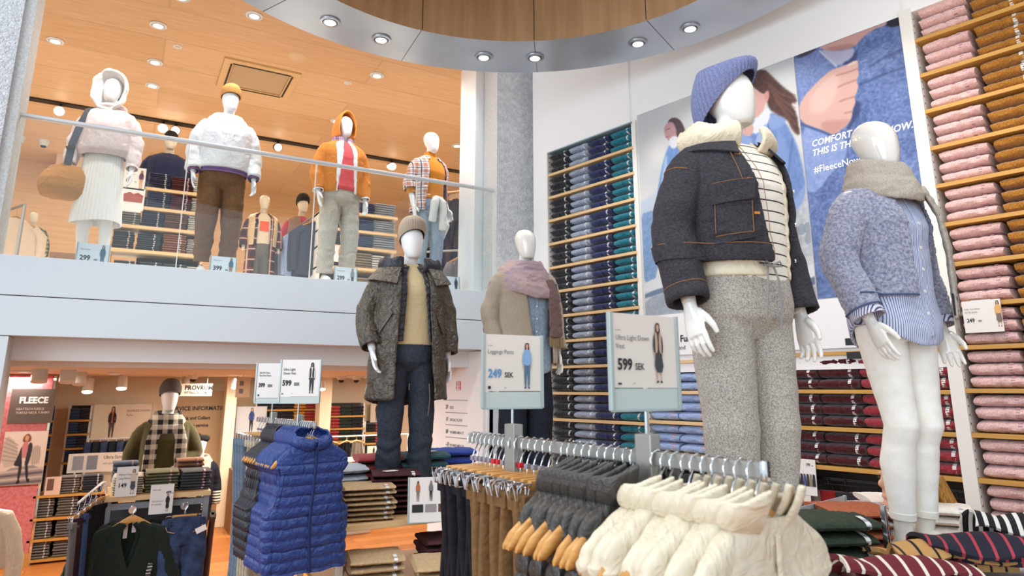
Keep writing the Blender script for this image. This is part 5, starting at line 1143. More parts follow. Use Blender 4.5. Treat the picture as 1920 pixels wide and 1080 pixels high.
for i in range(6):
    q = .31+.036*i; tw = random.uniform(-.03, .05)
    LR.put(HG, q, f'wooden hanger carrying the {ORD[i]} navy vest', 'hangers with navy vests', tw, HOOKZ)
    LR.put(VN, q, f'navy quilted vest, {ORD[i]} behind the royal blue vests', 'navy vests on the left rail', tw, HOOKZ)
m_lden = cotton('grey_blue_chino', '#5b6b7d', '#6d7c8c', .5); m_khk = cotton('khaki_chino', '#a59a86', '#b2a894', .5)
TG = trouser_proto('hanging_trousers', m_lden, .28, 1.0, seed=2); TH = trouser_proto('hanging_trousers', m_khk, .28, 1.0, seed=4)
sa = .31+.036*6+.02; sb = sEl-.02
for i in range(8):
    q = sa+(sb-sa)*i/7; p, nm = (TH, 'khaki') if i < 4 else (TG, 'grey blue')
    LR.put(KR if i in (0,) else KG, q+.0, f'clip hanger of {nm} trousers, {ORD[i]} behind the navy vests', 'clip hangers on the left rail', 0, HOOKZ)
    LR.put(p, q, f'{nm} trousers hung by clips, {ORD[i]} behind the navy vests', 'trousers on the left rail', random.uniform(-.05, .05), HOOKZ)
f0 = 3.80
L, Rp = atF(522, 756, f0), atF(597, 755, f0*1.0); Rp.z = L.z
T, w = sign('rack_sign', 'white rack sign reading 599 SEK with a man, above the blue vests', L, Rp, .245, .035, card=m_cardw, pole=.12)
letters(T, [('Ultra Light', .016, .182, .0195, .0002, .8, None), ('Down Vest', .016, .160, .0195, .0002, .8, None), ('599', .014, .098, .042, .0016, .82, None), ('SEK', .080, .098, .024, .0005, .84, None), ('SIZE', .068, .052, .005, 0, .9, m_print_g)]); print_person(T, .180, .055, .172, top='#c9c6c2', legs='#2b2c31', hair='#241d1a', vest='#26272c', skin='#7a5540')
b = MB(); b.box((.018, -.001, .052), (.009, .0012, .005)); b.build('logo_block', m_print_k, T, smooth=False)
f1 = 4.15; L, Rp = atF(476.5, 756, f1), atF(544, 755.5, f1); Rp.z = L.z
T, w = sign('rack_sign', 'white rack sign reading 399 SEK for slim fit chino, partly covered', L, Rp, .245, .030, card=m_cardw, pole=.12)
letters(T, [('Slim Fit Chino', .020, .180, .0145, .0002, .78, None), ('Flat Front Pants', .020, .163, .0145, .0002, .78, None), ('399', .018, .098, .034, .0014, .78, None), ('SEK', .074, .098, .023, .0005, .84, None)])
b = MB(); b.box((.022, -.001, .048), (.009, .0012, .011)); b.build('logo_block', m_print_k, T, smooth=False)
# ------------------------------------------------------------------ folded piles on tables
m_tab = M('table_white', '#e4e4e2', .45)
def furn_table(name, label, x0, x1, y0, y1, top, base=LAND, rot=0, shelves=(), mtop=None, th_=.03, legs=True):
    cx, cy = (x0+x1)/2, (y0+y1)/2; t = thing(name, label, 'display table', (cx, cy, base), rot); w, d, h = x1-x0, y1-y0, top-base
    b = MB(); b.box((0, 0, h-th_/2), (w, d, th_), .003); b.build('top', mtop or m_tab, t, smooth=False)
    for z, y_0, y_1 in shelves: b = MB(); b.box((0, (y_0+y_1)/2-cy, z-base-.0125), (w-.02, y_1-y_0, .025), .002); b.build('shelf', m_shelf, t, smooth=False)
    if legs:
        for sx in (-1, 1):
            for sy in (-1, 1): b = MB(); b.box((sx*(w/2-.04), sy*(d/2-.04), (h-th_)/2), (.045, .045, h-th_), .003); b.build('leg', m_frame, t, smooth=False)
    return t
def fp(name, cm, w=.30, d=.34, h=.04, n=2.5, amp=.003, st=m_stick, seam=.0, cat='x'): return [fold_proto(name, cm, w, d, h, n, seam, amp, s, st, .33, ends=.8) for s in (1, 2)]
PT = {k: fp('folded_trousers', cotton('twill_'+k, *c, .4)) for k, c in dict(tan=('#a98f6d', '#b89e7c'), burgundy=('#3e2226', '#4c2c30'), olive=('#2f3a2e', '#3b4638'), rust=('#a45a3c', '#b5694a'), lilac=('#a8a3ae', '#b8b4bd'), white=('#e8e2d6', '#f1ece2')).items()}
PS = {k: fp('folded_sweater', knit('knit_'+k, *c), .30, .34, .055, 2.2, .006, None) for k, c in dict(red=('#8e1d27', '#a32a33'), teal=('#16444a', '#1d535a'), blue=('#1f3f9e', '#2a4db4'), pale=('#a9b2bf', '#b9c1cd')).items()}
def pile(ps, P0, n, h, rot, lab, grp, cat, jit=.008, sc=1.0, mats=None):
    """n folded things upwards from P0 (middle of the front edge)"""
    for k in range(n):
        a = rot+random.uniform(-.05, .05); q = Vector(P0)+Vector((random.uniform(-jit, jit), random.uniform(-jit, jit), k*h+.002))
        o = dup(random.choice(ps), q, a, lab if n == 1 else f'{lab}, {"topmost" if k == n-1 else ORD[k]+" from the bottom"}', grp, mats); o['category'] = cat; o.scale = (sc*random.uniform(.97, 1.02), sc, h/.04*.94 if ps[0].name.startswith('folded_tr') else h/.055*.92)
# middle stand
MS = furn_table('display_stand', 'two tier wooden display stand under the parka figure and its folded clothes', 1.14, 3.05, 4.05, 5.05, 1.225, LAND, 0, [(.86, 3.42, 4.9)], m_shelf, .035)
r0 = radians(-10)
pile(PT['tan'], (1.35, 4.08, 1.225), 7, .028, r0, 'folded tan trousers on the upper tier', 'tan trousers on the stand', 'trousers')
pile(PT['burgundy'], (1.56, 4.22, 1.225), 8, .031, r0-.1, 'folded burgundy trousers before the parka figure', 'burgundy trousers on the stand', 'trousers')
pile(PS['pale'], (1.31, 4.44, 1.225), 5, .056, r0+.2, 'folded pale grey hoodie behind the tan trousers', 'grey hoodies on the stand', 'hoodie')
pile(PS['red'], (1.60, 4.60, 1.225), 6, .053, r0, 'folded red sweater at the feet of the parka figure', 'red sweaters on the stand', 'sweater', sc=1.15)
pile(PS['teal'], (1.88, 4.50, 1.225), 6, .055, r0, 'folded dark teal sweater right of the parka legs', 'teal sweaters on the stand', 'sweater', sc=1.1)
pile(PS['blue'], (2.16, 4.62, 1.225), 6, .056, r0, 'folded cobalt blue sweater at the far end of the stand', 'blue sweaters on the stand', 'sweater')
for nm, px, z, w in (('white paper band on the topmost teal sweater', (1.92, 4.62), 1.558, .16), ('white paper label on the topmost burgundy trousers', (1.56, 4.34), 1.476, .09)):
    p = Vector(px+(z,)); b = MB(); b.box((0, 0, 0), (w, .05, .002), 0); o = b.build('paper_label', m_white, smooth=False); o.location = p; o.rotation_euler = (0, 0, radians(12)); tag(o, nm, 'label')
pile(PT['tan'], (1.34, 3.86, .86), 5, .042, r0, 'tan trousers low at the rear', 'tan trousers low behind', 'trousers')
pile(PT['tan'], (1.60, 3.50, .86), 6, .036, r0-.15, 'tan trousers low in front', 'tan trousers low in front', 'trousers', sc=1.12, jit=.012)
pile(PT['burgundy'], (1.84, 3.98, .86), 6, .04, r0, 'burgundy trousers low at the rear', 'burgundy trousers low behind', 'trousers')
pile(PT['burgundy'], (2.02, 3.62, .86), 5, .04, r0-.1, 'burgundy trousers low in front', 'burgundy trousers low in front', 'trousers')
# framed card with three men
L = atF(765, 981, 3.95); Rp = atF(852, 966, 4.02); Rp.z = L.z
T, w = sign('tabletop_sign', 'framed white card with three men in coloured tops on the wooden stand', L, Rp, .255, 0, True, m_cardw, -.12)
for k, (c, l, ln) in enumerate((('#b06a3c', '#77746f', '#23262b'), ('#6e7075', '#23252b', '#8f8a8e'), ('#23262f', '#b59b77', '#5a3a34'))):
    print_person(T, .055+.078*k, .118, .115, top=c, legs=l, hair='#2a201c', skin='#8a5f48' if k == 0 else '#c09078')
    b = MB(); b.box((.055+.078*k, -.001, .078), (.066, .0012, .044)); b.build('colour_swatch', M('swatch_'+ln.strip('#'), ln, .6), T, smooth=False)
# long table under the two big figures
furn_table('display_table', 'long white display table carrying the denim and fleece figures', 1.44, 3.02, .45, 2.12, TABLE, LAND, 0, [], m_tab)
va = lambda px: -(atan((px-PCX)/1287)+YAW)
def onT(px, py, z=TABLE): return atZ(px, py, z)
pile(PT['olive'], onT(1590, 1062), 3, .052, va(1560)+.55, 'folded dark olive trousers next to the cream vests', 'olive trousers on the table', 'trousers', sc=.95)
pile(PT['rust'], onT(1640, 1040), 4, .040, va(1620)+.5, 'folded rust orange trousers left of the white leg', 'rust trousers on the table', 'trousers', sc=.9)
pile(PT['lilac'], onT(1665, 1000), 3, .034, va(1650)+.5, 'folded pale lilac trousers behind the rust pile', 'lilac trousers on the table', 'trousers', sc=.9)
pile(PT['white'], onT(1690, 985), 3, .040, va(1660)+.3, 'folded white trousers left of the white leg', 'white trousers left of the leg', 'trousers', sc=.8)
pile(PT['white'], onT(1775, 1010), 3, .042, va(1770)+.1, 'folded white trousers right of the white leg', 'white trousers right of the leg', 'trousers', sc=.75)
o = dup(PT['lilac'][0], onT(1528, 1050), va(1530)+.4, 'folded blue trousers peeping from behind the cream vests', None, {'twill_lilac': cotton('twill_denimblue', '#3d5f96', '#4a6ca4')}, .8); o['category'] = 'trousers'; o.location.z += .05
p = onT(1668, 1060); b = MB(); b.box((0, 0, .105), (.012, .022, .21), .003); o = b.build('divider_post', m_chrome, smooth=False); o.location = (p.x, p.y, TABLE); tag(o, 'slim chrome divider post between rust trousers and white shoe', 'divider')
L = onT(1484, 985, TABLE+.10); Rp = onT(1588, 955, TABLE+.10)
T, w = sign('acrylic_divider', 'clear pale acrylic divider with metal edge behind the olive trousers', L, Vector((Rp.x, Rp.y, L.z)), .06, 0, True, M('pale_acrylic', '#c3ced2', .2), 0, None, 'divider')
for x in (.02, w-.02): b = MB(); b.box((x, .006, -.05), (.02, .012, .105)); b.build('stand_foot', m_alu, T, smooth=False)
# striped tops thrown over the near end of the table
def striped_top(name, c, c2, ps, duty, px, z, rot, w, d, h, seed, lab):
    t = thing(name, lab, 'striped top', onT(*px, z), rot); m = M('jersey_'+c.strip('#'), c, .9, c2=c2, pat='stripe', ps=ps, duty=duty, axis='x', bump=.2, bs=400, wr=.3, ws=8)
    b = MB(); b.grid(lambda u, v: ((u-.5)*w+.02*sin(v*6+seed), v*d+.015*sin(u*7+seed), h*(.35+.65*sin(pi*min(1, v*1.6+.05))**.5)*(1-.55*max(0, v-.5))+.012*sin(u*9+v*5+seed)), 40, 30)
    b.build('folded_body', m, t, thick=.012, disp=wrinkle(.006, 9, seed))
    b = MB(); b.grid(lambda u, v: ((u-.5)*w*.8+.03, v*d*.7+.05, h*.5*(1-v*.4)-.02), 20, 14); b.build('under_fold', m, t, thick=.03); return t
striped_top('striped_shirt', '#6b1f2b', '#e0d6c8', .046, .78, (1715, 1110), TABLE+.015, va(1700)+.45, .42, .30, .07, 1, 'folded burgundy top with cream stripes at the near table edge')
striped_top('striped_shirt', '#b98d55', '#1d1a20', .05, .82, (1825, 1085), TABLE+.03, va(1760)+.55, .40, .30, .085, 4, 'folded mustard top with thin black stripes at the near table edge')
striped_top('striped_shirt', '#1f1c2c', '#a83a48', .045, .8, (1905, 1075), TABLE+.06, va(1880)+.3, .50, .32, .085, 2, 'folded navy top with red stripes by the white leg')
striped_top('striped_shirt', '#17161a', '#dcd8d2', .034, .6, (1925, 1035), TABLE+.05, va(1900)+.2, .32, .26, .11, 7, 'crumpled black and white striped top by the pink shelves')
# card with the price 199 clipped on the maroon shelf
t, z = atW(1490, 925); L = wpt(t, z, .03); t2, z2 = atW(1537, 929); Rp = wpt(t2, z, .03)
T, w = sign('shelf_sign', 'white card reading 199 with a row of coats below the maroon fleeces', L, Rp, .235, 0, False, m_cardw, -.05)
letters(T, [('Flex Vest', .012, .205, .011, 0, .9, m_print_g), ('199', .105, .19, .026, .0006, .8, None), ('SEK', .145, .19, .010, 0, .8, None), ('Choose your favourite from', .012, .035, .0085, 0, .8, m_print_g), ('a wide variety of colours', .012, .018, .0085, 0, .8, m_print_g)])
for k, c in enumerate(('#b59a76', '#4a2a22', '#23211f', '#4b4e86', '#2f2f35', '#8c7a64', '#1d1d20')):
    b = MB(); b.poly([(.018+.021*k, -.0015, .06), (.042+.021*k, -.0015, .06), (.038+.021*k, -.0015, .135), (.024+.021*k, -.0015, .14)]); b.build('printed_coat', M('print_'+c.strip('#'), c, .5), T, smooth=False)
b = MB(); b.box((.10, .004, -.04), (.05, .004, .08)); b.build('paper_tail', m_card, T, smooth=False)
# card 249 clipped to the pink shelf
ta, za = atW(1813, 626); tb, zb = atW(1887, 619); L = wpt(ta, za, .03); Rp = wpt(tb, za, .03)
T, w = sign('shelf_sign', 'white card reading 249 SEK hanging over the pale pink fleeces', L, Rp, .19, 0, False, m_cardw, 0)
letters(T, [('Fluffy Yarn Fleece', .012, .135, .0135, 0, .82, m_print_g), ('Full Zip Jacket', .012, .117, .0135, 0, .82, m_print_g), ('249', .018, .064, .031, .0008, .85, None), ('SEK', .074, .064, .014, .0002, .85, None)]); print_person(T, .178, .03, .15, top='#d9a766', legs='#77675c', hair='#3a2a22', kind='skirt', shoe='#b86a3a')
b = MB(); b.box((w/2, .012, .188), (w*.5, .02, .006)); b.build('clip', m_alu, T, smooth=False)
# hanging blankets and rails below the maroon shelves and beside
rl = wpt(1.9, 1.38, -.10)
for t0, t1 in ((2.42, 1.36), (3.58, 2.48)):
    c = wpt((t0+t1)/2, 1.40, -.10); b = MB(); b.box((0, 0, 0), (t0-t1, .03, .022), .003)
    o = b.build('hanging_rail', m_black, smooth=False); o.location = c; o.rotation_euler = (0, 0, WROT); tag(o, 'black hanging rail with hooks under the %s' % ('maroon shelves' if t0 < 2.5 else 'ice blue shelves'), 'rail')
mats = [('#332c29', 'dark brown'), ('#8e1f22', 'scarlet'), ('#c9665e', 'salmon pink'), ('#6b5d55', 'taupe'), ('#2a2b30', 'charcoal'), ('#a5835c', 'camel'), ('#8c6a45', 'tobacco'), ('#5d4a36', 'dark camel')]
ts = [2.36, 2.19, 1.98, 2.30, 2.08, 1.55, 1.42, 1.66]
for i, ((c, nm), t) in enumerate(zip(mats, ts)):
    d = -.02-.05*(i % 3); th = thing('hanging_blanket', f'{nm} folded blanket hanging from the black rail below the maroon fleeces', 'blanket', wpt(t, 1.385, d)); th.rotation_euler = (0, 0, WROT+.1)
    b = MB(); b.box((0, .0, -.29), (.20 if i in (1, 2) else .13, .04, .46), .012); b.build('cloth', knit('blanket_'+c.strip('#'), c), th, disp=wrinkle(.006, 12, i))
    b = MB(); b.tube([(-.08, 0, -.045), (-.08, 0, -.015), (.08, 0, -.015), (.08, 0, -.045)], .004, 6); b.tube([(0, 0, -.015), (0, .0, .012), (0, .02, .018)], .004, 6); b.build('hook_frame', m_black, th)
for i in range(7):
    t = 3.5-.15*i; th = thing('hanging_garment', f'dark garment on a black hook under the ice blue shelves, {ORD[i]} from the teal fleeces', 'garment', wpt(t, 1.385, -.06)); th.rotation_euler = (0, 0, WROT+pi/2-.3)
    b = MB(); b.box((0, 0, -.30), (.28, .05, .52), .02); b.build('cloth', cotton('dark_cloth_%d' % (i % 3), ('#1c1d22', '#26262b', '#3a3836')[i % 3], None, .6), th, disp=wrinkle(.01, 9, i))
    b = MB(); b.tube([(0, 0, -.045), (0, 0, .0), (0, .012, .02)], .004, 6); b.build('hook', m_black, th)
# ------------------------------------------------------------------ shopper crouching at the shelves
p = atD(1722, 900, 3.86); PN = thing('person', 'blonde person in pale grey jacket crouching at the shelves behind the white figure', 'person', (p.x, p.y, LAND), radians(-112)); PN.scale = (1.12,)*3
sk = M('skin', '#d9a183', .55); Hm = Matrix.Translation((0, -.06, .93)) @ Matrix.Rotation(-.1, 4, 'X')
b = MB(); b.loft(head_rings(Hm, 1.0)); b.tube([(0, .03, .80), (0, .0, .90), Hm @ Vector((0, 0, .06))], [.06, .052, .05], 16)
b.ell(Hm @ Vector((0, -.118, .095)), (.011, .020, .018)); b.ell(Hm @ Vector((0, -.104, .045)), (.026, .012, .009)); b.ell(Hm @ Vector((0, -.108, .10)), (.016, .014, .04)); b.ell(Hm @ Vector((0, -.1, .008)), (.024, .018, .02))
for s_ in (1, -1): b.ell(Hm @ Vector((s_*.073, .01, .095)), (.012, .02, .032)); b.ell(Hm @ Vector((s_*.034, -.104, .135)), (.020, .007, .006))
b.loft([[(rx*sin(2*pi*i/24), cy-ry*cos(2*pi*i/24), z) for i in range(24)] for z, rx, ry, cy in ((.22, .16, .13, .12), (.35, .15, .12, .11), (.5, .14, .11, .08), (.65, .16, .11, .05), (.76, .16, .08, .04), (.82, .07, .06, .03))])
for s_ in (1, -1):
    b.tube([(s_*.13, .05, .75), (s_*.19, .04, .70), (s_*.21, -.05, .52), (s_*.12, -.28, .50), (s_*.10, -.33, .50)], [.05, .05, .042, .028, .026], 12)
    b.tube([(s_*.09, .10, .25), (s_*.12, -.12, .38), (s_*.12, -.22, .40)], [.085, .075, .065], 14); b.tube([(s_*.12, -.22, .40), (s_*.11, -.08, .20), (s_*.11, .02, .07), (s_*.11, -.08, .035), (s_*.11, -.16, .03)], [.06, .055, .04, .04, .03], 14)
    for j in range(4): b.tube([(s_*(.10-.018*(j-1.5)), -.335, .505), (s_*(.10-.019*(j-1.5)), -.385, .50-.004*j), (s_*(.10-.017*(j-1.5)), -.41-.006*(j % 2), .475)], [.009, .008, .006], 8)
    b.tube([(s_*.075, -.32, .50), (s_*.05, -.35, .515), (s_*.045, -.375, .505)], [.011, .009, .007], 8)
b.build('body', sk, PN, remesh=.006, sm=3)
for s_ in (1, -1): b = MB(); b.ell(Hm @ Vector((s_*.034, -.1065, .118)), (.012, .004, .004)); b.build('eye', M('eye_dark', '#3a2f2a', .3), PN)
m_bl = M('blonde_hair', '#c08a3e', .5, c2='#8f5f26', pat='noise', ps=24, stretch=(9, 9, .8), bump=.5, bs=120)
b = MB(); b.loft([[Hm @ Vector((rx*sin(2*pi*i/28), cy-ry*cos(2*pi*i/28), z)) for i in range(28)] for z, rx, ry, cy in ((.10, .082, .062, .052), (.15, .088, .096, .016), (.19, .086, .102, .0), (.225, .066, .078, .0), (.245, .03, .03, .01))])
for i in range(8):
    a = -1.0+2.0*i/7; b.tube([Hm @ Vector((.075*sin(a), .05+.05*cos(a), .14)), Hm @ Vector((.08*sin(a), .11+.05*cos(a), .03)), Hm @ Vector((.075*sin(a), .22+.05*cos(a), -.06)), Hm @ Vector((.05*sin(a), .36+.03*cos(a), -.17))], [.028, .03, .026, .007], 10)
b.build('hair', m_bl, PN, remesh=.006, sm=2, disp=lambda c, n: .003*np.sin(c[:, 0]*260+c[:, 2]*20))
b = MB(); b.grid(lambda u, v: (lambda z: Vector(((np.interp(z, [.2, .35, .5, .65, .76, .82], [.185, .18, .17, .185, .17, .08]))*sin(2*pi*u), np.interp(z, [.2, .5, .8], [.12, .08, .03])-np.interp(z, [.2, .35, .5, .65, .76, .82], [.16, .15, .14, .135, .10, .075])*cos(2*pi*u), z)))(.2+.62*v), 40, 24, cu=True)
for s_ in (1, -1): b.tube([(s_*.10, .05, .74), (s_*.19, .04, .70), (s_*.215, -.05, .52), (s_*.14, -.24, .50)], [.06, .07, .062, .045], 16, caps=False)
b.build('jacket', cotton('pale_grey_jacket', '#c9cbd0', '#d6d8dc', .5), PN, thick=.01, remesh=.007, sm=2, disp=wrinkle(.006, 8, 3))
b = MB()
for s_ in (1, -1): b.tube([(s_*.085, .12, .26), (s_*.12, -.10, .37), (s_*.12, -.23, .41), (s_*.115, -.16, .28), (s_*.11, .0, .12)], [.10, .095, .08, .072, .06], 16)
b.build('trousers', cotton('dark_jeans', '#23262f', None, .4), PN, remesh=.008, sm=3)
for s_ in (1, -1): b = MB(); b.tube([(s_*.11, .05, .045), (s_*.11, -.05, .05), (s_*.11, -.15, .035), (s_*.11, -.2, .025)], [(.035, .045), (.042, .05), (.045, .035), (.03, .025)], 14); b.build('shoe', m_white, PN, subd=1)
# ------------------------------------------------------------------ lower shop behind the opening
def yfloor(px, py, z=0): r = ray(px, py); return r.y*(z-EYE)/r.z
def thin(name, cols, w=.30, d=.30, h=.03, st=m_stick, n=2.6, cat='x'):
    return fold_proto(name, knit('thin_'+cols[0].strip('#'), *cols), w, d, h, n, 0, .002, 3, st, .25, ends=.8, nu=10, na=12)
_thin = {}
def stack(kind, name, cols, x0, x1, z, Y, h, n, lab, grp, cat, d=.26, st=m_stick, rot=0):
    """pile of n thin folded things between the pixels x0..x1, from height z, total height h, front at Y"""
    k = (name,)+tuple(cols)
    if k not in _thin: _thin[k] = thin(name, cols, st=st)
    py = proj((atY((x0+x1)/2, 500, Y).x, Y, z))[1]; a, c = atY(x0, py, Y), atY(x1, py, Y); w = (c.x-a.x); e = h/n
    for i in range(n):
        o = dup(_thin[k], ((a.x+c.x)/2+random.uniform(-.006, .006), Y+random.uniform(0, .012), z+.001+i*e), rot+random.uniform(-.03, .03), f'{lab}, {"topmost" if i == n-1 else ORD[i]+" from the bottom"}', grp)
        o['category'] = cat; o.scale = (w/.30*random.uniform(.96, 1), d/.30, e/.03*.96)
def stand_shelf(name, label, x0, x1, Y, d, zs, base, mat=m_shelfd, side=m_shelfd, back=True, top=None):
    """free shelf unit with board fronts at Y between world x0..x1"""
    t = thing(name, label, 'shelf unit', ((x0+x1)/2, Y+d/2, base)); w = x1-x0; tp = top or max(zs)
    for z in zs: b = MB(); b.box((0, 0, z-base-.014), (w, d, .028), .002); b.build('shelf', mat, t, smooth=False)
    for s_ in (-1, 1): b = MB(); b.box((s_*(w/2-.012), .02, (tp-base)/2), (.024, d-.06, tp-base)); b.build('side_panel', side, t, smooth=False)
    if back: b = MB(); b.box((0, d/2-.01, (tp-base)/2), (w-.02, .02, tp-base)); b.build('back_panel', m_dark, t, smooth=False)
    return t
def X(px, py, Y): return atY(px, py, Y).x
def Zp(px, py, Y): return atY(px, py, Y).z
# pink clad column with the word FLEECE
YC = yfloor(40, 1062); xr = X(76, 880, YC)
t = thing('advert_column', 'square column clad in pink fleece print with mirror side', 'column', (xr-.6, YC+.3, 0))
b = MB(); b.box((0, 0, 1.07), (1.2, .6, 2.14), .004); b.build('cladding', M('pink_print', '#b9666c', .8, c2='#cf8286', pat='noise', ps=30), t, smooth=False)
b = MB(); b.box((.615, 0, 1.07), (.03, .58, 2.14), .003); b.build('mirror_side', M('mirror', '#d8dcd8', .03, metal=1), t, smooth=False)
b = MB(); b.box((0, -.301, .07), (1.22, .02, .14)); b.build('plinth', m_shelfd, t, smooth=False)
Y1 = YC-.04; L = atY(12, 795, Y1); Rp = atY(97, 795, Y1)
T, w = sign('wall_sign', 'dark brown sign reading FLEECE on the pink column', Vector((L.x, Y1, L.z)), Vector((Rp.x, Y1, L.z)), Zp(50, 729, Y1)-L.z, 0, False, M('brown_sign', '#5d5350', .6), 0, None, 'sign')
letters(T, [('FLEECE', w*.20, .235, .10, .004, .9, m_print_w), ('HEATTECH FLEECE', w*.16, .155, .036, 0, .9, m_card), ('TURTLE NECK T-SHIRT', w*.16, .112, .036, 0, .9, m_card)])
L = atY(-6, 912, Y1); Rp = atY(77, 908, Y1); h = Zp(40, 809, Y1)-L.z; w_ = Rp.x-L.x
A = Art(110, 130, '#d9cfc6'); A.grad('#dcd3cb', '#c9bcb2'); A.map = lambda p: (p[0]*110, p[1]*130)
A.poly([(.0, .05), (.3, .2), (.42, .62), (0, .68)], '#b7aca3', 1)
for k in range(6): A.line([(.02, .12+.08*k), (.34, .26+.06*k)], 2, '#8f8580', 1)
A.poly([(.66, .3), (.86, .25), (.9, .6), (.66, .66)], '#b5aaa2', 1)
for k in range(4): A.line([(.70+.05*k, .3), (.72+.05*k, .62)], 1.5, '#8d837d', 1)
A.poly([(0, .70), (1, .62), (1, 1.1), (0, 1.1)], '#8e8688', 1)
for k in range(4): A.line([(0, .76+.07*k), (1, .70+.08*k)], 5, '#5b5560' if k % 2 else '#b8aea8', 1)
A.poly([(.42, .12), (.52, .03), (.62, .10), (.62, .2), (.44, .22)], '#7a4a30', 1); A.poly([(.47, .08), (.56, .08), (.565, .18), (.48, .19)], '#c89878', 1)
A.poly([(.44, .2), (.58, .19), (.6, .5), (.42, .5)], '#c07a80', 1); A.poly([(.43, .26), (.36, .5), (.28, .64), (.5, .66), (.44, .4)], '#22212a', 1); A.poly([(.58, .2), (.68, .24), (.66, .5), (.62, .66), (.54, .64), (.57, .4)], '#22212a', 1)
A.poly([(.42, .6), (.5, .6), (.48, .92), (.43, .92)], '#1c1b22', 1); A.poly([(.55, .6), (.62, .6), (.68, .9), (.63, .92)], '#1c1b22', 1); A.poly([(.42, .91), (.5, .91), (.49, .97), (.40, .98)], '#141318', 0); A.poly([(.63, .9), (.7, .88), (.72, .96), (.66, .96)], '#141318', 0)
t = thing('column_poster', 'street poster of a woman in pink sweater and black coat on the pink column', 'poster', (L.x, Y1, L.z)); b = MB(); b.box((w_/2, .012, h/2), (w_, .018, h)); b.build('board', m_white, t, smooth=False); A.build('print', .0, 0, w_, h, t, 0)
# jeans shelves at the left
xl, xr_ = X(45, 1045, YC), X(215, 1032, YC)
zs = [Zp(60, 1051, YC), Zp(62, 1013, YC), Zp(66, 973, YC), Zp(72, 930, YC)]
stand_shelf('jeans_shelf', 'low wooden shelf unit of folded striped edge jeans beside the pink column', xl, xr_, YC, .42, zs, 0)
jc = [(('#4c4a4d', '#8d8b88'), 'grey jeans'), (('#55504e', '#94908c'), 'ash jeans'), (('#1b2233', '#2c374f'), 'dark blue jeans')]
for r, z in enumerate(zs):
    for k, ((x0, x1), (c, nm)) in enumerate(zip(((62, 98), (106, 144), (150, 188)), jc)):
        if r == 3 and k == 0: continue
        dx = (r-1.5)*4; stack('j', 'folded_jeans', c, x0+dx-4, x1+dx-4, z, YC+.02, .215 if r < 3 else .2, 7, f'folded {nm}, {["bottom", "second", "third", "top"][r]} shelf beside the pink column', f'{nm} by the pink column', 'jeans')
L = atY(82, 927, YC-.01); T, w = sign('shelf_sign', 'pink photo card standing on the top jeans shelf', Vector((L.x, YC-.012, zs[3])), Vector((X(112, 927, YC), YC-.012, zs[3])), .21, 0, False, M('pinkish_card', '#d5bcae', .6))
b = MB(); b.box((w*.33, -.001, .12), (w*.42, .001, .13)); b.build('print', M('photo_dark', '#6b4a44', .6), T, smooth=False)
# banner above the jeans shelves
L = atY(124, 888, YC+.38); Rp = atY(276, 872, YC+.38); T, w = sign('banner', 'long cream banner reading Ultra Stretch Jeans above the jeans shelves', Vector((L.x, YC+.38, L.z)), Vector((Rp.x, YC+.38, L.z)), .235, 0, False, m_card, 0, None, 'sign')
letters(T, [('Ultra Stretch Jeans', w*.43, .155, .062, 0, .85, None), ('with great comfort', w*.43, .09, .035, 0, .85, m_print_g), ('399', w*.83, .03, .10, .002, .85, None)])
for x, c in ((.06, '#8f9099'), (.23, '#80828c')): b = MB(); b.box((w*(x+.065), -.001, .118), (w*.13, .001, .17)); b.build('print', M('photo_'+c.strip('#'), c, .6), T, smooth=False)
b = MB()
for x in (w*.1, w*.9): b.box((x, .01, -.12), (.02, .015, .26))
b.build('support', m_frame, T, smooth=False)
# centre counter with cardigan and jeans
YG = 6.75; z1 = Zp(300, 926, YG); xa, xb = X(197, 930, YG), X(396, 919, YG)
t = thing('display_counter', 'grey display counter with wooden top in front of the olive coat figure', 'display counter', ((xa+xb)/2, YG+.35, 0)); w = xb-xa
b = MB(); b.box((0, 0, z1-.02), (w, .7, .04), .003); b.build('top', m_shelf, t, smooth=False)
m_gry = M('grey_metal', '#8d959b', .45, metal=.2)
for s_ in (-1, 1):
    for yy in (-.3, .3): b = MB(); b.box((s_*(w/2-.03), yy, z1/2-.02), (.045, .045, z1-.04), .002); b.build('leg', m_gry, t, smooth=False)
b = MB(); b.box((0, -.30, z1-.085), (w-.08, .03, .05)); b.build('front_rail', m_gry, t, smooth=False)
b = MB(); b.box((0, -.05, z1/2-.05), (w-.08, .02, z1-.12)); b.build('back_panel', M('grey_panel', '#5a5f64', .6), t, smooth=False)
for px, nm in ((250, 'cardigan'), (345, 'jeans')):
    xx = X(px, 940, YG-.02); b = MB(); b.tube([(xx-(xa+xb)/2, -.31, z1-.10), (xx-(xa+xb)/2, -.44, z1-.10)], .009, 8); b.tube([(xx-(xa+xb)/2, -.43, z1-.10), (xx-(xa+xb)/2, -.445, z1-.10)], .03, 16); b.build('hook_arm', m_chrome, t)
for (x0, x1, c, nm, hh, n) in ((207, 266, ('#c8bfae', '#d8d0c0'), 'cream', .15, 8), (270, 333, ('#63602f', '#75713c'), 'olive green', .175, 7), (337, 394, ('#2e2d2e', '#3b3a3b'), 'charcoal', .165, 7)):
    stack('s', 'folded_sweater', c, x0, x1, z1, YG+.08, hh, n, f'folded {nm} sweater on the grey counter', f'{nm} sweaters on the counter', 'sweater', .34, m_stickp)
for (x0, x1, c, nm, zz) in ((206, 256, ('#3e4c63', '#5c6c86'), 'denim blue', 3), (328, 380, ('#84552f', '#a06a42'), 'ochre and rust', 3)):
    stack('s', 'folded_sweater', c, x0, x1, z1, YG+.46, .235, 6, f'folded {nm} top at the rear of the grey counter', f'{nm} tops behind', 'top', .22, m_stickp)
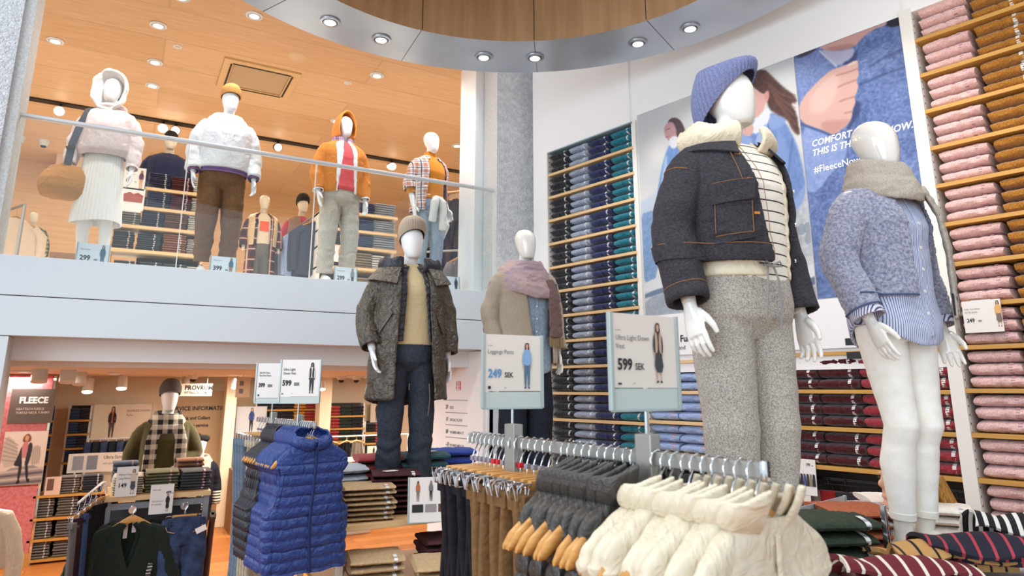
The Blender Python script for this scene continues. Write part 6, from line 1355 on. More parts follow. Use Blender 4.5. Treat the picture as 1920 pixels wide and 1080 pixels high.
def cardx(px0, px1, pyb, Y, h, name, label, z=None, card=None, tilt=0):
    L = atY(px0, pyb, Y); Rp = atY(px1, pyb, Y); z = L.z if z is None else z
    return sign(name, label, Vector((L.x, Y, z)), Vector((Rp.x, Y, z)), h, 0, False, card or m_cardw, tilt)
T, w = cardx(213, 255, 933, YG-.02, .24, 'price_card', 'white card reading 149 SEK in front of the cream sweaters'); letters(T, [('Merino Crew Neck', .02, .17, .022, 0, .8, m_print_g), ('Long Sleeve', .02, .14, .022, 0, .8, m_print_g), ('149', .02, .075, .05, .001, .85, None), ('SEK', .115, .075, .02, 0, .85, None)]); print_person(T, w*.78, .02, .2, top='#cfc4b4', legs='#4a4a55', hair='#6b4428', kind='skirt')
T, w = cardx(277, 322, 966, YG-.04, .24, 'price_card', 'white card reading 499 SEK hanging below the counter top'); letters(T, [('499', w*.66, .16, .032, .0006, .85, None), ('SEK', w*.9, .16, .012, 0, .85, None), ('Knit coat', .02, .19, .02, 0, .8, m_print_g), ('Soft and warm', .02, .10, .018, 0, .8, m_print_g), ('for everyday', .02, .075, .018, 0, .8, m_print_g)]); print_person(T, w*.76, .02, .14, top='#22232a', legs='#22232a', hair='#2a201c', kind='skirt')
# dark green cardigan and jeans hanging out
xx = X(250, 960, YG-.14); zz = z1-.07
HC = dup(HG, (xx, YG-.12, zz), 0, 'wooden hanger with the dark green cardigan'); HC['category'] = 'hanger'
def cardigan(name, lab, loc, mat, w=.25, L=.80, scale=1, spread=.06, y=0):
    t = thing(name, lab, 'cardigan', loc)
    R = [(-L, w, .06, 0), (-.5, w, .065, 0), (-.36, w*.96, .06, 0), (-.25, w*.88, .05, 0), (-.19, w*.78, .042, 0), (-.16, w*.6, .042, 0), (-.135, w*.42, .045, 0), (-.12, w*.32, .048, 0)]
    b = MB(); b.grid(lambda u, v: (lambda z: surf(R, (a0 := .03+.46*max(0, (z+.48)/.36) if z > -.48 else .03)+(2*pi-2*a0)*u, z, .004*sin(u*40)))(-L+(L-.12)*v), 80, 50)
    for s_ in (1, -1): b.tube([(s_*.13, 0, -.17), (s_*.215, 0, -.215), (s_*(.26+spread*.3), 0, -.35), (s_*(.275+spread*.8), -.01, -.55), (s_*(.27+spread), -.02, -.72), (s_*(.265+spread), -.02, -.80)], [.035, .055, .062, .058, .05, .045], 18, caps=False)
    b.build('knit_body', mat, t, thick=.012, remesh=.0075, sm=2, disp=addw(wrinkle(.008, 7, 4), lambda c, n: .002*np.sin(c[:, 0]*400)))
    b = MB(); pts = [surf(R, .03+.46*max(0, (z+.48)/.36) if z > -.48 else .03, z, .012) for z in np.linspace(-L, -.125, 26)]; b.tube(pts, [(.02, .006)]*26, 8, True, 1, (1, 0, 0)); pts2 = [Vector((-p.x, p.y, p.z)) for p in pts]; b.tube(pts2, [(.02, .006)]*26, 8, True, 1, (1, 0, 0)); b.build('button_band', mat, t)
    return t, R
m_grn = knit('bottle_green_knit', '#151d17', '#1f2a20')
t, R = cardigan('cardigan', 'dark green knitted cardigan hanging at the front of the grey counter', (xx, YG-.12, zz), m_grn)
b = MB(); b.box((.155, -.078, -.50), (.035, .003, .13), 0, Matrix.Rotation(.15, 3, 'Y')); b.build('size_strip', M('size_strip', '#3b3d3b', .5, c2='#d6d6d0', pat='stripe', ps=.024, duty=.75), t, smooth=False)
b = MB(); b.box((-.04, .03, -.19), (.03, .002, .11)); b.box((.02, .03, -.165), (.03, .002, .08)); b.build('label', m_white, t, smooth=False)
for s_ in (1, -1): b = MB(); b.grid(lambda u, v: surf(R, s_*(.5+.75*u), -.72+.13*v, .014-.004*v), 8, 6); b.build('pocket', m_grn, t, thick=.004)
for i in range(2):
    t2, _ = cardigan('cardigan', f'dark green cardigan, {ORD[i+1]} behind the foremost one on the counter hook', (xx-.03*(i+1), YG-.07+.05*i, zz), m_grn, spread=.08)
xj = X(345, 985, YG-.14); zj = z1-.08
JH = dup(KG, (xj, YG-.12, zj), 0, 'clip hanger with the blue jeans on the grey counter'); JH['category'] = 'hanger'
m_jean = M('blue_denim', '#1f2b47', .85, c2='#34466b', pat='noise', ps=10, bump=.4, bs=400, wr=.5, ws=9)
t = thing('blue_jeans', 'blue denim jeans clipped to a hanger at the front of the grey counter', 'jeans', (xj, YG-.12, zj))
b = MB(); Rj = [(-.32, .185, .05, 0), (-.24, .18, .05, 0), (-.16, .165, .042, 0), (-.115, .155, .03, 0)]
b.grid(lambda u, v: surf(Rj, 2*pi*u, -.32+.205*v)+Vector((0, 0, -.02*cos(2*pi*u)*-1*v*(1 if cos(2*pi*u) > 0 else 0))), 48, 10, cu=True)
for s_ in (1, -1): b.tube([(s_*.085, 0, -.26), (s_*.095, -.01, -.42), (s_*.10, -.02, -.60), (s_*.105, -.01, -.80), (s_*.105, 0, -.98)], [(.098, .05), (.092, .05), (.078, .048), (.07, .045), (.066, .043)], 20, caps=False)
b.build('denim_legs', m_jean, t, thick=.008, remesh=.0075, sm=2, disp=wrinkle(.007, 7, 2))
b = MB(); b.grid(lambda u, v: surf(Rj, 2*pi*u, -.155+.04*v, .008), 48, 3, cu=True); wb = b.build('waistband', m_jean, t, thick=.005)
for x in (-.11, .0, .11): b = MB(); b.box((x, -.052, -.14), (.012, .006, .05)); b.build('belt_loop', m_jean, wb, smooth=False)
for s_ in (1, -1): b = MB(); b.tube([(s_*.14, -.052, -.165), (s_*.125, -.062, -.20), (s_*.07, -.066, -.215)], .003, 5); b.build('pocket_stitching', M('tan_thread', '#b8936a', .8), t)
b = MB(); b.box((.13, -.07, -.20), (.085, .002, .045), 0, Matrix.Rotation(-.4, 3, 'Y')); b.build('paper_tag', m_white, t, smooth=False)
t = dup(TK[0], (xj-.13, YG-.04, zj), 0, 'black trousers hanging behind the blue jeans on the counter'); t['category'] = 'trousers'
# bracket arm with trousers on the left side of the counter
ya, za = YG-.05, Zp(200, 905, YG); xb0 = X(197, 905, YG)
t = thing('bracket_arm', 'sloping cream bracket arm on the left side of the counter', 'rail', (xb0, ya, za)); b = MB(); b.tube([(.02, .1, -.09), (0, .08, .0), (-.02, .03, .005), (-.16, -.28, -.10)], .010, 8); b.build('arm', m_frame, t)
for i, (c, nm) in enumerate((('#6b6a6c', 'grey'), ('#2c1a22', 'dark plum'), ('#38517c', 'mid blue'), ('#17161a', 'black'), ('#1c1a1d', 'jet black'))):
    q = Vector((xb0-.155+.034*i, ya-.27+.065*i, za-.10+.02*i)); TT = dup(TB[1], q+Vector((0, 0, -.02)), radians(68), f'{nm} trousers hanging from the cream bracket arm', 'trousers on the bracket arm', {'brown_trouser': cotton('arm_'+c.strip('#'), c, None, .5)}); TT['category'] = 'trousers'; TT.scale = (.8, 1, 1.0)
    hh = dup(KR if i == 4 else KG, q, radians(68), f'clip hanger of the {nm} trousers on the bracket arm', 'clip hangers on the bracket arm'); hh['category'] = 'hanger'; hh.scale = (.8, 1, 1)
for i, c in enumerate(('#4a2e1f', '#3b3a28')):
    q = Vector((xb+.03+.02*i, YG+.02+.12*i, z1-.12)); TT = dup(TB[2], q+Vector((0, 0, .03)), radians(85), f'{("rust brown", "moss green")[i]} trousers hanging on the right side of the counter', 'trousers at the counter side', {'brown_trouser': cotton('side_'+c.strip('#'), c, None, .5)}); TT['category'] = 'trousers'
# ---- olive coat figure and striped figure
P = Fig(yaw=.06, la=((.275, .06, 1.16), (.02, -.20, 1.02)), ra=((.27, .08, 1.16), (.22, .05, .92)))
p = atY(312, 800, 7.85); F = thing('clothes_figure', 'white display figure in olive coat, checked scarf and grey beanie behind the counter', 'mannequin', (p.x, p.y, .08), radians(2)); F.scale = (1.08,)*3
base_plate(F, .08); build_body(F, P, m_plasm, .008); add_hands(F, P, m_plasm, (60, 0), which=(1,))
m_ol = knit('olive_wool', '#3f3a1f', '#4d4728'); R = prof(P, .036, .84, 1.50, box=1.02); garment('olive_coat', F, m_ol, P, R, sleeve=.80, vox=.008, srad=(.085, .075, .065, .05), disp=wrinkle(.008, 6, 3))
m_ck = M('checked_wool', '#c9c3b4', .9, c2='#1d1c20', pat='plaid', ps=.085, duty=.5); cowl(F, m_ck, P, [(1.475, .15, .13, -.005, .018, .055, .07, .0), (1.525, .115, .11, .0, .016, .045, .03, .0)])
for s_, z_ in ((-1, 1.02), (1, 1.06)): b = MB(); tail(b, [(s_*.08, -.13, 1.44), (s_*.12, -.165, 1.30), (s_*.125, -.165, 1.15), (s_*.13, -.16, z_)], .055, .010, (1, 0, 0)); e = b.build('scarf_end', m_ck, F, remesh=.008, sm=2); fringe(e, m_ck, (s_*.13, -.16, z_), (1, 0, 0), .10, 12, .06)
beanie(F, P, M('grey_rib', '#5f5c5a', .95, bump=.3, bs=300), (.083, .104), .15, (0, .02, 0), 40, tilt=.3, z0=.15); trousers(F, P, m_ink, 'trousers', 1.0)
P = Fig(yaw=-.1); p = atY(374, 860, 8.35); F = thing('clothes_figure', 'smaller white display figure in black beret, beige snood and striped top', 'mannequin', (p.x, p.y, .06), radians(-4)); F.scale = (.79,)*3
base_plate(F, .06); build_body(F, P, m_plasm, .009)
R = prof(P, .02, .84, 1.50, box=1.0); garment('striped_top', F, M('black_cream_stripe', '#d9cfbd', .9, c2='#1c1a1d', pat='stripe', ps=.035, duty=.5), P, R, sleeve=1.0, vox=.009, srad=(.07, .062, .058, .05))
R2 = prof(P, .042, .70, 1.49, box=1.04); garment('navy_cardigan', F, cotton('navy_wool', '#1b1a26'), P, R2, sleeve=.7, open_=lambda z: (.75, .75), vox=.009, srad=(.085, .075, .07, .066)); cowl(F, M('beige_snood', '#b9a690', .95, bump=.4, bs=200), P, [(1.46, .16, .14, -.01, .024, .06, .09, .0), (1.51, .125, .115, .0, .022, .05, .04, .0)])
b = MB(); b.loft([[P.H @ Vector((r*sin(2*pi*i/30), .012-r*1.05*cos(2*pi*i/30), z)) for i in range(30)] for r, z in ((.078, .155), (.095, .17), (.112, .195), (.105, .225), (.07, .245), (.01, .25))]); b.build('beret', M('black_felt', '#141316', .95), F); trousers(F, P, m_ink, 'trousers', 1.0)
# ---- back wall of the lower shop
YB = 12.0
def wall_unit(name, label, px0, px1, pyt, pyb, rows, cols_, Y, n=3, mat=m_shelfd, frame=True):
    x0, x1 = X(px0, (pyt+pyb)/2, Y), X(px1, (pyt+pyb)/2, Y); zt, zb = Zp((px0+px1)/2, pyt, Y), Zp((px0+px1)/2, pyb, Y); zb = max(zb, .1); dz = (zt-zb)/rows
    t = stand_shelf(name, label, x0, x1, Y, .26, [zb+dz*i for i in range(rows)], 0, mat, m_frame, True, zt); w = (x1-x0-.05)/len(cols_)
    for r in range(rows):
        for k, (c, nm) in enumerate(cols_):
            kk = ('folded_garment',)+tuple(c)
            if kk not in _thin: _thin[kk] = thin('folded_garment', c, st=None)
            for i in range(n):
                o = dup(_thin[kk], (x0+.025+w*(k+.5), Y+.01, zb+dz*r+.002+i*dz*.8/n), 0, f'{nm} folded garment, {ORD[i]} from the bottom, {ORD[rows-1-r]} shelf down, {label.split(" by ")[-1].split(" behind ")[-1]}', f'{nm} tops, {name} {label[-20:]}'); o['category'] = 'folded garment'; o.scale = (w/.30*.95, .7, dz*.8/n/.03*.96)
NV = (('#11131c', '#1b1f2c'), 'navy'); BK = (('#0f1014', '#191a20'), 'black'); RD = (('#a83336', '#bc4644'), 'red'); GN = (('#1a2c22', '#24392d'), 'dark green'); YL = (('#d79a2a', '#e3ab3c'), 'yellow'); BU = (('#1d3c66', '#2a4e7d'), 'blue')
wall_unit('wall_shelf', 'narrow wall shelf of navy and blue tops by the white coat advert', 122, 167, 761, 866, 4, [BU, NV], YB-.26, 4)
wall_unit('wall_shelf', 'wall shelf of black, yellow and red tops behind the rack signs', 478, 597, 745, 835, 4, [BK, NV, BK, YL, RD], YB-.26)
wall_unit('wall_shelf', 'wall shelf of red, green and navy tops behind the parka figure', 612, 684, 756, 850, 4, [RD, GN, NV], YB-.26)
wall_unit('wall_shelf', 'narrow wall shelf of black and red tops by the second coat advert', 684, 742, 790, 850, 3, [BK, RD, BK], YB-.26)
slab('wall_service', (X(320, 780, YB), YB-.02, 0), (X(418, 780, YB), YB+.2, Zp(370, 733, YB)), M('service_beige', '#b9a07e', .7))
for nm, p0_, p1_ in (('pillar_fitting', 416, 436), ('pillar_cream', 592, 613)): slab(nm, (X(p0_, 800, YB-.5), YB-.7, 0), (X(p1_, 800, YB-.5), YB-.4, 2.16), M('cream_pillar', '#ead9bc', .6))
q = [('SERVICE INFORMATION', 318, 770, .09), ('Click and Collect', 336, 787, .07), ('Tax free service', 336, 801, .07), ('Repair', 355, 818, .07)]
TS = thing('wall_lettering', 'dark wall lettering reading SERVICE INFORMATION behind the olive coat figure', 'sign', (X(318, 780, YB), YB-.03, 1)); o0 = TS.location
letters(TS, [(s, X(px, py, YB)-o0.x, Zp(px, py, YB)-1, sz, .002, .9, None) for s, px, py, sz in q], y=0)
T, w = cardx(325, 397, 743, 10.4, .17, 'hanging_sign', 'white hanging sign reading PROVRUM FITTING ROOM', card=M('ivory_card', '#f3ead9', .5)); letters(T, [('PROVRUM', w*.27, .085, .085, .003, .9, None), ('FITTING ROOM', w*.27, .03, .045, .001, .9, None)])  # card in a plain off-white colour
b = MB()
for x in (w*.15, w*.85): b.tube([(x, .004, .17), (x, .004, 2.16-T.location.z)], .004, 6)
b.build('hanger_rod', m_frame, T)
def advert(label, px0, px1, pyt, pyb, Y, bg, pers=None, price=None, extra=None):
    L = atY(px0, pyb, Y); Rp = atY(px1, pyb, Y); h = Zp((px0+px1)/2, pyt, Y)-L.z
    T, w = sign('wall_advert', label, Vector((L.x, Y, L.z)), Vector((Rp.x, Y, L.z)), h, 0, True, M('advert_'+bg.strip('#'), bg, .6), 0, None, 'advert')
    if pers: print_person(T, w*pers.pop('at'), pers.pop('z', .03)*h, h*pers.pop('hh', .9), **pers)
    if price: letters(T, price(w, h))
    return T, w, h
advert('wide cream wall advert of a person in black jacket priced 1299', 168, 279, 758, 826, YB-.03, '#e9dcc6', dict(at=.33, z=-.5, hh=1.42, top='#d8663f', legs='#5b4a46', hair='#2a1d18', vest='#1f1c1e', arms='#1f1c1e') if 0 else dict(at=.33, z=.02, hh=.92, top='#d8663f', legs='#5b4a46', hair='#2a1d18', vest='#1f1c1e', arms='#1f1c1e'), lambda w, h: [('SEAMLESS DOWN', w*.56, h*.78, h*.09, 0, .85, m_print_g), ('Parka', w*.56, h*.66, h*.09, 0, .85, m_print_g), ('1299', w*.68, h*.08, h*.17, .002, .85, None)])
advert('wall advert of a man in blue puffer jacket against pale sky', 441, 497, 762, 812, YB-.45, '#c2c6cc', dict(at=.5, z=.0, hh=.95, top='#27407f', legs='#1f2026', hair='#2a2a35'))
advert('small wall advert of a person in red black coat by the parka leg', 694, 718, 754, 792, YB-.03, '#dccdb5', dict(at=.5, z=.05, hh=.9, top='#3a2420', legs='#2a1c1a', hair='#5a3020'))
advert('small framed advert of a dark standing figure beside the parka leg', 688, 712, 836, 860, YB-.8, '#e2d7c6', dict(at=.5, z=.08, hh=.85, top='#2a2a2c', legs='#2a2a2c'))
advert('cream notice board to the right of the parka leg', 722, 746, 760, 800, YB-.03, '#e6d8bf', None)
# hanging garments row at the back
for i in range(6):
    px = 172+15*i; q = atY(px, 833, YB-.5); t = thing('hanging_jeans', f'dark jeans hanging under the wide cream advert, {ORD[i]} from the navy shelf', 'jeans', (q.x, YB-.5, Zp(215, 826, YB-.5)), radians(20), 'jeans under the cream advert')
    b = MB(); b.box((0, 0, -.16), (.20, .05, .30), .02); b.build('folded_legs', (m_jean, m_ink)[i % 2], t); b = MB(); b.tube([(0, 0, -.02), (0, 0, .03)], .006, 6); b.build('hook', m_chrome, t)
b = MB(); b.tube([(X(165, 828, YB-.5), YB-.5, Zp(215, 826, YB-.5)+.03), (X(268, 828, YB-.5), YB-.5, Zp(215, 826, YB-.5)+.03)], .012, 8); [b.tube([(X(p_, 828, YB-.5), YB-.5, Zp(215, 826, YB-.5)+.03), (X(p_, 828, YB-.5), YB-.5, 0)], .012, 8) for p_ in (165, 268)]; tag(b.build('hanging_rail', m_frame), 'thin rail with dark jeans under the wide cream advert', 'rail')
for i, (px, py, c, nm, w_) in enumerate(((622, 822, '#6b5730', 'olive pleated skirt', .30), (668, 832, '#7c7368', 'grey ribbed top', .28), (650, 828, '#1d1c1e', 'black top', .24), (736, 828, '#8a6a33', 'mustard skirt', .24))):
    q = atY(px, py, 10.8); t = thing('hanging_garment', f'{nm} hanging at the back of the lower shop', 'garment', (q.x, 10.8, Zp(650, 818, 10.8)-.035), .15); b = MB()
    b.grid(lambda u, v: (w_*(.32+.22*v)*math.copysign(abs(sin(2*pi*u))**.7, sin(2*pi*u))*(1+.04*sin(u*60)), -.05*cos(2*pi*u)*(1+.3*sin(u*60)), -.06-.42*v), 60, 10, cu=True); b.build('cloth', cotton('rear_'+c.strip('#'), c), t); b = MB(); b.tube([(-.13, 0, -.08), (0, 0, -.03), (.13, 0, -.08)], .012, 6); b.tube([(0, 0, -.03), (0, 0, .04)], .005, 6); b.build('hanger', m_hwood, t)
b = MB(); b.tube([(X(605, 820, 10.8), 10.8, Zp(650, 818, 10.8)), (X(765, 820, 10.8), 10.8, Zp(650, 818, 10.8))], .012, 8); [b.tube([(X(p_, 820, 10.8), 10.8, Zp(650, 818, 10.8)), (X(p_, 820, 10.8), 10.8, 0)], .012, 8) for p_ in (605, 765)]; tag(b.build('hanging_rail', m_frame), 'rail with skirts and tops behind the parka legs', 'rail')
for (x0, y0, x1, y1, Y, c, lab) in ((440, 885, 480, 930, 10.6, '#8d6d46', 'wooden low counter behind the hanging chinos'), (600, 868, 700, 915, 9.8, '#d9cdb9', 'cream low counter behind the red sweaters')):
    a = atY(x0, y0, Y); c_ = atY(x1, y0, Y); b = MB(); b.box(((a.x+c_.x)/2, Y+.3, a.z/2), (c_.x-a.x, .6, a.z), .01); tag(b.build('low_counter', M('counter_'+c.strip('#'), c, .6), smooth=False), lab, 'counter')
# directory on the side wall of the opening
dv = Vector((-sin(WANG), cos(WANG), 0)); Pn = atY(906, 760, 6.05); 
slab('wall_return', (3.14, 6.02, 0), (3.2, 6.3, 2.36), m_wall)
far = Vector((Pn.x, 6.05, 0))+dv*.92; T = thing('floor_directory', 'white wall panel directory listing 2F 1F 0F with a red square logo', 'sign', (far.x, far.y, 0), atan2(6.05-far.y, Pn.x-far.x)); w = .92
b = MB(); b.box((w/2, .02, 1.18), (w, .04, 2.36), .003); b.build('panel', m_wall, T, smooth=False)
ang = T.rotation_euler.z; ux = Vector((cos(ang), sin(ang), 0)); nn_ = Vector((-sin(ang), cos(ang), 0))
def onP(px, py): r = ray(px, py); k = (far-O).dot(nn_)/r.dot(nn_); q = O+r*k; return (q-far).dot(ux), q.z
for py in (750, 773, 796, 819, 842):
    x0, z0 = onP(835, py); x1, z1_ = onP(877, py+1.5); b = MB(); b.box(((x0+x1)/2, -.001, z0), (x1-x0, .001, .006)); b.build('rule', m_print_g, T, smooth=False)
for s1_, s2_, py in (('2F', 'KIDS', 766), ('1F', 'SPECIAL FLOOR', 789), ('0F', 'WOMEN MEN UT', 812), ('-1F', 'WOMEN MEN UT', 836)):
    x0, z0 = onP(836, py); x1, _ = onP(843.5, py); letters(T, [(s1_, x0, z0, .055, .002, .8, None), (s2_, x1, z0, .038, .0008, .8, m_print_g)])
x0, z0 = onP(857, 732); x1, z1_ = onP(863, 715); b = MB(); b.box(((x0+x1)/2, -.002, (z0+z1_)/2), (x1-x0+.02, .002, (z1_-z0))); b.build('logo_square', M('logo_red', '#c3343c', .5), T, smooth=False)
b = MB()
for zz_ in (.3, .7):
    for xx_ in (.2, .55): b.box((x0-.01+(x1-x0+.02)*(xx_+.12), -.0035, z0+(z1_-z0)*zz_), (.012, .001, .05), 0); b.box((x0-.01+(x1-x0+.02)*(xx_+.12), -.0035, z0+(z1_-z0)*zz_-.02), (.03, .001, .008), 0)
b.build('logo_strokes', m_print_w, T, smooth=False)
# lamps under the lower ceiling
def can_lamp(px, py, Y, r, lab, col=m_trimw, on=True, tilt=.35):
    q = atY(px, py, Y); t = thing('ceiling_spotlight', lab, 'spotlight', (q.x, Y, 2.16), 0, None); hz = 2.16-q.z
    b = MB(); b.tube([(0, 0, 0), (0, 0, -max(hz-r, .01))], .012, 8); b.build('stem', col, t)
    b = MB(); b.tube([(0, .02, -hz+r), (0, -r*.9*tilt, -hz-r)], [r*.8, r*.86], 18); b.build('housing', col, t)
    if on: b = MB(); b.tube([(0, -r*.9*tilt-.0, -hz-r-.001), (0, -r*.9*tilt-.002, -hz-r-.006)], r*.74, 18); b.build('lamp', m_lamp, t)
for px, py, Y, r, lab, on in ((75, 700, 7.4, .075, 'white can spotlight above the FLEECE sign', False), (128, 701, 7.4, .075, 'white can spotlight right of the FLEECE sign', False), (150, 708, 8.4, .07, 'white can spotlight behind the other two', False), (165, 723, 10.2, .075, 'round spotlight above the wide cream advert start', True), (229, 717, 10.2, .075, 'round spotlight above the wide cream advert end', True), (350, 714, 11.2, .055, 'round spotlight above the grey beanie', True), (446, 717, 10.2, .06, 'round spotlight left of the 399 sign', True), (440, 719, 10.9, .06, 'round spotlight far left of the 399 sign', True), (604, 722, 10.2, .06, 'round spotlight right of the 599 sign', True)):
    can_lamp(px, py, Y, r, lab, on=on)
for i, (px, py, lab) in enumerate(((42, 705, 'over the FLEECE sign'), (215, 699, 'before the cream advert'), (660, 713, 'left of the parka'), (690, 689, 'beside the parka cuff'))):
    downlight('recessed_downlight', f'flat round downlight in the lower ceiling {lab}', atZ(px, py, 2.158) if 0 else Vector((X(px, py, 8.0+i*.6), 8.0+i*.6, 2.158)), .09, m_lamp, None)
q = atY(455, 726, 9.6); t = thing('exit_box', 'small white hanging notice box left of the 399 sign', 'sign', (q.x, 9.6, q.z)); b = MB(); b.box((0, 0, 0), (.17, .06, .26), .004); b.build('box', M('box_beige', '#cbbba3', .6), t, smooth=False)
for dz in (.05, -.05): b = MB(); b.box((-.02, -.031, dz), (.05, .002, .06)); b.build('pictogram', m_print_g, t, smooth=False)
b = MB(); b.tube([(0, 0, .13), (0, 0, 2.16-q.z)], .006, 6); b.build('stem', m_frame, t)
for i, (px, lab) in enumerate(((640, 'left of the parka'), (668, 'next to the parka cuff'), (362, 'by the fitting room sign'))):
    q = Vector((X(px, 712, 9.8), 9.8, 2.16)); t = thing('dome_camera', f'small dome camera on the lower ceiling {lab}', 'camera', q); b = MB(); b.lathe([(.001, -.07), (.05, -.05), (.065, -.02), (.07, 0)], 16); b.build('housing', m_trimw, t); b = MB(); b.lathe([(.001, -.095), (.03, -.085), (.042, -.055), (.02, -.05)], 14); b.build('dome', m_black, t)
# cream hoodie at the left edge
q = atY(-40, 925, 7.3); HC = dup(HG, (q.x, 7.3, q.z), radians(70), 'wooden hanger with the cream hoodie at the left frame edge'); HC['category'] = 'hanger'
t, _ = cardigan('hanging_hoodie', 'cream hoodie hanging at the left edge before the pink column', (q.x, 7.3, q.z), cotton('cream_sweat', '#e6dcc8', '#eee6d4', .5), .26, .62); t['category'] = 'hoodie'; t.rotation_euler = (0, 0, radians(25))
b = MB(); b.tube([(q.x-.5, 7.3, q.z+.012), (q.x+.06, 7.3, q.z+.012)], .012, 8); b.tube([(q.x-.5, 7.3, q.z+.012), (q.x-.5, 7.3, 0)], .018, 8); tag(b.build('side_rail', m_rail), 'steel rail holding the cream hoodie at the left edge', 'rail')
# ------------------------------------------------------------------ upper shop behind the balcony
YU = 8.3
zr = [Zp(293, py, YU) for py in (472, 427, 390, 352)]
zr = [Zp(290, 470.5, YU), Zp(290, 425.3, YU), Zp(320, 392.3, YU), Zp(330, 356.8, YU)]
xl, xr_ = X(203, 462, YU), X(390, 400, YU); xm = X(268, 386, YU)
t = thing('shelf_unit', 'pale wood shelf unit of folded knitwear behind the white hoodie figure', 'shelf unit', ((xl+xr_)/2, YU+.2, UP))
for i, z in enumerate(zr):
    x0 = xl if i < 2 else xm; b = MB(); b.box(((x0+xr_)/2-(xl+xr_)/2, 0, z-UP-.017), (xr_-x0, .4, .034), .003); b.build('shelf', m_shelf, t, smooth=False)
for x in (xl+.015, xr_-.015): b = MB(); b.box((x-(xl+xr_)/2, .02, (zr[1]-UP)/2), (.03, .34, zr[1]-UP)); b.build('side_panel', m_shelf, t, smooth=False)
b = MB(); b.box(((xm+xr_)/2-(xl+xr_)/2, .18, (zr[3]-UP)/2), (xr_-xm, .02, zr[3]-UP)); b.build('back_panel', m_dark, t, smooth=False)
KN = dict(indigo=('#26335c', '#3a4a78'), wine=('#5c1f30', '#7a2c40'), white=('#d2d0ca', '#e4e2dd'), stripe=('#5d5a5c', '#a9a7a6'), navy=('#1c2549', '#2a3561'), brown=('#6e4427', '#8a5a36'), charcoal=('#332f33', '#4a464a'), slate=('#27313a', '#3a454f'), orange=('#8f5530', '#ad6d42'), cream=('#b9b4b2', '#d0ccc9'), green=('#344a3c', '#4a6352'))
rows = [(3, [(277, 320, 'indigo', 28), (320, 361, 'wine', 26), (362, 386, 'white', 30)]), (2, [(274, 316, 'indigo', 29), (317, 357, 'wine', 30), (358, 385, 'white', 26)]), (1, [(218, 261, 'stripe', 34), (264, 304, 'navy', 32), (306, 348, 'brown', 29), (351, 381, 'white', 31)]), (0, [(208, 249, 'charcoal', 31), (254, 298, 'slate', 30), (303, 347, 'orange', 33), (349, 376, 'cream', 27)]), (-1, [(210, 250, 'charcoal', 30), (258, 300, 'slate', 30), (304, 347, 'green', 30), (348, 375, 'cream', 28)])]
rn = ['bottom', 'second lowest', 'middle', 'second highest', 'top']
for r, lst in rows:
    for x0, x1, k, hp in lst:
        stack('k', 'folded_knit', KN[k], x0, x1, zr[r] if r >= 0 else zr[0]-.32, YU+.02, hp*.0066, 8, f'folded {k} knit, {rn[r+1]} tier behind the balcony', f'{k} knits {rn[r+1]} tier', 'knitwear', .3)
b = MB(); b.box((0, 0, zr[0]-.32-UP-.012), (xr_-xl, .4, .024)); b.build('shelf', m_shelf, t, smooth=False)
T, w = cardx(229, 271, 353, YU-.05, .26, 'price_card', 'white card reading 129 SEK beside the pink figure hand'); letters(T, [('129', .02, .085, .05, .001, .85, None), ('SEK', .105, .085, .018, 0, .85, None), ('Crew sweater', .02, .17, .02, 0, .8, m_print_g)]); print_person(T, w*.8, .02, .21, top='#5c3048', legs='#c99a70')
T, w = cardx(225, 269, 391, YU-.05, .25, 'price_card', 'white card with a rust red sweater under the 129 card'); b = MB(); b.poly([(w*.1, -.002, .09), (w*.9, -.002, .09), (w*.93, -.002, .17), (w*.68, -.002, .20), (w*.5, -.002, .18), (w*.32, -.002, .20), (w*.07, -.002, .17)]); b.build('print', M('print_rust', '#9c4a3a', .6), T, smooth=False)
b = MB(); b.box((w/2, .01, -.01), (w*.8, .05, .02)); b.build('stand_foot', m_frame, T, smooth=False)
# second unit behind the orange hood figure
YV = 8.6; zv = [Zp(690, 503, YV), Zp(705, 466, YV), Zp(705, 435, YV), Zp(707, 403, YV)]
xl, xr_ = X(602, 440, YV), X(745, 440, YV)
t = thing('shelf_unit', 'pale wood shelf unit of folded jeans behind the orange hood figure', 'shelf unit', ((xl+xr_)/2, YV+.25, UP))
for z in zv: b = MB(); b.box((0, 0, z-UP-.017), (xr_-xl, .5, .034), .003); b.build('shelf', m_shelf, t, smooth=False)
for s_ in (-1, 1): b = MB(); b.box((s_*((xr_-xl)/2-.02), .05, (zv[3]-UP)/2), (.04, .36, zv[3]-UP)); b.build('side_panel', m_frame, t, smooth=False)
b = MB(); b.box((0, .23, (zv[3]-UP)/2), (xr_-xl-.05, .02, zv[3]-UP)); b.build('back_panel', m_dark, t, smooth=False)
JN = dict(blue=('#27406e', '#3b5a8c'), pale=('#8c93a0', '#b0b5be'), tan=('#84735c', '#9c8b72'), white=('#c9c7c4', '#dedcd9'), ink=('#1b2030', '#272d42'))
rows = [(3, [(676, 702, 'blue', 24), (703, 742, 'pale', 27)]), (2, [(672, 700, 'blue', 23), (701, 741, 'pale', 26)]), (1, [(627, 645, 'ink', 27), (668, 698, 'blue', 23), (700, 742, 'pale', 29)]), (0, [(664, 696, 'tan', 31), (698, 736, 'white', 29)]), (-1, [(668, 696, 'tan', 26), (698, 716, 'white', 24)])]
for r, lst in rows:
    for x0, x1, k, hp in lst:
        stack('k', 'folded_jeans', JN[k], x0, x1, zv[r] if r >= 0 else zv[0]-.30, YV+.02, hp*.0068, 6, f'folded {k} jeans, {rn[r+1]} tier behind the orange hood', f'{k} jeans {rn[r+1]} tier', 'jeans', .3, None)
b = MB(); b.box((0, 0, zv[0]-.30-UP-.012), (xr_-xl, .5, .024)); b.build('shelf', m_shelf, t, smooth=False)
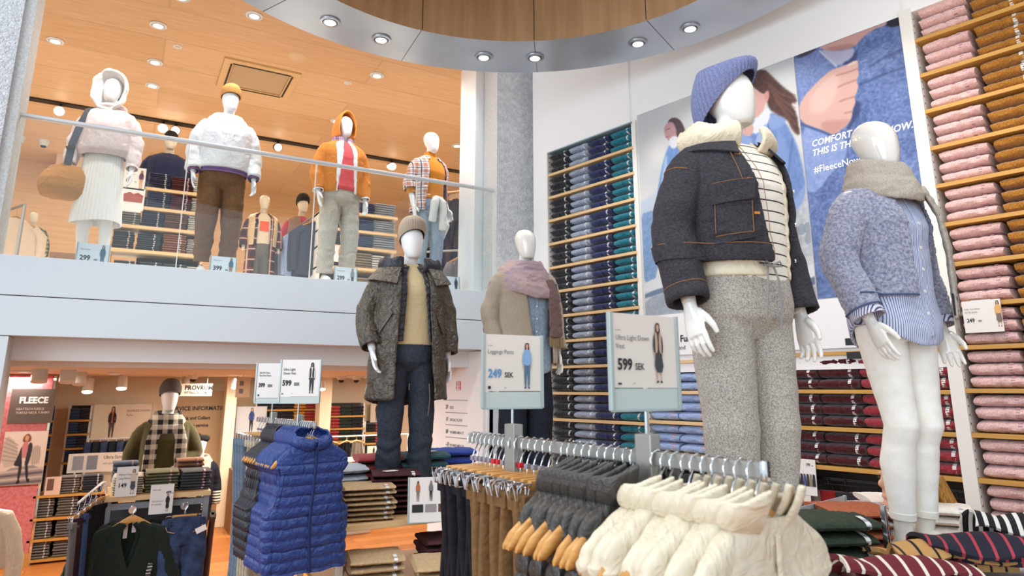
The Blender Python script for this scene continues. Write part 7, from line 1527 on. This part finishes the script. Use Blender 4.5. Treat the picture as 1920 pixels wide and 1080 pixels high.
T, w = cardx(621, 643, 490, YV-.04, .22, 'price_card', 'small white card with a man between the pale chino legs'); print_person(T, w*.7, .02, .19, top='#c98a50', legs='#2a2f42')
# price cards on the slab edge
for px0, px1, py, s, lab, tp, lg in ((141, 203, 489, '299', 'white card reading 299 SEK at the feet of the pink figure', '#4a6a86', '#4a6a86'), (393, 442, 508, '399', 'white card reading 399 SEK at the feet of the white hoodie figure', '#3f6a86', '#a07a5a'), (627, 669, 526, '299', 'white card reading 299 SEK at the feet of the orange hood figure', '#8b8f98', '#2f3540'), (829, 862, 541, '', 'white card with a man in dark clothes at the balcony end', '#2a3040', '#2a3040')):
    Yc = 6.42; L = atY(px0, py, Yc); Rp = atY(px1, py, Yc); hh = .215 if px0 < 200 else .20
    T, w = sign('price_card', lab, Vector((L.x, Yc, UP+.002)), Vector((Rp.x, Yc, UP+.002)), hh, 0, True, M('balcony_card', '#dfe6ec', .4), -.08)
    if s: letters(T, [(s, .025, .07, .058, .0014, .85, m_print_k), ('SEK', .125, .07, .02, .0003, .85, None), ('Flannel pants', .025, .155, .017, 0, .8, m_print_g)])
    print_person(T, w*.80, .02, hh*.86, top=tp, legs=lg, hair='#2a2a30')
L = atY(91, 486, 7.4); Rp = atY(141, 487, 7.4); T, w = sign('price_card', 'brown cardboard sign between plaid figure and 299 card', Vector((L.x, 7.4, UP+.01)), Vector((Rp.x, 7.4, UP+.01)), .27, 0, False, M('kraft_card', '#b98d66', .7)); letters(T, [('Flannel', w*.15, .19, .045, 0, .85, None), ('Shirt', w*.15, .14, .045, 0, .85, None), ('299', w*.6, .02, .06, .001, .85, None)])
# figures further back
def back_fig(name_lab, px, py_head, Y, male=True, sc=1.0, rot=0, yaw=0, feet=None):
    P = Fig(male, yaw=yaw); hz = Zp(px, py_head, Y); z0 = max(UP+.03, hz-1.80*sc) if feet is None else feet
    sc = (hz-z0)/1.80; F = thing('clothes_figure', name_lab, 'mannequin', (X(px, py_head, Y), Y, z0), rot); F.scale = (sc,)*3; base_plate(F, z0-UP); build_body(F, P, m_tanfig, .010); return F, P
m_tanfig = M('cream_figure', '#d9c9b2', .4)
F, P = back_fig('figure in navy sweater and black cap behind the knitwear shelves', 322, 249, 9.0, rot=.0)
R = prof(P, .04, .95, 1.51, box=1.04); garment('navy_sweater', F, knit('navy_sweater', '#1a2340', '#222c4e'), P, R, sleeve=1, vox=.010, srad=(.09, .078, .07, .06)); trousers(F, P, m_ink, vox=.010)
b = MB(); b.grid(lambda u, v: P.H @ Vector((.082*cos(v*pi/2)**.6*sin(2*pi*u), -.008-.106*cos(v*pi/2)**.6*cos(2*pi*u), .155+.10*sin(v*pi/2))), 40, 12, cu=True); b.loft([[P.H @ Vector((x, y, z)) for x, y in ((-.06, .06), (.06, .06), (.05, .16), (-.05, .16))] for z in (.155, .163)]); b.build('cap', M('black_cap', '#151518', .8), F)
F, P = back_fig('cream figure in open green plaid shirt near the rough pillar', 65, 398, 9.3, rot=.1)
garment('white_tee', F, m_wh, P, prof(P, .014, .95, 1.5, box=.98), vox=.010); garment('plaid_shirt', F, M('dark_green_plaid', '#1d2620', .85, c2='#9c9a6e', pat='plaid', ps=.09, duty=.45, c3='#101612'), P, prof(P, .034, .88, 1.5, box=1.02), sleeve=1, open_=lambda z: (.28, .28), vox=.010, srad=(.088, .076, .07, .06)); trousers(F, P, m_ink, vox=.010)
F, P = back_fig('figure in cream puffer vest over long red plaid shirt', 497, 366, 9.4, False, rot=.05)
garment('white_tee', F, cotton('cream_tee', '#d9c8b0'), P, prof(P, .012, .98, 1.5, box=.95), vox=.010); garment('long_plaid_shirt', F, M('red_plaid', '#6b2230', .85, c2='#2a1f2a', pat='plaid', ps=.16, duty=.5, c3='#c9b09a'), P, prof(P, .03, .50, 1.5, box=1.05, flare=.03), sleeve=.9, open_=lambda z: (.45, .45), vox=.010, srad=(.08, .07, .066, .06)); garment('puffer_vest', F, nylon('sand_puffer', '#d3b88e', .3), P, prof(P, .05, .98, 1.5, box=1.05), open_=lambda z: (.62, .62), vox=.010, puff=lambda z, a: .01*abs(sin(pi*z/.055))**.6); trousers(F, P, cotton('grey_jeans', '#5f5b58', '#6d6966'), vox=.010)
b = MB(); b.box((0, -.135, 1.28), (.13, .02, .15), .008); b.build('orange_print', M('orange_red', '#d9511f', .7), F)
F, P = back_fig('figure in black beanie and red top behind the shirt rail', 568, 371, 10.0, False, rot=.05, yaw=.2)
garment('red_top', F, knit('red_knit', '#a8233a', '#b93048'), P, prof(P, .03, .95, 1.5, box=1.03), sleeve=1, vox=.010, srad=(.08, .07, .066, .06)); garment('brown_vest', F, cotton('brown_check', '#8a6a52'), P, prof(P, .045, .9, 1.49, box=1.03), open_=lambda z: (.15, .15), vox=.010); trousers(F, P, m_ink, vox=.010); beanie(F, P, M('black_rib', '#141416', .95), (.083, .104), .15, (0, .03, .02), 30, tilt=.25, z0=.15)
# shirt rails
def shirt(name, lab, loc, mat, w=.24, L=.85, rz=0, grp=None):
    t = thing(name, lab, 'shirt', loc, rz, grp)
    b = MB(); R = [(-L, w, .05, 0), (-.4, w*.96, .05, 0), (-.25, w*.9, .045, 0), (-.2, w*.84, .035, 0), (-.16, w*.55, .035, 0), (-.12, w*.32, .04, 0)]
    b.grid(lambda u, v: surf(R, 2*pi*u, -L+(L-.12)*v, .006*sin(u*44)*(1-v)), 60, 24, cu=True)
    for s_ in (1, -1): b.tube([(s_*.17, 0, -.20), (s_*(w+.02), 0, -.28), (s_*(w+.03), 0, -.55), (s_*(w+.02), 0, -.78)], [.05, .058, .05, .042], 14)
    b.build('cloth', mat, t, disp=lambda c, n: .005*pn(c, 9, 2)); b = MB(); b.tube([(-.19, 0, -.18), (0, 0, -.09), (.19, 0, -.18)], .012, 6); b.tube([(0, 0, -.09), (0, 0, -.01), (.012, 0, .012), (.0, 0, .02)], .004, 6); b.build('hanger', m_hwood, t); return t
q0 = atY(598, 398, 8.9); q1 = atY(560, 420, 9.9)
def shirts(q0, q1, cl, grp, lab, hz=None):
    d = q1-q0; q1 = Vector((q1.x, q1.y, q0.z)); b = MB(); b.tube([q0+(q0-q1).normalized()*.08, q1], .014, 8); b.tube([q0+(q0-q1).normalized()*.06, Vector((q0.x, q0.y, UP))+(q0-q1).normalized()*.06], .016, 8); b.tube([q1, Vector((q1.x, q1.y, UP))], .016, 8); tag(b.build('clothes_rail', m_rail), 'steel rail carrying '+lab, 'rail')
    pr = {}
    for i, (c, nm) in enumerate(cl):
        p = q0+(q1-q0)*((i+.5)/len(cl)); L_ = f'{nm} shirt, {ORD[i]} on the rail of {lab}'; a = atan2(-(q1-q0).x, (q1-q0).y)
        if c not in pr: pr[c] = shirt('hanging_shirt', L_, p-Vector((0, 0, .01)), cotton('shirt_'+c.strip('#'), c), rz=a, grp=grp)
        else: dup(pr[c], p-Vector((0, 0, .01)), a, L_, grp)
shirts(q0, q1, [('#3b3f52', 'dark check'), ('#39404f', 'navy dot'), ('#8fa3c9', 'light blue'), ('#a9b7d6', 'pale blue'), ('#8b97ad', 'steel blue'), ('#9aa4bf', 'dusty blue')], 'shirts on the blue rail', 'blue shirts by the jeans shelves')
shirts(atY(546, 452, 9.6), atY(520, 462, 10.8), [('#6f6a80', 'mauve grey'), ('#8b7c8e', 'mauve'), ('#4e5058', 'dark grey'), ('#5a5c66', 'grey'), ('#3f434c', 'charcoal')], 'shirts on the grey rail', 'grey shirts by the plaid figure')
shirts(atY(42, 385, 8.6), atY(2, 350, 9.2), [('#c9b39b', 'sand'), ('#3a3d48', 'navy'), ('#a08f7d', 'taupe')], 'coats on the pillar rail', 'coats by the rough pillar')
q0 = atY(880, 352, 7.4); b = MB(); b.tube([(q0.x-.45, 7.9, q0.z-.05), (q0.x+.3, 7.2, q0.z+.0)], .02, 8); b.tube([(q0.x-.45, 7.9, q0.z-.05), (q0.x-.45, 7.9, UP)], .02, 8); tag(b.build('clothes_rail', m_hwood), 'wooden rail holding dark coats next to the white column', 'rail')
for i, (dx, dy, c, nm, w, L) in enumerate(((-.10, .16, '#2b2c3c', 'dark navy coat nearest the white column', .26, 1.0), (-.22, .28, '#34323c', 'charcoal coat behind the navy coat', .26, 1.0), (-.32, .40, '#222639', 'ink blue coat behind the plaid figure', .25, 1.0))):
    shirt('hanging_coat', nm+' on the wooden rail', (q0.x+dx, 7.4+dy, q0.z-.02), cotton('coat_'+c.strip('#'), c, None, .5), w, L, .5)['category'] = 'coat'
q0 = atY(866, 470, 7.15); b = MB(); b.tube([(q0.x-.35, 7.5, q0.z+.01), (q0.x+.3, 6.9, q0.z+.01)], .014, 8); b.tube([(q0.x-.35, 7.5, q0.z+.01), (q0.x-.35, 7.5, UP)], .014, 8); tag(b.build('clothes_rail', m_rail), 'low steel rail with grey top near the balcony end', 'rail')
shirt('grey_jumper', 'grey long sleeved top on the low rail near the balcony end', (q0.x-.05, 7.15, q0.z), cotton('mid_grey', '#7d7a80'), .20, .62, .6)
# the models that copies were taken from are not part of the place
for o in [o for o in S.objects if o.parent is None and o.location.z < -40]:
    for ch in list(o.children):
        for g in list(ch.children): bpy.data.objects.remove(g)
        bpy.data.objects.remove(ch)
    bpy.data.objects.remove(o)
